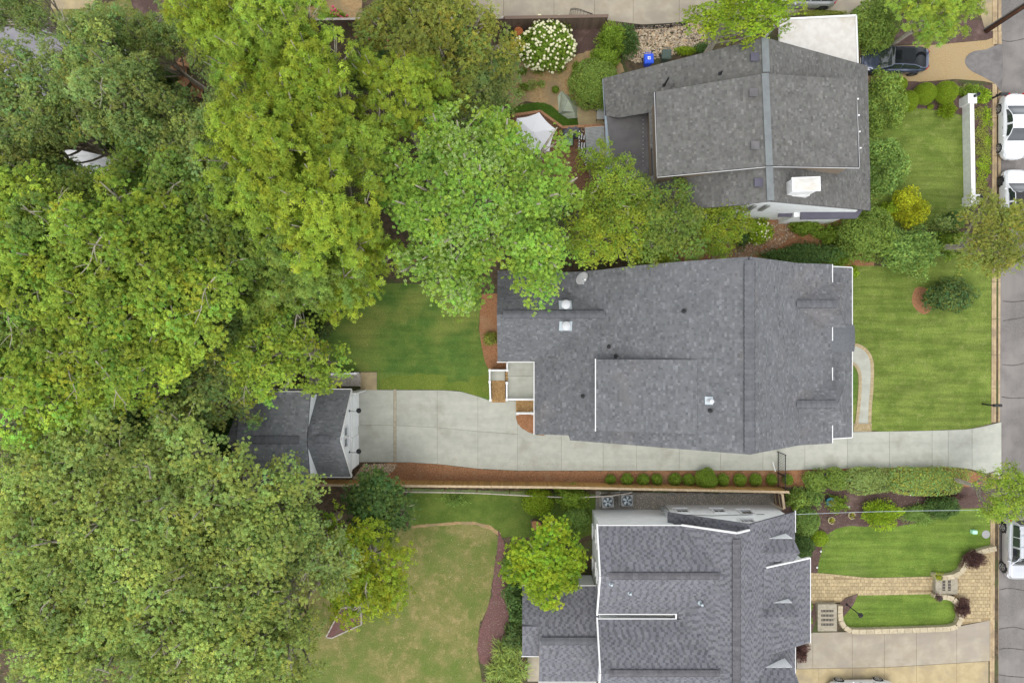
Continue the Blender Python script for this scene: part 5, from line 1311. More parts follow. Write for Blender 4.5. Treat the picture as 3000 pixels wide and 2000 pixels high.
shrub(2557, 72, 1.75, 2.0, 3.0, 'leaf_green', 'tall round green shrub right of the white carport', .15, .085, 1.2, .12, name='round_shrub')
# topiary and front shrubs of the north house
for u, v, rr, lab in ((2774, 270, .84, 'clipped yew ball nearest the street'), (2713, 273, .80, 'clipped yew ball, middle of the row'), (2662, 295, .78, 'clipped yew ball half behind the leafy shrub'), (2638, 247, .55, 'smallest clipped yew ball by the gravel drive')):
    shrub(u, v, rr, rr, rr * 1.75, 'leaf_box', lab, .045, .03, 1.2, .015, name='topiary_ball', group='topiary balls', tilt=.35)
shrub(2776, 322, .66, .62, .8, 'leaf_box', 'bristly light green shrub beside the white wall pillar', .16, .045, 1.1, .15, style='spike')
shrub(2727, 313, .2, .2, .3, 'leaf_box', 'tiny plant between the yew balls and lawn', .08, .04, 1.0, .2)
shrub(2845, 268, .95, .55, .9, 'leaf_clip', 'spreading green shrub behind the wall pillar', .12, .06, 1.1, .2)
shrub(2880, 282, .6, .6, .9, 'leaf_lime', 'light green leafy shrub next to the black mailbox', .12, .06, 1.1, .2)
shrub(2592, 300, 1.35, 2.3, 2.6, 'leaf_green', 'large leafy shrub at the front of the north house, upper one', .17, .10, 1.25, .2, name='leafy_shrub')
shrub(2600, 490, 1.6, 2.0, 2.6, 'leaf_cool', 'large leafy shrub at the front of the north house, lower one', .17, .10, 1.25, .2, name='leafy_shrub')
shrub(2662, 610, 1.35, 1.4, 2.2, 'leaf_gold', 'golden yellow shrub at the lawn edge', .13, .08, 1.2, .22, name='golden_shrub')
shrub(2605, 612, .8, .55, 1.5, 'leaf_lime', 'lime green shrub between golden shrub and house', .12, .07, 1.1, .2)
shrub(2545, 690, 2.1, 1.95, 3.2, 'leaf_green', 'large rounded green shrub below the north house corner', .13, .075, 1.2, .08, name='round_shrub')
shrub(2668, 730, 2.35, 1.75, 2.8, 'leaf_cool', 'cool green leafy shrub between golden shrub and front lawn', .16, .10, 1.2, .2, name='leafy_shrub')
shrub(2795, 715, 1.3, 1.1, 1.6, 'leaf_clip', 'leafy green shrub between the cool green shrub and olive tree', .14, .08, 1.1, .22, name='leafy_shrub')
shrub(2765, 660, 1.0, .7, 1.1, 'leaf_dull', 'low dull shrub at the far end of the side lawn', .13, .07, 1.0, .25)
shrub(2440, 690, 1.1, .8, 1.3, 'leaf_clip', 'mid green shrub left of the large rounded one', .13, .07, 1.1, .2)
shrub(2790, 640, .8, .6, .9, 'leaf_dark', 'dark low shrub at the end of the side lawn', .12, .06, 1.0, .3)
shrub(2218, 678, 1.15, 1.05, 1.5, 'leaf_lime', 'light green hydrangea with cream blooms under the white gable', .15, .09, 1.1, .18, name='hydrangea', flowers=('flower_cream', 36, .07))
shrub(2170, 682, .8, 1.1, 1.4, 'leaf_dark', 'dark shrub left of the light green hydrangea', .13, .07, 1.1, .18)
shrub(2360, 665, 1.1, .7, 1.2, 'leaf_clip', 'mid green shrub under the dark porch roof', .12, .06, 1.2, .15)
shrub(2360, 745, 2.7, .95, 1.9, 'leaf_dark', 'long dark evergreen shrub against the middle house', .15, .06, 1.2, .25, name='evergreen_shrub')
shrub(2450, 752, 1.2, .95, 1.5, 'leaf_clip', 'green shrub at the end of the long evergreen', .13, .06, 1.1, .2)
shrub(2500, 797, .32, .42, .5, 'leaf_lime', 'small lime hosta at the porch corner', .16, .1, .8, .2, name='hosta')
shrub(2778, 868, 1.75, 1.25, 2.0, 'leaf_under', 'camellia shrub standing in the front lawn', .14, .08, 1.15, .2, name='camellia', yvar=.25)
shrub(1436, 990, .52, .56, .9, 'leaf_olive', 'olive azalea in the mulch behind the middle house', .10, .05, 1.0, .2, name='azalea')
# ground cover mats by the white wall
for i, (u, v, a, b) in enumerate(((2866, 330, .35, .5), (2892, 345, .4, .9), (2875, 390, .6, .6), (2880, 440, .7, .8), (2885, 490, .65, .8), (2880, 545, .6, .8), (2865, 590, .7, .5), (2895, 420, .3, .6))):
    shrub(u, v, a, b, .16, 'leaf_lime' if i % 3 == 1 else 'leaf_olive', ['small ground cover mat just below the north wall pillar', 'bright ground cover mat at the kerb below the light green shrub', 'ground cover mat, third from the north pillar', 'ground cover mat at the middle of the white wall', 'brightest ground cover mat, lower middle of the strip', 'ground cover mat, second from the olive tree', 'ground cover mat nearest the olive tree', 'narrow ground cover mat along the kerb at mid strip'][i], .07, .045, 1.0, .35, name='ground_cover', group='ground cover mats by the white wall', core=False)
# south house front garden
shrub(2395, 1408, 1.0, .85, 1.1, 'leaf_green', 'green hedge shrub next to the short black path light', .13, .055, 1.2, .12, name='hedge_shrub')
shrub(2452, 1404, .95, .8, 1.1, 'leaf_green', 'green hedge shrub at the start of the long hedge', .13, .055, 1.2, .12, name='hedge_shrub')
shrub(2545, 1405, 1.9, .95, 1.15, 'leaf_dull', 'long green hedge section along the driveway, left half', .13, .055, 1.2, .08, name='hedge', boxy=2.0)
shrub(2710, 1408, 2.9, 1.05, 1.2, 'leaf_grey', 'long yellowish hedge section along the driveway, right half', .13, .055, 1.2, .08, name='hedge', boxy=2.5, yvar=.22)
shrub(2336, 1463, .95, .85, 1.3, 'leaf_green', 'loose green shrub beside the fence end', .14, .06, 1.1, .2)
shrub(2385, 1455, .7, .7, 1.0, 'leaf_cool', 'pale green shrub between fence end and teal pot', .14, .06, 1.1, .25)
shrub(2335, 1482, .45, .3, .8, 'leaf_lime', 'light green sprig by the south house corner', .13, .07, 1.0, .2)
shrub(2362, 1528, 1.05, 1.1, 1.5, 'leaf_cool', 'rounded pale green shrub at the south house front', .13, .055, 1.2, .06, name='round_shrub')
shrub(2352, 1602, .85, 1.0, 1.3, 'leaf_dark', 'dark green shrub below the pale rounded one', .13, .07, 1.2, .15)
shrub(2402, 1578, .65, .62, .8, 'leaf_lime', 'round lime green shrub at the lawn edge', .07, .045, 1.2, .05, name='round_shrub')
shrub(2455, 1476, .75, .65, .8, 'leaf_clip', 'green perennial right of the teal pot', .13, .06, 1.0, .25)
shrub(2580, 1505, 1.5, 1.0, 1.3, 'leaf_lime', 'spreading yellow-green juniper at the lawn edge', .17, .05, 1.2, .2, name='juniper', style='spike')
shrub(2690, 1505, 1.3, .8, .55, 'leaf_cool', 'low pale ornamental grass beside the juniper', .24, .03, 1.0, .2, name='grass_clump', style='spike')
shrub(2762, 1487, 1.2, .85, 1.4, 'leaf_dark', 'very dark shrub next to the street tree', .10, .06, 1.2, .12, name='round_shrub')
for u, v, a, b in ((2310, 1445, .5, .35), (2760, 1455, 1.6, .25)): shrub(u, v, a, b, .5, 'leaf_burgundy', 'low reddish purple planting ' + ('at the fence end' if u < 2500 else 'under the long hedge'), .08, .05, 1.0, .3)
shrub(2853, 1638, .95, .75, .8, 'leaf_burgundy', 'reddish brown shrub on the paved apron, upper one', .16, .03, 1.4, .2, name='barberry', style='spike', rz=.4)
shrub(2820, 1778, .55, .65, .75, 'leaf_burgundy', 'reddish brown shrub on the paved apron, lower one', .16, .03, 1.4, .15, name='barberry', style='spike')
shrub(2345, 1905, .6, .8, .9, 'leaf_burgundy', 'reddish brown shrub at the south house corner by the forecourt', .2, .03, 1.4, .2, name='barberry', style='spike')
for v in (1775, 1815): shrub(2368, v, .32, .42, .5, 'leaf_box', 'small green shrub under the eave, %s the steps' % ('level with the top of' if v < 1800 else 'level with the foot of'), .07, .05, 1.1, .15)
# south house back garden
shrub(1577, 1470, 1.15, 1.05, 1.5, 'leaf_box', 'round yellow-green shrub near the tree stump', .09, .06, 1.2, .05, name='round_shrub')
shrub(1680, 1458, 1.15, 1.0, 1.5, 'leaf_clip', 'green shrub left of the air conditioners', .11, .06, 1.1, .18)
shrub(1688, 1522, 1.05, .95, 1.6, 'leaf_cool', 'bluish green rounded shrub at the white wall corner', .09, .06, 1.2, .08, name='round_shrub')
shrub(1640, 1432, .5, .2, .7, 'leaf_lime', 'light green vine on the wire fence', .14, .07, 1.0, .3, name='vine')
for i, (u, v, a, b, m) in enumerate(((1490, 1660, .6, .9, 'leaf_cool'), (1505, 1740, .85, 1.0, 'leaf_dark'), (1510, 1800, .65, .8, 'leaf_dark'), (1505, 1860, .85, 1.0, 'leaf_under'))):
    shrub(u, v, a, b, 1.2, m, ['bluish shrub under the bright garden tree', 'dark broadleaf shrub along the rear addition, upper', 'dark broadleaf shrub along the rear addition, middle', 'dark broadleaf shrub along the rear addition, lower'][i], .18, .10, 1.1, .25)
for i, (u, v) in enumerate(((1470, 1905), (1505, 1900), (1480, 1950), (1520, 1960), (1455, 1960), (1500, 1990), (1460, 2005))):
    shrub(u, v, .75, .75, .9, 'leaf_yucca', ['yucca nearest the mauve mulch, top left of the yuccas', 'yucca beside the dark broadleaf shrub, top right', 'yucca in the centre of the group', 'yucca next to the concrete rear path', 'yucca at the dry lawn side', 'yucca at the bottom edge, right', 'yucca at the bottom edge, left'][i], .55, .05, .45, .2, name='yucca', group='yuccas at the mauve bed', style='spike', core=False)
shrub(1330, 1462, 1.0, .45, .4, 'leaf_cool', 'pale wispy weed clump by the wire fence', .18, .03, .7, .3, name='weed_clump', style='spike', core=False)
# crape myrtle blossoms, top centre
shrub(1085, 122, 1.1, .8, 3.6, 'leaf_dark', 'crape myrtle with pink blossoms below the tractor', .12, .06, 1.0, .25, name='crape_myrtle', flowers=('flower_pink', 40, .10))
shrub(985, 48, .8, .4, 1.6, 'leaf_clip', 'pink flowering shrub next to the garden tractor', .12, .06, .8, .25, name='crape_myrtle', flowers=('flower_pink', 34, .09))
# ------------------------------------------------------------------ walks, walls and steps
def pip(x, y, poly):
    r = False; j = len(poly) - 1
    for i in range(len(poly)):
        if (poly[i][1] > y) != (poly[j][1] > y) and x < (poly[j][0] - poly[i][0]) * (y - poly[i][1]) / (poly[j][1] - poly[i][1]) + poly[i][0]: r = not r
        j = i
    return r
def pavers(name, px, z, sx, sy, m='paver', limit=300, rowjit=.0, ang=0.0):
    """bed plus single pavers laid in rows; past the limit the rest is one joined part"""
    root = thing(name, P(*px[0]), None, None); root['kind'] = 'structure'
    poly = [P(u, v) for u, v in px]; p2 = [(p.x, p.y) for p in poly]
    mb = MB(); mb.prism([Vector((p.x, p.y, z - .012)) for p in poly], .06); mb.build('bedding', 'paver_bed', root)
    b = MB(); b.box((0, 0, 0), (sx - .022, sy - .022, .05), bev=.010); me = b.mesh('paver', m)
    xs = [p[0] for p in p2]; ys = [p[1] for p in p2]
    cells = []
    j = 0; y = min(ys) + sy * .5
    while y < max(ys):
        x = min(xs) + sx * (.5 + (.5 if j % 2 else 0)) - sx * .5
        while x < max(xs) + sx:
            if all(pip(x + a * sx * .36, y + c * sy * .36, p2) for a in (-1, 1) for c in (-1, 1)): cells.append((x, y))
            x += sx
        y += sy; j += 1
    cells.sort(key=lambda c: c[0])
    for x, y in cells[:limit]:
        inst('paver', me, root, at_parent(root, (x, y, z - .02 + rng.uniform(-.003, .003))), rng.gauss(0, .012), (1, 1, 1))
    if len(cells) > limit:
        mb = MB()
        for x, y in cells[limit:]: mb.box((x, y, z - .02 + rng.uniform(-.003, .003)), (sx - .022, sy - .022, .05), rng.gauss(0, .012), bev=.010)
        mb.build('pavers', m, root, kind='stuff')
    return root
WALK = [(2370, 1682), (2420, 1684), (2500, 1692), (2560, 1696), (2741, 1692), (2741, 1734), (2512, 1738), (2478, 1748), (2462, 1762), (2400, 1768), (2370, 1764)]
pavers('paver_walk', WALK, .045, .30, .26)
pavers('paver_apron', [(2800, 1690), (2815, 1660), (2826, 1640), (2850, 1620), (2905, 1606), (2904, 1815), (2850, 1823), (2806, 1830), (2812, 1800), (2806, 1765), (2790, 1745), (2800, 1740)], .040, .30, .26)
def edging(name, pts, w, z, h, seg, m, label=None):
    """curved edging laid stone by stone"""
    root = thing(name, P(*pts[0]), None, None); root['kind'] = 'structure'
    c = smooth_curve([P(u, v) for u, v in pts], 10)
    d = [0.0]
    for a, b in zip(c[:-1], c[1:]): d.append(d[-1] + (b - a).length)
    n = max(1, round(d[-1] / seg))
    def at(t):
        for i in range(len(d) - 1):
            if d[i + 1] >= t: return c[i].lerp(c[i + 1], (t - d[i]) / max(1e-6, d[i + 1] - d[i]))
        return c[-1]
    for i in range(n):
        a, b = at(d[-1] * i / n), at(d[-1] * (i + 1) / n)
        dd = (b - a).normalized(); s = Vector((-dd.y, dd.x, 0)) * w / 2; e = dd * min(.012, seg * .06)
        mb = MB(); mb.prism([Vector((q.x, q.y, z)) for q in (a + e - s, b - e - s, b - e + s, a + e + s)], h); mb.build('edging_stone', m, root)
    return root
edging('walk_edging_north', [(2372, 1680), (2420, 1682), (2500, 1690), (2560, 1694), (2741, 1690)], .16, .055, .06, .22, 'paver')
edging('walk_edging_south', [(2512, 1739), (2600, 1738), (2741, 1735)], .16, .055, .06, .22, 'paver')
edging('lawn_wall_north', [(2908, 1601), (2872, 1609), (2840, 1622), (2822, 1642), (2812, 1664), (2794, 1679), (2768, 1685), (2742, 1686)], .34, .42, .45, .55, 'stone_cap')
edging('lawn_wall_south', [(2742, 1742), (2770, 1744), (2792, 1754), (2804, 1778), (2806, 1805), (2797, 1826), (2775, 1834), (2690, 1838), (2600, 1841), (2500, 1843), (2478, 1838), (2462, 1824), (2455, 1800), (2455, 1768)], .34, .40, .43, .55, 'stone_cap')
edging('apron_edging', [(2905, 1606), (2904, 1700), (2903, 1816)], .14, .06, .07, .30, 'paver')
# steps in the walls
def stone_steps(name, label, px, n, axis, z0, dz, dark):
    t = thing(name, P(*px[0]), label, 'steps')
    (u0, v0), (u1, v1) = px
    for k in range(n):
        z = z0 - dz * k
        if axis == 'u': a, b, c, d = u0 + (u1 - u0) * k / n, v0, u0 + (u1 - u0) * (k + 1) / n, v1
        else: a, b, c, d = u0, v0 + (v1 - v0) * k / n, u1, v0 + (v1 - v0) * (k + 1) / n
        mb = MB(); mb.prism([P(a, b, z), P(c, b, z), P(c, d, z), P(a, d, z)], z + .02); mb.build('tread', 'stone_grey', t)
        if dark[0] <= k < dark[1]:
            mu, mv = (a + c) / 2, (b + d) / 2
            hu, hv = (c - a) * (.26 if axis == 'u' else .32), (d - b) * (.32 if axis == 'u' else .26)
            mb = MB(); mb.prism([P(mu - hu, mv - hv, z + .006), P(mu + hu, mv - hv, z + .006), P(mu + hu, mv + hv, z + .006), P(mu - hu, mv + hv, z + .006)], .005); mat_ = mb.build('tread_mat', 'step_dark', t)
            for q in range(4):
                f = -1 + (q + .5) / 2
                mb = MB()
                if axis == 'u': mb.prism([P(mu - hu * .8, mv + hv * f - .6, z + .010), P(mu + hu * .8, mv + hv * f - .6, z + .010), P(mu + hu * .8, mv + hv * f + .6, z + .010), P(mu - hu * .8, mv + hv * f + .6, z + .010)], .003)
                else: mb.prism([P(mu + hu * f - .6, mv - hv * .8, z + .010), P(mu + hu * f + .6, mv - hv * .8, z + .010), P(mu + hu * f + .6, mv + hv * .8, z + .010), P(mu + hu * f - .6, mv + hv * .8, z + .010)], .003)
                mb.build('mat_rib', 'stone_grey', mat_)
    return t
stone_steps('stone_steps', 'grey stone steps between the walk and the paved apron', ((2741, 1684), (2806, 1740)), 4, 'u', .40, .11, (1, 3))
stone_steps('stone_steps', 'grey stone steps going down to the forecourt', ((2396, 1769), (2452, 1848)), 6, 'v', .46, .075, (1, 5))
for v, lab in ((1681, 'upper'), (1741, 'lower')):
    mb = MB(); mb.prism([P(2738, v, .5), P(2750, v, .5), P(2750, v + 10, .5), P(2738, v + 10, .5)], .5); o = mb.build('step_pillar', 'stone_cap', label='square stone pillar at the steps, %s one' % lab, cat='pillar'); bevel(o, .03)
for (u, v), lab in (((2744, 1686), 'with yellow grass, on the upper pillar'), ((2744, 1746), 'with brown stems, on the lower pillar')):
    t = thing('pot_plant', P(u, v, .5), 'dark urn ' + lab, 'pot', 'urns at the stone steps')
    mb = MB(); mb.lathe([(.09, 0), (.11, .04), (.06, .1), (.17, .3), (.2, .42), (.16, .42)], P(u, v, .5), 14); mb.build('urn', 'black_plastic', t)
    nr = np.random.default_rng(int(v)); n = 90; d = unit(nr.normal(size=(n, 3)) * np.array([1, 1, .5]) + np.array([.3, -.2, .8]))
    c = P(u, v, .95) - ORG[t.name]
    inst('foliage', leaf_mesh('foliage', leaf_arrays(np.array(c) + d * nr.uniform(.1, .4, n)[:, None], unit(np.cross(d, nr.normal(size=(n, 3)))), d, .3, .035, .02, nr), np.ones((n, 3)) * nr.uniform(.7, 1.2, n)[:, None], 'leaf_gold' if v < 1700 else 'leaf_burgundy'), t)

# curved front walk with brick border
fw_o = [(2490, 1005), (2515, 1008), (2540, 1024), (2555, 1050), (2559, 1085), (2557, 1140), (2553, 1190), (2551, 1240)]
fw_i = [(2490, 1066), (2503, 1072), (2512, 1088), (2515, 1110), (2514, 1150), (2510, 1200), (2505, 1240)]
FW = thing('front_walk', P(2530, 1130), None, None); FW['kind'] = 'structure'
outer = smooth_curve([P(*p) for p in fw_o], 8); inner = smooth_curve([P(*p) for p in fw_i], 8)
mb = MB(); mb.prism([Vector((p.x, p.y, .045)) for p in outer] + [Vector((p.x, p.y, .045)) for p in reversed(inner)], .05); mb.build('walk_slab', 'concrete', FW)
b = MB(); b.box((0, 0, 0), (.083, .24, .065), bev=.007); BR2 = b.mesh('brick', 'paver')
for line, sgn in ((outer, -1), (inner, 1)):
    acc = 0.0; nxt = .05
    for a, c in zip(line[:-1], line[1:]):
        L_ = (c - a).length; d = (c - a).normalized() if L_ > 0 else Vector((0, -1, 0))
        while nxt <= acc + L_:
            p = a.lerp(c, (nxt - acc) / L_); nv = Vector((-d.y, d.x, 0)) * (.10 * sgn * -1)
            inst('brick', BR2, FW, at_parent(FW, (p.x - nv.x, p.y - nv.y, .028)), math.atan2(d.y, d.x)); nxt += .094
        acc += L_
for k in range(5):
    p, q = P(2501, 1242 + k * 4.6), P(2552, 1242 + k * 4.6)
    n = 14 if k != 1 else 14
    for i in range(n):
        c = p.lerp(q, (i + .5) / n); inst('brick', BR2, FW, at_parent(FW, (c.x, c.y, .07 - k * .012)), 0, (.95, .47, 1))
mb = MB(); mb.prism([P(2500, 1239, .02), P(2553, 1239, .02), P(2553, 1264, .02), P(2500, 1264, .02)], .02); mb.build('brick_bed', 'joint', FW)
for v in (1052, 1112, 1172, 1215):
    pass

# white garden wall with two pillars
WW = thing('white_garden_wall', P(2835, 440), 'long white masonry wall between side lawn and street', 'wall')
mb = MB(); mb.prism([Vector((p.x, p.y, .84)) for p in (P(2818, 300), P(2828, 300), P(2833, 585), P(2823, 585))], .9); mb.build('wall_body', 'white_stucco', WW)
def wtop(u0, v0, u1, v1, z, h, name, m):
    a, b = P(u0, v0), P(u1, v1); mb = MB(); mb.prism([Vector((a.x, a.y, z)), Vector((b.x, a.y, z)), Vector((b.x, b.y, z)), Vector((a.x, b.y, z))], h); return mb.build(name, m, WW)
mb = MB(); mb.prism([Vector((p.x, p.y, .90)) for p in (P(2817, 300), P(2829, 300), P(2834, 588), P(2822, 588))], .06); mb.build('coping', 'white_paint', WW)
wtop(2809, 291, 2832, 316, 1.0, 1.0, 'pillar', 'white_stucco'); wtop(2807.5, 289.5, 2833.5, 317.5, 1.06, .06, 'pillar_cap', 'white_paint')
wtop(2818, 580, 2841, 605, 1.0, 1.0, 'pillar', 'white_stucco'); wtop(2816.5, 578.5, 2842.5, 606.5, 1.06, .06, 'pillar_cap', 'white_paint')
for u, v, w in ((2827, 297, 'north'), (2836, 588, 'south')):
    p = P(u, v); t = thing('pillar_lantern', (p.x, p.y, 1.06), 'black lantern on the %s pillar of the white wall' % w, 'lantern', 'lanterns on the white wall')
    c = Vector((p.x, p.y, 1.06))
    mb = MB(); mb.lathe([(.10, 0), (.10, .03), (.03, .05), (.03, .12), (.11, .14)], c, 10); mb.build('base', 'black_iron', t)
    mb = MB(); mb.lathe([(.08, .14), (.12, .40)], c, 6); mb.build('lamp_glass', 'glass_grey', t)
    mb = MB(); mb.lathe([(.15, .40), (.15, .43), (.05, .52), (.02, .58)], c, 6); mb.build('lamp_hood', 'black_iron', t)

# ------------------------------------------------------------------ fences and gates
def board_fence(name, label, p, q, h, m_board, m_cap, side=1, bw=.14, posts=True, cap_w=.16, gapb=.006, group=None):
    """p,q: foot line (world xy). Boards on the given side, posts every 2.4 m, cap rail on top"""
    p, q = Vector((p.x, p.y, 0)), Vector((q.x, q.y, 0))
    t = thing(name, p, label, 'fence', group)
    d = q - p; L_ = d.length; d.normalize(); s = Vector((-d.y, d.x, 0)) * side; rz = math.atan2(d.y, d.x)
    n = int(L_ / bw); w = L_ / n
    b = MB(); b.box((0, 0, h / 2), (w - gapb, .022, h - .06)); me = b.mesh('board', m_board)
    for k in range(n): inst('board', me, t, d * (w * (k + .5)) + s * (.03 + rng.uniform(-.003, .003)) + Vector((0, 0, rng.uniform(-.012, .0))), rz + rng.gauss(0, .01))
    for zz in (.35, h * .62): 
        mb = MB(); mb.beam(p + Vector((0, 0, zz)) - s * .02, q + Vector((0, 0, zz)) - s * .02, .04, .09); mb.build('rail', m_cap, t)
    k = max(1, round(L_ / 4.9))
    for i in range(k):
        mb = MB(); mb.beam(p + d * (L_ * i / k + .01) + Vector((0, 0, h)), p + d * (L_ * (i + 1) / k - .01) + Vector((0, 0, h)), cap_w, .04); mb.build('cap_rail', m_cap, t)
    if posts:
        k = max(1, round(L_ / 2.4))
        for i in range(k + 1):
            c = p + d * (L_ * i / k) - s * .07; mb = MB(); mb.box((c.x, c.y, h / 2), (.09, .09, h - .02), rz); mb.build('post', m_cap, t)
    return t
hf = 1.8; ff = (50 - hf) / 50
def foot(u, v, h=hf): a = P(u, v, h); return Vector((a.x, a.y, 0))
board_fence('wood_fence', 'new tan board fence along the driveway bed, left half', foot(900, 1420), foot(1620, 1427), hf, 'fence_new', 'fence_cap', 1)
board_fence('wood_fence', 'new tan board fence along the driveway bed, right half behind the box balls', foot(1620, 1427), foot(2312, 1441), hf, 'fence_new', 'fence_cap', 1)
board_fence('wood_gate', 'short brown board gate between the tan fence and the south house', foot(2292, 1446), foot(2298, 1490), hf, 'fence_old', 'fence_cap', 1)
board_fence('dark_fence', 'weathered dark board fence behind the hydrangea', foot(1478, 52, 2.0), foot(1781, 47, 2.0), 2.0, 'fence_old', 'fence_old', -1, cap_w=.22)
board_fence('back_fence', 'weathered board fence under the trees at the top', foot(905, 57, 1.7), foot(1475, 52, 1.7), 1.7, 'fence_old', 'fence_grey', -1)
t = thing('rail_fence', P(260, 60), 'pale grey rail fence at the top left', 'fence')
hR = 1.3
for k in range(10):
    u = -10 + k * 59; p = P(u, 55, hR); mb = MB(); mb.box((p.x, p.y, hR / 2), (.16, .16, hR + .12)); mb.build('post', 'fence_grey', t)
    q = P(u + 59, 55, hR)
    for z, w in ((hR, .18), (.85, .06), (.45, .06)):
        mb = MB(); mb.beam(Vector((p.x, p.y - .02, z)), Vector((q.x, q.y - .02, z)), w, .05 if z == hR else .14); mb.build('rail', 'fence_grey', t)
t = thing('brick_cedar_rail', P(1260, 765), 'orange cedar fence glimpsed under the maple', 'fence')
for k in range(5):
    a, b = P(1195 + k * 55, 762, 1.6), P(1248 + k * 55, 762, 1.6); mb = MB(); mb.beam(a, b, .2, .06); mb.build('rail', 'cedar', t)
    mb = MB(); mb.box((a.x, a.y, .8), (.1, .1, 1.6)); mb.build('post', 'cedar', t)
# old wire fence with thin rail behind it
t = thing('wire_fence', P(1500, 1440), 'old low wire fence with thin grey rail behind the tan fence', 'fence')
pts = [(1090, 1440), (1200, 1441), (1300, 1442), (1396, 1444), (1492, 1449), (1590, 1454), (1690, 1457), (1790, 1452), (1850, 1443)]
for (a, b), (c, d) in zip(pts[:-1], pts[1:]):
    p, q = P(a, b, 1.15), P(c, d, 1.15); mb = MB(); mb.beam(p, q, .07, .05); mb.build('rail', 'fence_grey', t)
    mb = MB(); mb.box((p.x, p.y, .58), (.07, .07, 1.18)); mb.build('post', 'fence_grey', t)
    for z in (.25, .55, .85):
        mb = MB(); mb.tube([Vector((p.x, p.y, z)), Vector((q.x, q.y, z))], .006, 4, False); mb.build('wire', 'grey_metal', t)
# black iron gate across the drive
GT = thing('iron_gate', P(2276, 1360), 'black iron gate across the driveway beside the middle house', 'gate')
gx = P(2277, 1340).x
def iron_panel(root, p, q, h, n, rails=(.12, .95), post=True):
    p, q = Vector(p), Vector(q)
    for r_ in rails:
        mb = MB(); mb.beam(p + Vector((0, 0, h * r_)), q + Vector((0, 0, h * r_)), .04, .05); mb.build('rail', 'black_iron', root)
    for k in range(n + 1):
        c = p.lerp(q, k / n); w = .055 if k in (0, n) and post else .022
        mb = MB(); mb.beam(c, c + Vector((0, 0, h)), w, w); mb.build('bar', 'black_iron', root)
iron_panel(GT, (gx, P(0, 1322).y, .04), (gx, P(0, 1382).y, .04), 1.55, 13)
GT2 = thing('iron_fence_panel', P(2276, 1400), 'black iron fence panel between gate and tan board fence', 'fence')
iron_panel(GT2, (gx, P(0, 1384).y, .02), (gx, P(0, 1424).y, .02), 1.55, 10)
mb = MB(); mb.beam((gx - .15, P(0, 1380).y, .05), (gx - .35, P(0, 1352).y, .05), .06, .05); mb.build('gate_arm', 'white_paint', GT)
IF = thing('low_iron_fence', P(1910, 75), 'low black iron fence at the edge of the concrete drive', 'fence')
for (a, b), (c, d) in zip(((1830, 77), (1868, 80), (1914, 80), (1962, 75), (2010, 69))[:-1], ((1868, 80), (1914, 80), (1962, 75), (2010, 69))):
    iron_panel(IF, P(a, b + 5), P(c, d + 5), .62, 9, (.1, .5, .95))
TR = thing('iron_trellis', P(1700, 40), 'black iron garden trellis standing behind the dark fence', 'trellis')
cv = smooth_curve([P(1668, 46, 0), P(1690, 44, 0), P(1735, 50, 0)], 5)
hts = [.95, 1.0, 1.02, 1.0, .95, .9, .82, .72, .6, .5, .42]
for i in range(len(cv) - 1):
    for f in (1.0, .8): 
        mb = MB(); mb.tube([cv[i] + Vector((0, 0, hts[i] * f)), cv[i + 1] + Vector((0, 0, hts[i + 1] * f))], .02, 5); mb.build('rail', 'black_iron', TR)
    mb = MB(); mb.tube([cv[i], cv[i] + Vector((0, 0, hts[i]))], .013, 5); mb.build('bar', 'black_iron', TR)

# ------------------------------------------------------------------ street furniture
pb = P(2889, 91)
UP = thing('utility_pole', pb, 'brown wooden utility pole at the top right street corner', 'pole')
mb = MB(); mb.tube([pb + Vector((0, 0, -.2)), pb + Vector((0, 0, 5)), pb + Vector((.03, 0, 11.5))], [.17, .15, .11], 12); mb.build('pole', mat('pole_wood', hexc(112, 76, 56), hexc(88, 58, 44), 5, rough=.9, stretch=(5, 5, .6)).name, UP, smooth=True)
mb = MB(); mb.tube([pb + Vector((-.14, .13, 0)), pb + Vector((-.13, .12, 5.5))], .05, 8); mb.build('conduit', 'grey_metal', UP)
mb = MB(); mb.tube([pb + Vector((-.19, -.02, 0)), pb + Vector((-.17, -.02, 4))], .025, 6); mb.tube([pb + Vector((.0, -.2, 0)), pb + Vector((0, -.17, 5))], .02, 6); mb.build('ground_cable', 'black_plastic', UP)
mb = MB(); mb.box(pb + Vector((.03, 0, 10.8)), (.12, 2.4, .14)); mb.build('crossarm', 'pole_wood', UP)
a, b = Vector((18.6, -11.9, 3.1)), P(3120, 1494, 6.5)
mid = [a.lerp(b, k / 10) - Vector((0, 0, .5 * math.sin(math.pi * k / 10))) for k in range(11)]
mb = MB(); mb.tube(mid, .014, 5); mb.build('overhead_cable', 'light_metal', label='thin overhead service cable running from the south house to the street', cat='cable')
def mailbox(u, v, label, rz, post):
    t = thing('mailbox', P(u, v), label, 'mailbox', 'street mailboxes'); p = P(u, v)
    mb = MB(); mb.box((p.x - post, p.y, .55), (.1, .1, 1.1)); mb.beam((p.x - post - .25, p.y, .98), (p.x + .2, p.y, .98), .07, .07); mb.build('post', 'black_iron', t)
    pr = [(-.10, 0), (.10, 0), (.10, .14), (.07, .21), (0, .24), (-.07, .21), (-.10, .14)]
    mb = MB(); x0, x1 = p.x - .22, p.x + .32
    mb.add([(x0, p.y + a, 1.02 + z) for a, z in pr] + [(x1, p.y + a, 1.02 + z) for a, z in pr], [tuple(range(6, -1, -1)), tuple(range(7, 14))] + [(i, (i + 1) % 7, (i + 1) % 7 + 7, i + 7) for i in range(7)]); mb.build('box', 'black_plastic', t)
    mb = MB(); mb.box((x1 + .006, p.y, 1.13), (.012, .19, .2)); mb.build('door', 'black_iron', t)
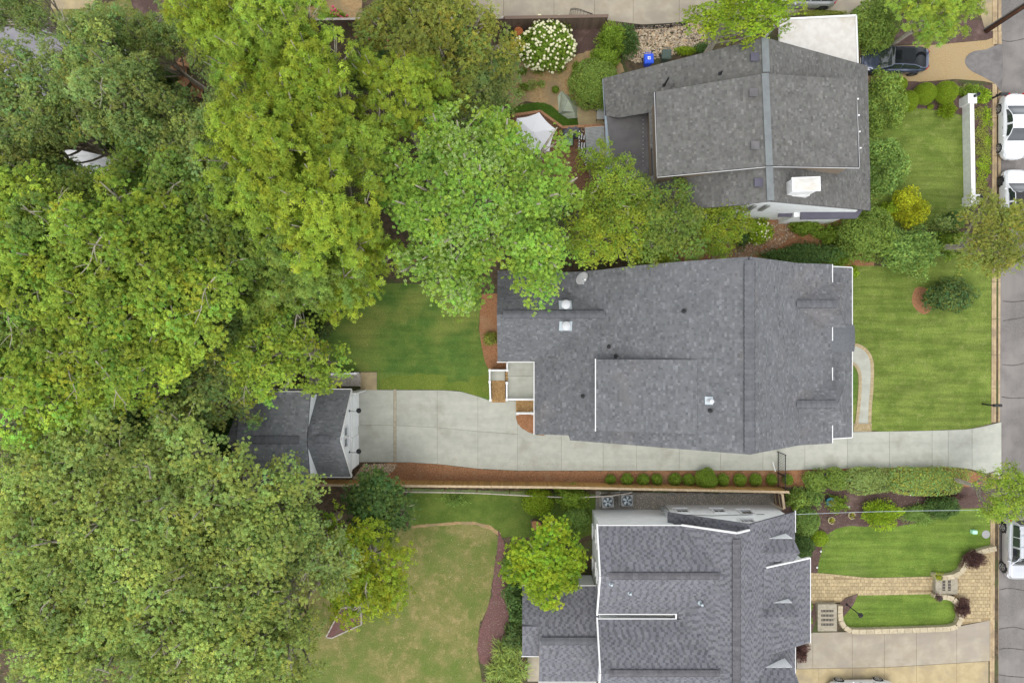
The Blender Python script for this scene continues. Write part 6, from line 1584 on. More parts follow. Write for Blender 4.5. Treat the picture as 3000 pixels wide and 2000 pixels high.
mailbox(2888, 1183, 'black mailbox on post at the front lawn', 0, .25); mailbox(2906, 292, 'black mailbox beside the white sedan', 0, .15)
def lamp_post(u, v, h, label, big=True):
    p = P(u, v); t = thing('lamp_post' if big else 'path_light', p, label, 'lamp')
    mb = MB(); mb.tube([p, p + Vector((0, 0, h))], .035 if big else .022, 8); mb.lathe([(.09, 0), (.08, .08), (.04, .12)], p, 10); mb.build('post', 'black_iron', t)
    k = 1.0 if big else .5
    mb = MB(); mb.lathe([(.09 * k, 0), (.15 * k, .26 * k)], p + Vector((0, 0, h)), 6); mb.build('lamp_glass', 'glass_grey', t)
    mb = MB(); mb.lathe([(.19 * k, .26 * k), (.19 * k, .29 * k), (.07 * k, .40 * k), (.02 * k, .46 * k)], p + Vector((0, 0, h)), 6); mb.build('lamp_hood', 'black_iron', t)
lamp_post(2480, 1769, 1.75, 'black lamp post leaning into view over the small lawn')
lamp_post(2399, 1382, .9, 'short black path light beside the driveway bed', False)
mb = MB(); c = P(2853, 1557, .15); mb.box((c.x, c.y, .16), (.36, .26, .32), bev=.03); mb.build('utility_box', 'mint', label='pale mint utility box in the south front lawn', cat='utility box')
mb = MB(); mb.lathe([(.30, 0), (.30, .03), (.26, .045), (.05, .045)], P(2888, 1564), 20); mb.build('manhole_cover', 'grey_plastic', label='round grey cover in the lawn by the kerb', cat='cover')
for i, (u, v) in enumerate(((2392, 1660), (2403, 1613), (2486, 1483), (2665, 1448))):
    mb = MB(); mb.lathe([(.05, 0), (.05, .10), (.075, .12), (.03, .16)], P(u, v), 8); mb.build('ground_light', 'white_paint', label=['small white ground light at the lawn corner by the walk', 'small white ground light at the lawn edge by the dark shrub', 'small white ground light in the mulch by the planters', 'small white ground light under the long hedge'][i], cat='light')

# ------------------------------------------------------------------ garden things
def ac_unit(u, v, label, rz):
    p = P(u, v); t = thing('air_conditioner', p, label, 'air conditioner', 'air conditioners by the white house')
    mb = MB(); mb.box(p + Vector((0, 0, .04)), (1.0, 1.0, .08)); mb.build('pad', 'concrete', t)
    mb = MB(); mb.box(p + Vector((0, 0, .45)), (.86, .86, .74), rz, bev=.05); mb.build('cabinet', 'grey_plastic', t)
    mb = MB(); mb.lathe([(.37, 0), (.37, .02), (.34, .022), (.34, .006), (.02, .006)], p + Vector((0, 0, .818)), 24); mb.build('fan_opening', 'black_plastic', t)
    for k in range(5):
        a = k * 2 * math.pi / 5 + rz; d = Vector((math.cos(a), math.sin(a), 0)); n = Vector((-d.y, d.x, 0))
        mb = MB(); q = p + Vector((0, 0, .828)); mb.add([q + d * .06 - n * .03, q + d * .31 - n * .02, q + d * .31 + n * .17 + Vector((0, 0, .02)), q + d * .06 + n * .06 + Vector((0, 0, .02))], [(0, 1, 2, 3)]); mb.build('fan_blade', 'light_metal', t)
    for k in range(5):
        mb = MB(); r_ = .07 + k * .065; pts = [p + Vector((r_ * math.cos(a * math.pi / 12), r_ * math.sin(a * math.pi / 12), .872)) for a in range(25)]; mb.tube(pts, .006, 4, False); mb.build('grille_ring', 'light_metal', t)
    for k in range(18):
        mb = MB(); s_ = (-1, 1)[k % 2]; mb.box(p + Vector((-.4 + (k // 2) * .1, s_ * .436, .45)), (.03, .01, .6)); mb.build('louvre', 'black_plastic', t)
ac_unit(1776, 1462, 'grey air conditioner next to the green shrub', .1); ac_unit(1832, 1458, 'grey air conditioner beside the gravel strip', 0.0)
def bin_(u, v, m, label, sticker, rz):
    p = P(u, v); t = thing('wheeled_bin', p, label, 'bin', 'wheeled bins')
    ca, sa = math.cos(rz), math.sin(rz)
    def W(x, y, z): return (p.x + x * ca - y * sa, p.y + x * sa + y * ca, z)
    mb = MB(); lo = [(-.22, -.26), (.22, -.26), (.22, .22), (-.22, .22)]; hi = [(-.31, -.35), (.31, -.35), (.31, .33), (-.31, .33)]
    mb.add([W(x, y, .06) for x, y in lo] + [W(x, y, .98) for x, y in hi], [(3, 2, 1, 0), (4, 5, 6, 7), (0, 1, 5, 4), (1, 2, 6, 5), (2, 3, 7, 6), (3, 0, 4, 7)]); bevel(mb.build('body', m, t), .03)
    mb = MB(); ring = [(-.34, -.40), (.34, -.40), (.34, .30), (-.34, .30)]; top = [(-.26, -.31), (.26, -.31), (.26, .22), (-.26, .22)]
    mb.add([W(x, y, .985) for x, y in ring] + [W(x, y, 1.03) for x, y in ring] + [W(x, y, 1.09) for x, y in top], [(3, 2, 1, 0)] + [(k + i, k + (i + 1) % 4, k + 4 + (i + 1) % 4, k + 4 + i) for k in (0, 4) for i in range(4)] + [(8, 9, 10, 11)]); bevel(mb.build('lid', m, t), .02)
    mb = MB(); mb.tube([W(-.26, .40, 1.0), W(.26, .40, 1.0)], .02, 8); mb.build('handle', m, t)
    for s_ in (-1, 1):
        mb = MB(); mb.tube([W(s_ * .27, .26, .13), W(s_ * .33, .26, .13)], .13, 14); mb.build('wheel', 'rubber', t)
    if sticker:
        mb = MB(); mb.add([W(x, y, 1.093) for x, y in ((-.10, -.14), (.10, -.14), (.10, .08), (-.10, .08))], [(0, 1, 2, 3)]); mb.build('sticker', 'white_paint', t)
        mb = MB(); mb.add([W(x, y, 1.096) for x, y in ((-.03, -.10), (.04, -.10), (.04, .02), (-.03, .02))], [(0, 1, 2, 3)]); mb.build('sticker_print', 'bin_blue', t)
bin_(1893, 187, 'bin_blue', 'bright blue recycling bin behind the north house', True, .06); bin_(1944, 174, 'bin_green', 'dark green rubbish bin behind the north house', False, -.05)
# deck of the north house
DK = thing('wood_deck', P(1660, 420), 'reddish wooden deck with orange rail behind the north house', 'deck')
dz = .45
area = [P(u, v, dz) for u, v in ((1500, 335), (1583, 328), (1648, 372), (1772, 366), (1785, 560), (1500, 560))]
a2 = [(p.x, p.y) for p in area]
dirv = Vector((1, .42, 0)).normalized(); nv = Vector((-dirv.y, dirv.x, 0))
c0 = sum(area, Vector()) / len(area); c0.z = 0
poly_l = [((Vector((x, y, 0)) - c0).dot(dirv), (Vector((x, y, 0)) - c0).dot(nv)) for x, y in a2]
s = min(b for a, b in poly_l)
while s < max(b for a, b in poly_l):
    for l0, l1 in spans(poly_l, s + .07):
        if l1 - l0 > .15:
            mb = MB(); m0, m1 = c0 + nv * (s + .07) + dirv * l0, c0 + nv * (s + .07) + dirv * l1
            mb.beam(Vector((m0.x, m0.y, dz - .015)), Vector((m1.x, m1.y, dz - .015)), .134, .03); mb.build('plank', 'deck_wood', DK)
    s += .14
rl = [P(1500, 338, 1.4), P(1583, 326, 1.4), P(1648, 373, 1.4), P(1760, 367, 1.4)]
for a, b in zip(rl[:-1], rl[1:]):
    mb = MB(); mb.beam(a, b, .18, .05); mb.build('hand_rail', 'cedar', DK)
    n = int((b - a).length / .16)
    for k in range(n):
        c = a.lerp(b, k / n); mb = MB(); mb.beam(Vector((c.x, c.y, dz)), Vector((c.x, c.y, 1.38)), .03, .03); mb.build('baluster', 'black_iron', DK)
for c in rl: 
    mb = MB(); mb.box((c.x, c.y, .7), (.1, .1, 1.4)); mb.build('post', 'cedar', DK)
# umbrella
uc = P(1562, 392, 2.6)
UM = thing('umbrella', (uc.x, uc.y, dz), 'white hexagonal umbrella on the deck', 'umbrella')
mb = MB(); mb.tube([(uc.x, uc.y, dz), (uc.x, uc.y, 2.95)], .025, 8); mb.lathe([(.28, 0), (.26, .06), (.05, .1)], (uc.x, uc.y, dz), 14); mb.build('pole', 'grey_metal', UM)
R_ = 1.62; k6 = 6
rim = [Vector((uc.x + R_ * math.cos(a), uc.y + R_ * math.sin(a), 2.35)) for a in [1.30 + i * 2 * math.pi / k6 for i in range(k6)]]; apex = Vector((uc.x, uc.y, 2.92))
for i in range(k6):
    a, b = rim[i], rim[(i + 1) % k6]; mb = MB(); vs = [apex]; m_ = 5
    for r_ in range(1, m_ + 1):
        for q in range(r_ + 1):
            e = a.lerp(b, q / r_); pt = apex.lerp(e, r_ / m_); sag = math.sin(math.pi * q / r_) * .07 * (r_ / m_) if r_ > 1 else 0
            inw = (Vector((uc.x, uc.y, pt.z)) - pt); pt = pt + inw * (sag * .6) - Vector((0, 0, sag)); vs.append(pt)
    fs = []; ix = lambda r_, q: r_ * (r_ + 1) // 2 + q
    for r_ in range(m_):
        for q in range(r_ + 1):
            fs.append((ix(r_, q), ix(r_ + 1, q), ix(r_ + 1, q + 1)))
            if q < r_: fs.append((ix(r_, q), ix(r_ + 1, q + 1), ix(r_, q + 1)))
    mb.add(vs, fs); mb.build('canopy_panel', 'canvas_white', UM, smooth=True)
    mb = MB(); mb.tube([apex - Vector((0, 0, .04)), a - Vector((0, 0, .04))], .012, 4); mb.build('rib', 'grey_metal', UM)
# covered grill, chair, pots, striped chairs
def lumpy(name, pts, h, z, m, label, cat, seed=3):
    r = random.Random(seed); c = smooth_curve([P(u, v, z) for u, v in pts], 4, True); ctr = sum(c, Vector()) / len(c)
    mb = MB(); n = len(c); vs = []
    for f, zz in ((1.04, 0), (1.0, h * .55), (.9, h * .85), (.62, h * .97), (.3, h * 1.02)):
        for k, p in enumerate(c): vs.append(ctr + (p - ctr) * f * (1 + r.uniform(-.03, .03)) + Vector((0, 0, zz + (r.uniform(-.05, .05) if zz else 0))))
    vs.append(ctr + Vector((0, 0, h * 1.02)))
    fs = [(l * n + k, l * n + (k + 1) % n, (l + 1) * n + (k + 1) % n, (l + 1) * n + k) for l in range(4) for k in range(n)] + [(4 * n + k, 4 * n + (k + 1) % n, 5 * n) for k in range(n)]
    mb.add(vs, fs); return mb.build(name, m, smooth=True, label=label, cat=cat)
lumpy('covered_grill', [(1648, 385), (1662, 380), (1672, 384), (1684, 377), (1698, 380), (1697, 396), (1690, 408), (1672, 404), (1655, 408), (1647, 400)], 1.0, dz, 'canvas_grey', 'barbecue under a crumpled grey cover on the deck', 'grill')
p = P(1664, 418, dz)
t = thing('patio_chair', p, 'black patio chair with green patterned cushion on the deck', 'chair')
mb = MB(); mb.box(p + Vector((0, 0, .40)), (.66, .62, .12), bev=.04); mb.build('cushion', 'floral', t)
mb = MB(); mb.box(p + Vector((0, .30, .70)), (.64, .14, .55), bev=.04); mb.build('back_cushion', 'floral', t)
for sx in (-1, 1):
    for sy in (-1, 1):
        mb = MB(); mb.beam(p + Vector((sx * .32, sy * .3, 0)), p + Vector((sx * .32, sy * .3, .58)), .04, .04); mb.build('leg', 'black_iron', t)
    mb = MB(); mb.beam(p + Vector((sx * .34, -.34, .6)), p + Vector((sx * .34, .34, .6)), .06, .03); mb.build('armrest', 'black_iron', t)
for i, (u, v, rz) in enumerate(((1706, 405, 1.5), (1706, 432, 1.5), (1711, 457, 1.2), (1719, 480, .5))):
    p = P(u, v, dz); t = thing('striped_chair', p, '%s black and white striped chair beside the corrugated roof' % ['uppermost', 'second', 'third', 'lowest'][i], 'chair', 'striped deck chairs', rz)
    for k in range(7):
        mb = MB(); y = -.27 + k * .09; mb.box((0, y, .42), (.46, .088, .05), bev=.01); mb.build('cushion_stripe', 'white_paint' if k % 2 == 0 else 'black_plastic', t, local=True)
    for k in range(5):
        mb = MB(); mb.box((-.2 + k * .1, .32, .66), (.088, .06, .46)); mb.build('back_stripe', 'white_paint' if k % 2 == 0 else 'black_plastic', t, local=True)
    for sx in (-1, 1):
        for sy in (-1, 1): mb = MB(); mb.beam((sx * .23, sy * .28, 0), (sx * .23, sy * .28, .4), .035, .035); mb.build('leg', 'black_iron', t, local=True)
def pot(u, v, z, r_, h, m, label, soil=True, plant=None, name='plant_pot'):
    p = P(u, v, z); t = thing(name, p, label, 'pot')
    mb = MB(); mb.lathe([(r_ * .62, 0), (r_ * .95, h * .85), (r_ * 1.05, h * .86), (r_ * 1.05, h), (r_ * .9, h), (r_ * .88, h * .9)], p, 20); mb.build('pot', m, t, smooth=False)
    mb = MB(); mb.lathe([(r_ * .88, h * .88), (r_ * .1, h * .92)], p, 16); mb.build('soil', 'mulch_brown', t)
    if plant:
        nr = np.random.default_rng(int(u + v)); n = 120; d = unit(nr.normal(size=(n, 3)) * np.array([1, 1, .6]) + np.array([0, 0, .6]))
        inst('foliage', leaf_mesh('foliage', leaf_arrays(np.array([0, 0, h]) + d * nr.uniform(.05, r_ * 1.3, n)[:, None], unit(np.cross(d, nr.normal(size=(n, 3)))), d, .18, .06, .04, nr), np.ones((n, 3)) * nr.uniform(.7, 1.3, n)[:, None], plant), t)
pot(1743, 318, .02, .30, .55, 'pot_stone', 'round stone urn on the paved patio'); pot(1707, 385, dz, .19, .45, 'pot_stone', 'small grey pot at the corrugated roof corner')
pot(1626, 386, dz, .17, .35, 'terracotta', 'terracotta pot beside the umbrella', plant='leaf_olive'); pot(1640, 392, dz, .14, .3, 'terracotta', 'small terracotta pot next to the covered grill')
pot(2423, 1465, 0, .30, .6, 'teal_glaze', 'glossy teal pot in the mulch', plant='leaf_olive'); pot(2820, 264, 0, .26, .5, 'pot_stone', 'pale stone pot behind the wall pillar', plant='leaf_clip')
for (u, v), w in (((2490, 1507), 'right one'), ((2431, 1521), 'left one')):
    p = P(u, v); t = thing('wire_planter', p, 'small ring planter with yellow leaves in the mulch, %s' % w, 'planter', 'ring planters in the mulch')
    mb = MB(); mb.tube([p + Vector((.24 * math.cos(a * .35), .24 * math.sin(a * .35), .3)) for a in range(16)], .028, 6); mb.tube([p + Vector((.17 * math.cos(a * .35), .17 * math.sin(a * .35), .08)) for a in range(18)], .022, 6); mb.build('ring', 'stone_cap', t)
    nr = np.random.default_rng(int(u)); n = 60; d = unit(nr.normal(size=(n, 3)) * np.array([1, 1, .6]) + np.array([.3, 0, .6]))
    inst('foliage', leaf_mesh('foliage', leaf_arrays(np.array([0, 0, .2]) + d * nr.uniform(.05, .3, n)[:, None], unit(np.cross(d, nr.normal(size=(n, 3)))), d, .16, .05, .04, nr), np.ones((n, 3)) * nr.uniform(.7, 1.2, n)[:, None], 'leaf_gold'), t)
p = P(1757, 342); t = thing('patio_table', p, 'dark metal side table on the paved patio', 'table')
mb = MB(); mb.box(p + Vector((0, 0, .66)), (.6, .8, .04)); mb.build('table_top', 'grey_plastic', t)
for sx in (-1, 1):
    for sy in (-1, 1): mb = MB(); mb.beam(p + Vector((sx * .27, sy * .36, 0)), p + Vector((sx * .27, sy * .36, .64)), .04, .04); mb.build('leg', 'black_iron', t)
# corrugated lean-to roof
CR = thing('corrugated_roof', P(1742, 425), 'grey corrugated lean-to roof over the deck', 'canopy')
cA, cB, cC, cD = P(1713, 374, 2.55), P(1770, 369, 2.85), P(1775, 476, 2.85), P(1720, 480, 2.55)
mb = MB(); nn = 104; vs = []
for k in range(nn + 1):
    f = k / nn; hgt = (.0, .0, .045, .045)[k % 4]
    for a, b in ((cA, cD), (cB, cC)): vs.append(a.lerp(b, f) + Vector((0, 0, hgt)))
mb.add(vs, [(2 * k, 2 * k + 1, 2 * k + 3, 2 * k + 2) for k in range(nn)]); mb.build('corrugated_sheet', 'grey_metal', CR)
for a, b in ((cA, cB), (cD, cC)): mb = MB(); mb.beam(a - Vector((0, 0, .08)), b - Vector((0, 0, .08)), .06, .1); mb.build('rafter', 'cedar', CR)
for a in (cA, cD): mb = MB(); mb.box((a.x + .1, a.y, 1.3), (.09, .09, 2.5)); mb.build('post', 'cedar', CR)
# pale green tarpaulin tent
T = thing('garden_tent', P(1662, 310), 'pale green canvas tent beside the big round shrub', 'tent')
a, b = P(1645, 266, .25), P(1644, 336, .15); rg = P(1664, 291, 1.15); rg2 = P(1649, 326, .75); f = P(1680, 310, .55); g = P(1687, 346, .25); d_, e_ = P(1633, 282, 0), P(1636, 330, 0); h_ = P(1664, 348, .02)
mb = MB(); mb.add([d_, a, rg, rg2, b, e_], [(0, 5, 4, 3, 2, 1)]); mb.build('tent_side', 'canvas_green', T)
mb = MB(); mb.add([rg, rg2, P(1682, 328, .52), f], [(0, 1, 2, 3)]); mb.build('tent_panel', 'canvas_green', T)
mb = MB(); mb.add([rg2, b, h_, g, P(1682, 328, .52)], [(0, 1, 2, 3, 4)]); mb.build('tent_panel', 'canvas_green', T)
mb = MB(); mb.add([a, rg, f, P(1690, 300, 0)], [(0, 3, 2, 1)]); mb.build('tent_back', 'canvas_green', T)
mb = MB(); mb.add([f, P(1682, 328, .52), g, P(1692, 346, 0), P(1692, 305, 0)], [(0, 1, 2, 3, 4)]); mb.build('tent_side', 'canvas_green', T)
mb = MB(); mb.tube([rg + Vector((0, 0, .02)), rg2 + Vector((0, 0, .02)), b + Vector((0, 0, .02))], .022, 6); mb.tube([rg2 + Vector((0, 0, .02)), P(1682, 328, .54)], .018, 6); mb.build('tent_pole', 'grey_plastic', T)
# bird bath, statue, stump, raised bed
p = P(1519, 104); t = thing('bird_bath', p, 'terracotta bird bath under the dark fence', 'bird bath')
mb = MB(); mb.lathe([(.16, 0), (.14, .05), (.07, .12), (.06, .5), (.12, .58)], p, 16); mb.build('pedestal', 'terracotta', t)
mb = MB(); mb.lathe([(.10, .56), (.30, .66), (.31, .70), (.27, .69), (.16, .64), (.04, .63)], p, 22); mb.build('bowl', 'terracotta', t)
p = P(1487, 104); t = thing('garden_statue', p, 'pale stone garden statue left of the bird bath', 'statue')
mb = MB(); mb.lathe([(.13, 0), (.13, .1), (.08, .14), (.11, .34), (.12, .46), (.07, .58), (.05, .62), (.09, .68), (.095, .76), (.05, .84), (.01, .86)], p, 14); mb.build('figure', 'stone_cap', t, smooth=True)
mb = MB(); p2 = p + Vector((.02, -.36, 0)); mb.lathe([(.15, 0), (.15, .12), (.11, .14), (.11, .10), (.02, .10)], p2, 14); mb.build('dish', 'stone_cap', t)
p = P(1570, 1534); t = thing('tree_stump', p, 'cut tree stump in the rear lawn', 'stump')
mb = MB(); r = random.Random(5); prof = []
ang = [1 + .12 * math.sin(3 * k * .314 + 1) + .05 * r.random() for k in range(20)]
vs = []
for f, z in ((1.25, 0), (1.02, .12), (1.0, .34)):
    for k in range(20): vs.append(p + Vector((.32 * f * ang[k] * math.cos(k * .314), .32 * f * ang[k] * math.sin(k * .314), z)))
mb.add(vs, [(l * 20 + k, l * 20 + (k + 1) % 20, (l + 1) * 20 + (k + 1) % 20, (l + 1) * 20 + k) for l in (0, 1) for k in range(20)]); mb.build('bark', 'bark', t)
mb = MB(); mb.poly([Vector((q[0], q[1], .342)) for q in vs[40:]]); mb.build('cut_face', 'stump', t)
t = thing('raised_bed', P(1010, 1830), 'raised mulch bed with timber edges under the magnolia', 'raised bed')
ring = [(955, 1866), (1000, 1780), (1056, 1775), (1059, 1828), (972, 1868)]
pp = [P(u, v, .3) for u, v in ring]
mb = MB(); mb.prism(pp, .28); mb.build('bed_soil', 'mulch_mauve', t)
for i in range(5):
    a, b = pp[i], pp[(i + 1) % 5]; mb = MB(); mb.beam(a + Vector((0, 0, -.1)), b + Vector((0, 0, -.1)), .09, .26); mb.build('timber', 'fence_grey', t)
# cedar armchairs in the wood gap
for i, (u, v, rz) in enumerate(((553, 186, 2.6), (542, 214, 1.6), (551, 242, .9), (586, 277, -.2))):
    p = P(u, v); t = thing('wooden_armchair', p, '%s orange wooden armchair in the gap between the oaks' % ['topmost', 'second', 'third', 'lowest'][i], 'chair', 'orange armchairs in the wood', rz)
    for k in range(5): mb = MB(); mb.box((-.24 + k * .12, -.02, .36), (.105, .55, .025)); mb.build('seat_slat', 'cedar', t, local=True)
    for k in range(5): mb = MB(); mb.beam((-.24 + k * .12, .24, .3), (-.26 + k * .13, .52, 1.0), .105, .022, up=(0, -1, .3)); mb.build('back_slat', 'cedar', t, local=True)
    for sx in (-1, 1):
        mb = MB(); mb.box((sx * .36, -.02, .56), (.13, .72, .03)); mb.build('armrest', 'cedar', t, local=True)
        for sy in (-1, 1): mb = MB(); mb.beam((sx * .33, sy * .3, 0), (sx * .33, sy * .3, .55), .09, .04); mb.build('leg', 'cedar', t, local=True)
# garden tractor at the top
p = P(925, 4); t = thing('garden_tractor', p, 'green and yellow ride-on garden tractor at the top edge', 'tractor')
mb = MB(); mb.box(p + Vector((-.35, .25, .62)), (.62, 1.0, .42), bev=.06); mb.build('bonnet', 'tractor_green', t)
mb = MB(); mb.box(p + Vector((.25, .2, .62)), (.5, .9, .2), bev=.05); mb.build('fender', 'tractor_green', t)
mb = MB(); mb.box(p + Vector((.35, .15, .80)), (.46, .5, .16), bev=.05); mb.box(p + Vector((.56, .15, 1.0)), (.12, .48, .4), bev=.04); mb.build('seat', 'tractor_yellow', t)
for dx, r_ in ((-.4, .22), (.42, .3)):
    for sy in (-1, 1):
        c = p + Vector((dx, .22 + sy * .5, r_)); mb = MB(); mb.tube([c - Vector((0, .11, 0)), c + Vector((0, .11, 0))], r_, 18); w = mb.build('wheel', 'rubber', t)
        mb = MB(); mb.tube([c - Vector((0, .118, 0)), c + Vector((0, .118, 0))], r_ * .55, 14); mb.build('hub', 'tractor_yellow', w)
mb = MB(); mb.tube([p + Vector((-.02, .2, .75)), p + Vector((.08, .2, 1.05))], .02, 6); mb.tube([p + Vector((.08 + .02 * math.cos(a * .4), .2 + .18 * math.sin(a * .4), 1.06 + .16 * math.cos(a * .4) * .2)) for a in range(17)], .018, 6); mb.build('steering_wheel', 'black_plastic', t)
mb = MB(); q = p + Vector((-1.15, .2, 0)); mb.box(q + Vector((0, 0, .35)), (.75, .8, .5), bev=.12); mb.tube([q + Vector((-.4, -.42, .4)), q + Vector((0, -.55, .45)), q + Vector((.4, -.42, .4))], .03, 6); mb.build('grass_collector', 'black_plastic', t)

# fallen leaves and litter: too many to count
def litter(name, label, px, n, cols, z, size=.07):
    nr = np.random.default_rng(len(px) + n); poly = [(P(u, v).x, P(u, v).y) for u, v in px]
    xs = [p[0] for p in poly]; ys = [p[1] for p in poly]; pts = []
    while len(pts) < n:
        x, y = nr.uniform(min(xs), max(xs)), nr.uniform(min(ys), max(ys))
        if pip(x, y, poly): pts.append((x, y, z + nr.uniform(.004, .02)))
    pts = np.array(pts); nn_ = unit(np.array([0, 0, 1.0]) + nr.normal(size=(n, 3)) * .3)
    v = leaf_arrays(pts, nn_, unit(nr.normal(size=(n, 3))), size, size * .6, .05, nr)
    c = np.array(cols)[nr.integers(0, len(cols), n)] * nr.uniform(.6, 1.2, n)[:, None]
    me = leaf_mesh(name, v, c, 'litter'); o = inst(name, me); return tag(o, label, 'leaf litter', kind='stuff')
mat('litter', (1, 1, 1), rough=.8, attr=True)
DRY = [(.36, .26, .14), (.28, .18, .09), (.42, .36, .2), (.2, .24, .07), (.5, .46, .34)]
litter('fallen_leaves', 'scattered fallen leaves on the front lawn', [(2500, 790), (2900, 805), (2900, 1235), (2500, 1260)], 220, DRY, .016, .055)
litter('fallen_leaves', 'scattered fallen leaves on the dry lawn', [(980, 1560), (1430, 1550), (1400, 1990), (820, 1990)], 900, DRY, .014)
litter('fallen_leaves', 'scattered fallen leaves on the back lawn', [(900, 840), (1400, 850), (1430, 1150), (900, 1130)], 220, DRY, .016, .055)
litter('fallen_leaves', 'scattered litter along the driveway edges', [(1070, 1340), (2900, 1362), (2900, 1374), (1500, 1376), (1200, 1352)], 420, DRY, .032, .05)
litter('fallen_leaves', 'wood chips and litter in the driveway bed', [(1140, 1360), (1300, 1362), (1520, 1382), (2290, 1382), (2290, 1412), (1140, 1400)], 2600, [(.30, .18, .10), (.22, .12, .07), (.40, .26, .15), (.16, .09, .05)], .022, .07)
litter('fallen_leaves', 'wood chips in the bed of the south front garden', [(2310, 1430), (2800, 1440), (2790, 1486), (2600, 1540), (2450, 1545), (2400, 1640)], 1800, [(.20, .13, .11), (.14, .09, .08), (.30, .22, .19), (.10, .07, .06)], .022, .07)
litter('fallen_leaves', 'wood chips in the mauve bed', [(1460, 1560), (1480, 1660), (1490, 1760), (1530, 1950), (1440, 1955), (1402, 1900), (1430, 1790), (1448, 1660)], 1400, [(.26, .16, .15), (.18, .10, .10), (.36, .26, .24), (.12, .08, .07)], .024, .07)
litter('leaf_mould', 'dead leaves on the ground under the left wood', [(0, 60), (900, 60), (1000, 840), (850, 1100), (600, 1400), (900, 1560), (700, 1990), (0, 1990)], 9000, [(.30, .20, .11), (.22, .14, .08), (.36, .27, .16), (.14, .13, .05)], .004, .16)
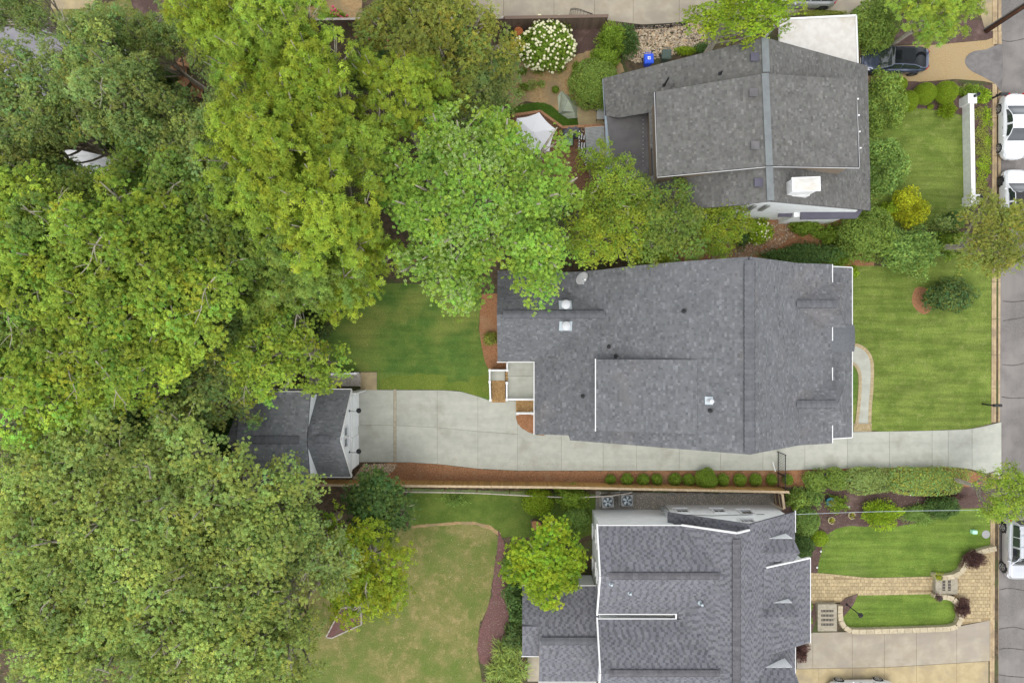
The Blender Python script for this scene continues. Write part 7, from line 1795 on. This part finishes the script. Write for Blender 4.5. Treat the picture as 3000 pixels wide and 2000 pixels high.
# ------------------------------------------------------------------ cars
def lerp_tab(tab, x):
    for (a, b), (c, d) in zip(tab[:-1], tab[1:]):
        if a <= x <= c:
            t = (x - a) / (c - a); t = t * t * (3 - 2 * t) * .5 + t * .5
            return b + (d - b) * t
    return tab[0][1] if x < tab[0][0] else tab[-1][1]
def car(name, x, y, rz, label, paint, L=4.7, W=1.84, H=1.45, kind='sedan', zg=0.0, rim='rim', roof_glass=False, rails=False, dark_roof=False, sunroof=False):
    """front towards local +x; loft of cross sections cut into panels"""
    t = thing(name, (x, y, zg), label, 'car', None, rz)
    h = L / 2
    if kind == 'sedan':
        top = [(-h, .62), (-h + .06, .86), (-h + .22, .98), (-h + .75, 1.02), (-h + 1.02, 1.06), (-h + 1.75, H - .05), (-.25, H), (.25, H - .02), (h - 2.05 + .25, H - .14), (h - 1.22, .99), (h - .9, .94), (h - .35, .84), (h - .08, .70), (h, .55)]
        ws, rs = (h - 2.0, h - 1.22), (-h + 1.0, -h + 1.72); sw = (-h + 1.25, h - 1.55); pil = [-.05]
    elif kind == 'fast':
        top = [(-h, .60), (-h + .05, .85), (-h + .16, 1.02), (-h + .42, 1.09), (-h + 1.4, H - .05), (-.1, H), (.45, H - .03), (h - 1.85, H - .17), (h - 1.05, .95), (h - .7, .88), (h - .3, .78), (h - .06, .66), (h, .52)]
        ws, rs = (h - 1.95, h - 1.05), (-h + .40, -h + 1.35); sw = (-h + .85, h - 1.45); pil = [-.15]
    else:
        top = [(-h, .65), (-h + .05, 1.0), (-h + .12, 1.15), (-h + .42, H - .10), (-h + .8, H - .02), (-.2, H), (.4, H - .02), (h - 1.75, H - .16), (h - 1.12, 1.12), (h - .8, 1.08), (h - .3, .98), (h - .06, .80), (h, .60)]
        ws, rs = (h - 1.82, h - 1.12), (-h + .13, -h + .46); sw = (-h + .45, h - 1.45); pil = [-.25, -h + 1.3]
    belt = .92 if kind != 'suv' else 1.06
    bl = [(-h, min(.60, belt)), (-h + .10, belt - .06), (-h + .4, belt + .02), (-.4, belt), (h - 1.3, belt - .01), (h - .5, belt - .14), (h - .08, belt - .30), (h, .5)]
    wd = [(-h, .60), (-h + .05, .76), (-h + .18, .88), (-h + .6, .97), (-.5, 1.0), (.8, 1.0), (h - .8, .965), (h - .35, .88), (h - .12, .74), (h - .03, .60), (h, .5)]
    if kind == 'fast': wd = [(-h, .40), (-h + .04, .58), (-h + .12, .72), (-h + .3, .86), (-h + .75, .965), (-.5, 1.0), (.8, 1.0), (h - .8, .965), (h - .35, .86), (h - .12, .68), (h - .03, .54), (h, .42)]
    r_w = .335 if kind != 'suv' else .365
    wx = (-h + (.98 if kind != 'suv' else .85), h - (.88 if kind != 'suv' else .82))
    n = 72; M_ = 17
    G = []
    for i in range(n + 1):
        xx = -h + L * i / n; w = W / 2 * lerp_tab(wd, xx); zt = lerp_tab(top, xx); zb = min(lerp_tab(bl, xx), zt - .02)
        tall = max(0.0, zt - zb - .06)
        wr = w * (.90 - .24 * min(1, tall / .45))
        lo = .20 if abs(xx) < h - .25 else .20 + .12 * (abs(xx) - h + .25) / .25
        row = [(w * .90, lo), (w * .975, lo + .10), (w * 1.0, lo + (zb - lo) * .35), (w * 1.0, lo + (zb - lo) * .62), (w * .985, lo + (zb - lo) * .82), (w * .955, zb - .02), (w * .915, zb + .005)]
        for k in range(1, 5):
            f = k / 4; row.append((w * .905 + (wr - w * .905) * f, zb + .01 + (zt - .055 - zb - .01) * f))
        for f, dzz in ((.94, .028), (.80, .012), (.58, .004), (.36, .001), (.16, 0), (0.0, 0.0)): row.append((wr * f, zt - dzz * (1.0 if tall > .05 else 1.4)))
        G.append((xx, row))
    parts = {'body': MB(), 'windscreen': MB(), 'rear_window': MB(), 'side_window': [MB(), MB()], 'roof_panel': MB()}
    for i in range(n):
        x0, r0_ = G[i]; x1, r1_ = G[i + 1]; xm = (x0 + x1) / 2
        for k in range(M_ - 1):
            for sgn in (1, -1):
                q = [(x0, sgn * r0_[k][0], r0_[k][1]), (x1, sgn * r1_[k][0], r1_[k][1]), (x1, sgn * r1_[k + 1][0], r1_[k + 1][1]), (x0, sgn * r0_[k + 1][0], r0_[k + 1][1])]
                if sgn < 0: pass
                else: q = q[::-1]
                dest = 'body'
                if 7 <= k <= 9 and sw[0] < xm < sw[1] and not any(abs(xm - p_) < .05 for p_ in pil) and r0_[10][1] - r0_[6][1] > .14: dest = 'side_window'
                if k >= 11 and ws[0] < xm < ws[1]: dest = 'windscreen'
                if k >= 11 and rs[0] < xm < rs[1]: dest = 'rear_window'
                if k >= 11 and rs[1] <= xm <= ws[0] and (roof_glass or dark_roof): dest = 'roof_panel'
                if sunroof and k >= 13 and .0 < xm < .75: dest = 'roof_panel'
                if dest == 'body' and k < 5:
                    zc_ = sum(p_[2] for p_ in q) / 4
                    if any((xm - wxx) ** 2 + (zc_ - r_w) ** 2 < (r_w + .045) ** 2 for wxx in wx): continue
                (parts[dest][0 if sgn > 0 else 1] if dest == 'side_window' else parts[dest]).poly(q)
    for k, i in ((0, 0), (1, n)):
        xx, row = G[i]; ring = [(xx, a, b) for a, b in row] + [(xx, -a, b) for a, b in reversed(row[:-1])]
        parts['body'].poly(ring if i == 0 else ring[::-1])
    def weld(mb, nm, m):
        o = mb.build(nm, m, t, smooth=True, local=True)
        bm = bmesh.new(); bm.from_mesh(o.data); bmesh.ops.remove_doubles(bm, verts=bm.verts, dist=.0005); bmesh.ops.recalc_face_normals(bm, faces=bm.faces); bm.to_mesh(o.data); bm.free()
        o.data.polygons.foreach_set('use_smooth', [True] * len(o.data.polygons)); return o
    body = weld(parts['body'], 'body', paint); weld(parts['windscreen'], 'windscreen', 'glass_dark'); weld(parts['rear_window'], 'rear_window', 'glass_roof' if roof_glass else 'glass_dark')
    for s_ in (0, 1):
        if parts['side_window'][s_].v: weld(parts['side_window'][s_], 'side_window', 'glass_dark')
    if parts['roof_panel'].v: weld(parts['roof_panel'], 'roof_panel', 'glass_roof' if (roof_glass or sunroof) else 'black_plastic')
    mb = MB(); mb.box((0, 0, .26), (L - .5, W * .78, .16)); mb.build('underbody', 'black_plastic', t, local=True)
    ty = MB(); ty.tube([(0, -.11, 0), (0, -.10, 0), (0, .10, 0), (0, .11, 0)], [r_w * .93, r_w, r_w, r_w * .93], 26); tym = ty.mesh('tyre', 'rubber')
    rm = MB(); rm.tube([(0, .1115, 0), (0, .116, 0)], [r_w * .64, r_w * .64], 22)
    rdark = rm.mesh('rim_back', 'black_plastic')
    sp = MB()
    for k in range(5):
        a = k * 2 * math.pi / 5 + .3; d = Vector((math.cos(a), 0, math.sin(a))); sp.beam(d * .03 + Vector((0, .122, 0)), d * r_w * .64 + Vector((0, .118, 0)), .075, .016, up=(0, 1, 0))
    sp.tube([(0, .115, 0), (0, .128, 0)], [.06, .055], 12)
    sp.tube([(r_w * .66 * math.cos(a * math.pi / 12), .12, r_w * .66 * math.sin(a * math.pi / 12)) for a in range(25)], .017, 5, False)
    spm = sp.mesh('spokes', rim)
    for wxx in wx:
        for s_ in (-1, 1):
            o = inst('wheel', tym, t, (wxx, s_ * (W / 2 - .105), r_w), 0 if s_ > 0 else math.pi)
            inst('rim_back', rdark, o); inst('rim', spm, o)
            mb = MB(); yy = s_ * (W / 2 * lerp_tab(wd, wxx) - .005)
            mb.tube([(wxx + (r_w + .05) * math.cos(a * math.pi / 14), yy, r_w + (r_w + .05) * math.sin(a * math.pi / 14)) for a in range(-1, 16)], .018, 5, False); mb.build('arch_lip', paint if kind != 'suv' else 'black_plastic', t, local=True)
            mb = MB(); mb.box((wxx, s_ * (W / 2 - .32), .42), (.74, .24, .62)); mb.build('wheel_well', 'black_plastic', t, local=True)
    for s_ in (-1, 1):
        w = W / 2
        mb = MB(); mb.add([(h - .10, s_ * w * .66, .66), (h - .30, s_ * w * .88, .70), (h - .52, s_ * w * .90, .79), (h - .34, s_ * w * .70, .81)], [(0, 1, 2, 3) if s_ > 0 else (3, 2, 1, 0)])
        vs = [Vector(v_) + Vector((.035, s_ * .03, .035)) for v_ in mb.v]; mb2 = MB(); mb2.add(mb.v + vs, [(4, 5, 6, 7), (0, 1, 5, 4), (1, 2, 6, 5), (2, 3, 7, 6), (3, 0, 4, 7), (3, 2, 1, 0)]); mb2.build('headlight', 'lamp_clear', t, local=True)
        zr_ = .86 if kind != 'suv' else 1.0
        mb = MB(); mb.beam((-h + (.035 if kind != 'fast' else .06), s_ * w * .50, zr_), (-h + (.24 if kind != 'fast' else .30), s_ * w * (.875 if kind != 'fast' else .80), zr_ + .02), .10, .10); mb.build('tail_light', 'tail_red', t, local=True)
        mb = MB(); xm_ = sw[1] - .05; mb.box((xm_, s_ * (w + .07), belt + .06), (.12, .2, .13), bev=.03); mb.build('mirror', paint, t, local=True)
        for dx in (.1, -.85): mb = MB(); mb.box((xm_ - .75 + dx, s_ * (w * .992), belt - .14), (.2, .03, .03)); mb.build('door_handle', 'grey_metal' if paint != 'paint_dark' else 'black_plastic', t, local=True)
        if rails: mb = MB(); mb.tube([(-h + .7, s_ * .60, H - .03), (-h + .85, s_ * .60, H + .05), (.35, s_ * .60, H + .04), (.5, s_ * .60, H - .05)], .022, 6); mb.build('roof_rail', 'light_metal', t, local=True)
    if rails:
        for xx in (-h + 1.1, -.35): mb = MB(); mb.beam((xx, -.6, H + .05), (xx, .6, H + .05), .06, .03); mb.build('cross_bar', 'light_metal', t, local=True)
    mb = MB(); mb.box((h - .03, 0, .48), (.05, .9, .16)); mb.build('grille', 'black_plastic', t, local=True)
    mb = MB(); mb.box((h + .004, 0, .40), (.012, .40, .12)); mb.build('number_plate', 'white_paint', t, local=True); mb = MB(); mb.box((-h - .004, 0, .70), (.012, .40, .12)); mb.build('number_plate', 'white_paint', t, local=True)
    return t
car('white_sedan', P(2955, 372).x, P(2963, 378).y, -math.pi / 2, 'white sedan parked at the kerb beside the white wall', 'paint_white', 4.72, 1.84, 1.45, 'sedan', -.12)
car('white_crossover', P(2957, 595).x, P(2966, 590).y, math.pi / 2, 'white car with dark roof parked half under the olive tree', 'paint_white', 4.4, 1.84, 1.6, 'suv', -.12, 'rim_dark', dark_roof=True)
car('silver_suv', P(2966, 1600).x, P(2966, 1598).y, -math.pi / 2, 'silver off-roader with roof rails parked below the street tree', 'paint_silver', 4.55, 1.84, 1.75, 'suv', -.12, 'rim', rails=True, sunroof=True)
car('dark_car', P(2608, 186).x, P(2612, 186).y, math.pi - .02, 'dark blue-grey car with glass roof on the gravel drive', 'paint_dark', 4.75, 1.88, 1.44, 'fast', .01, 'rim_dark', roof_glass=True)
car('silver_car', P(2344, -8).x, P(2344, -4).y, math.pi - .03, 'silver car cut by the top edge behind the carport', 'paint_silver', 4.6, 1.84, 1.62, 'suv', .02, 'rim_dark')
car('white_hatchback', P(2510, 2016).x, P(2510, 2018).y, math.pi + .015, 'white car cut by the bottom edge on the forecourt', 'paint_white', 4.7, 1.84, 1.5, 'sedan', .03, 'rim')
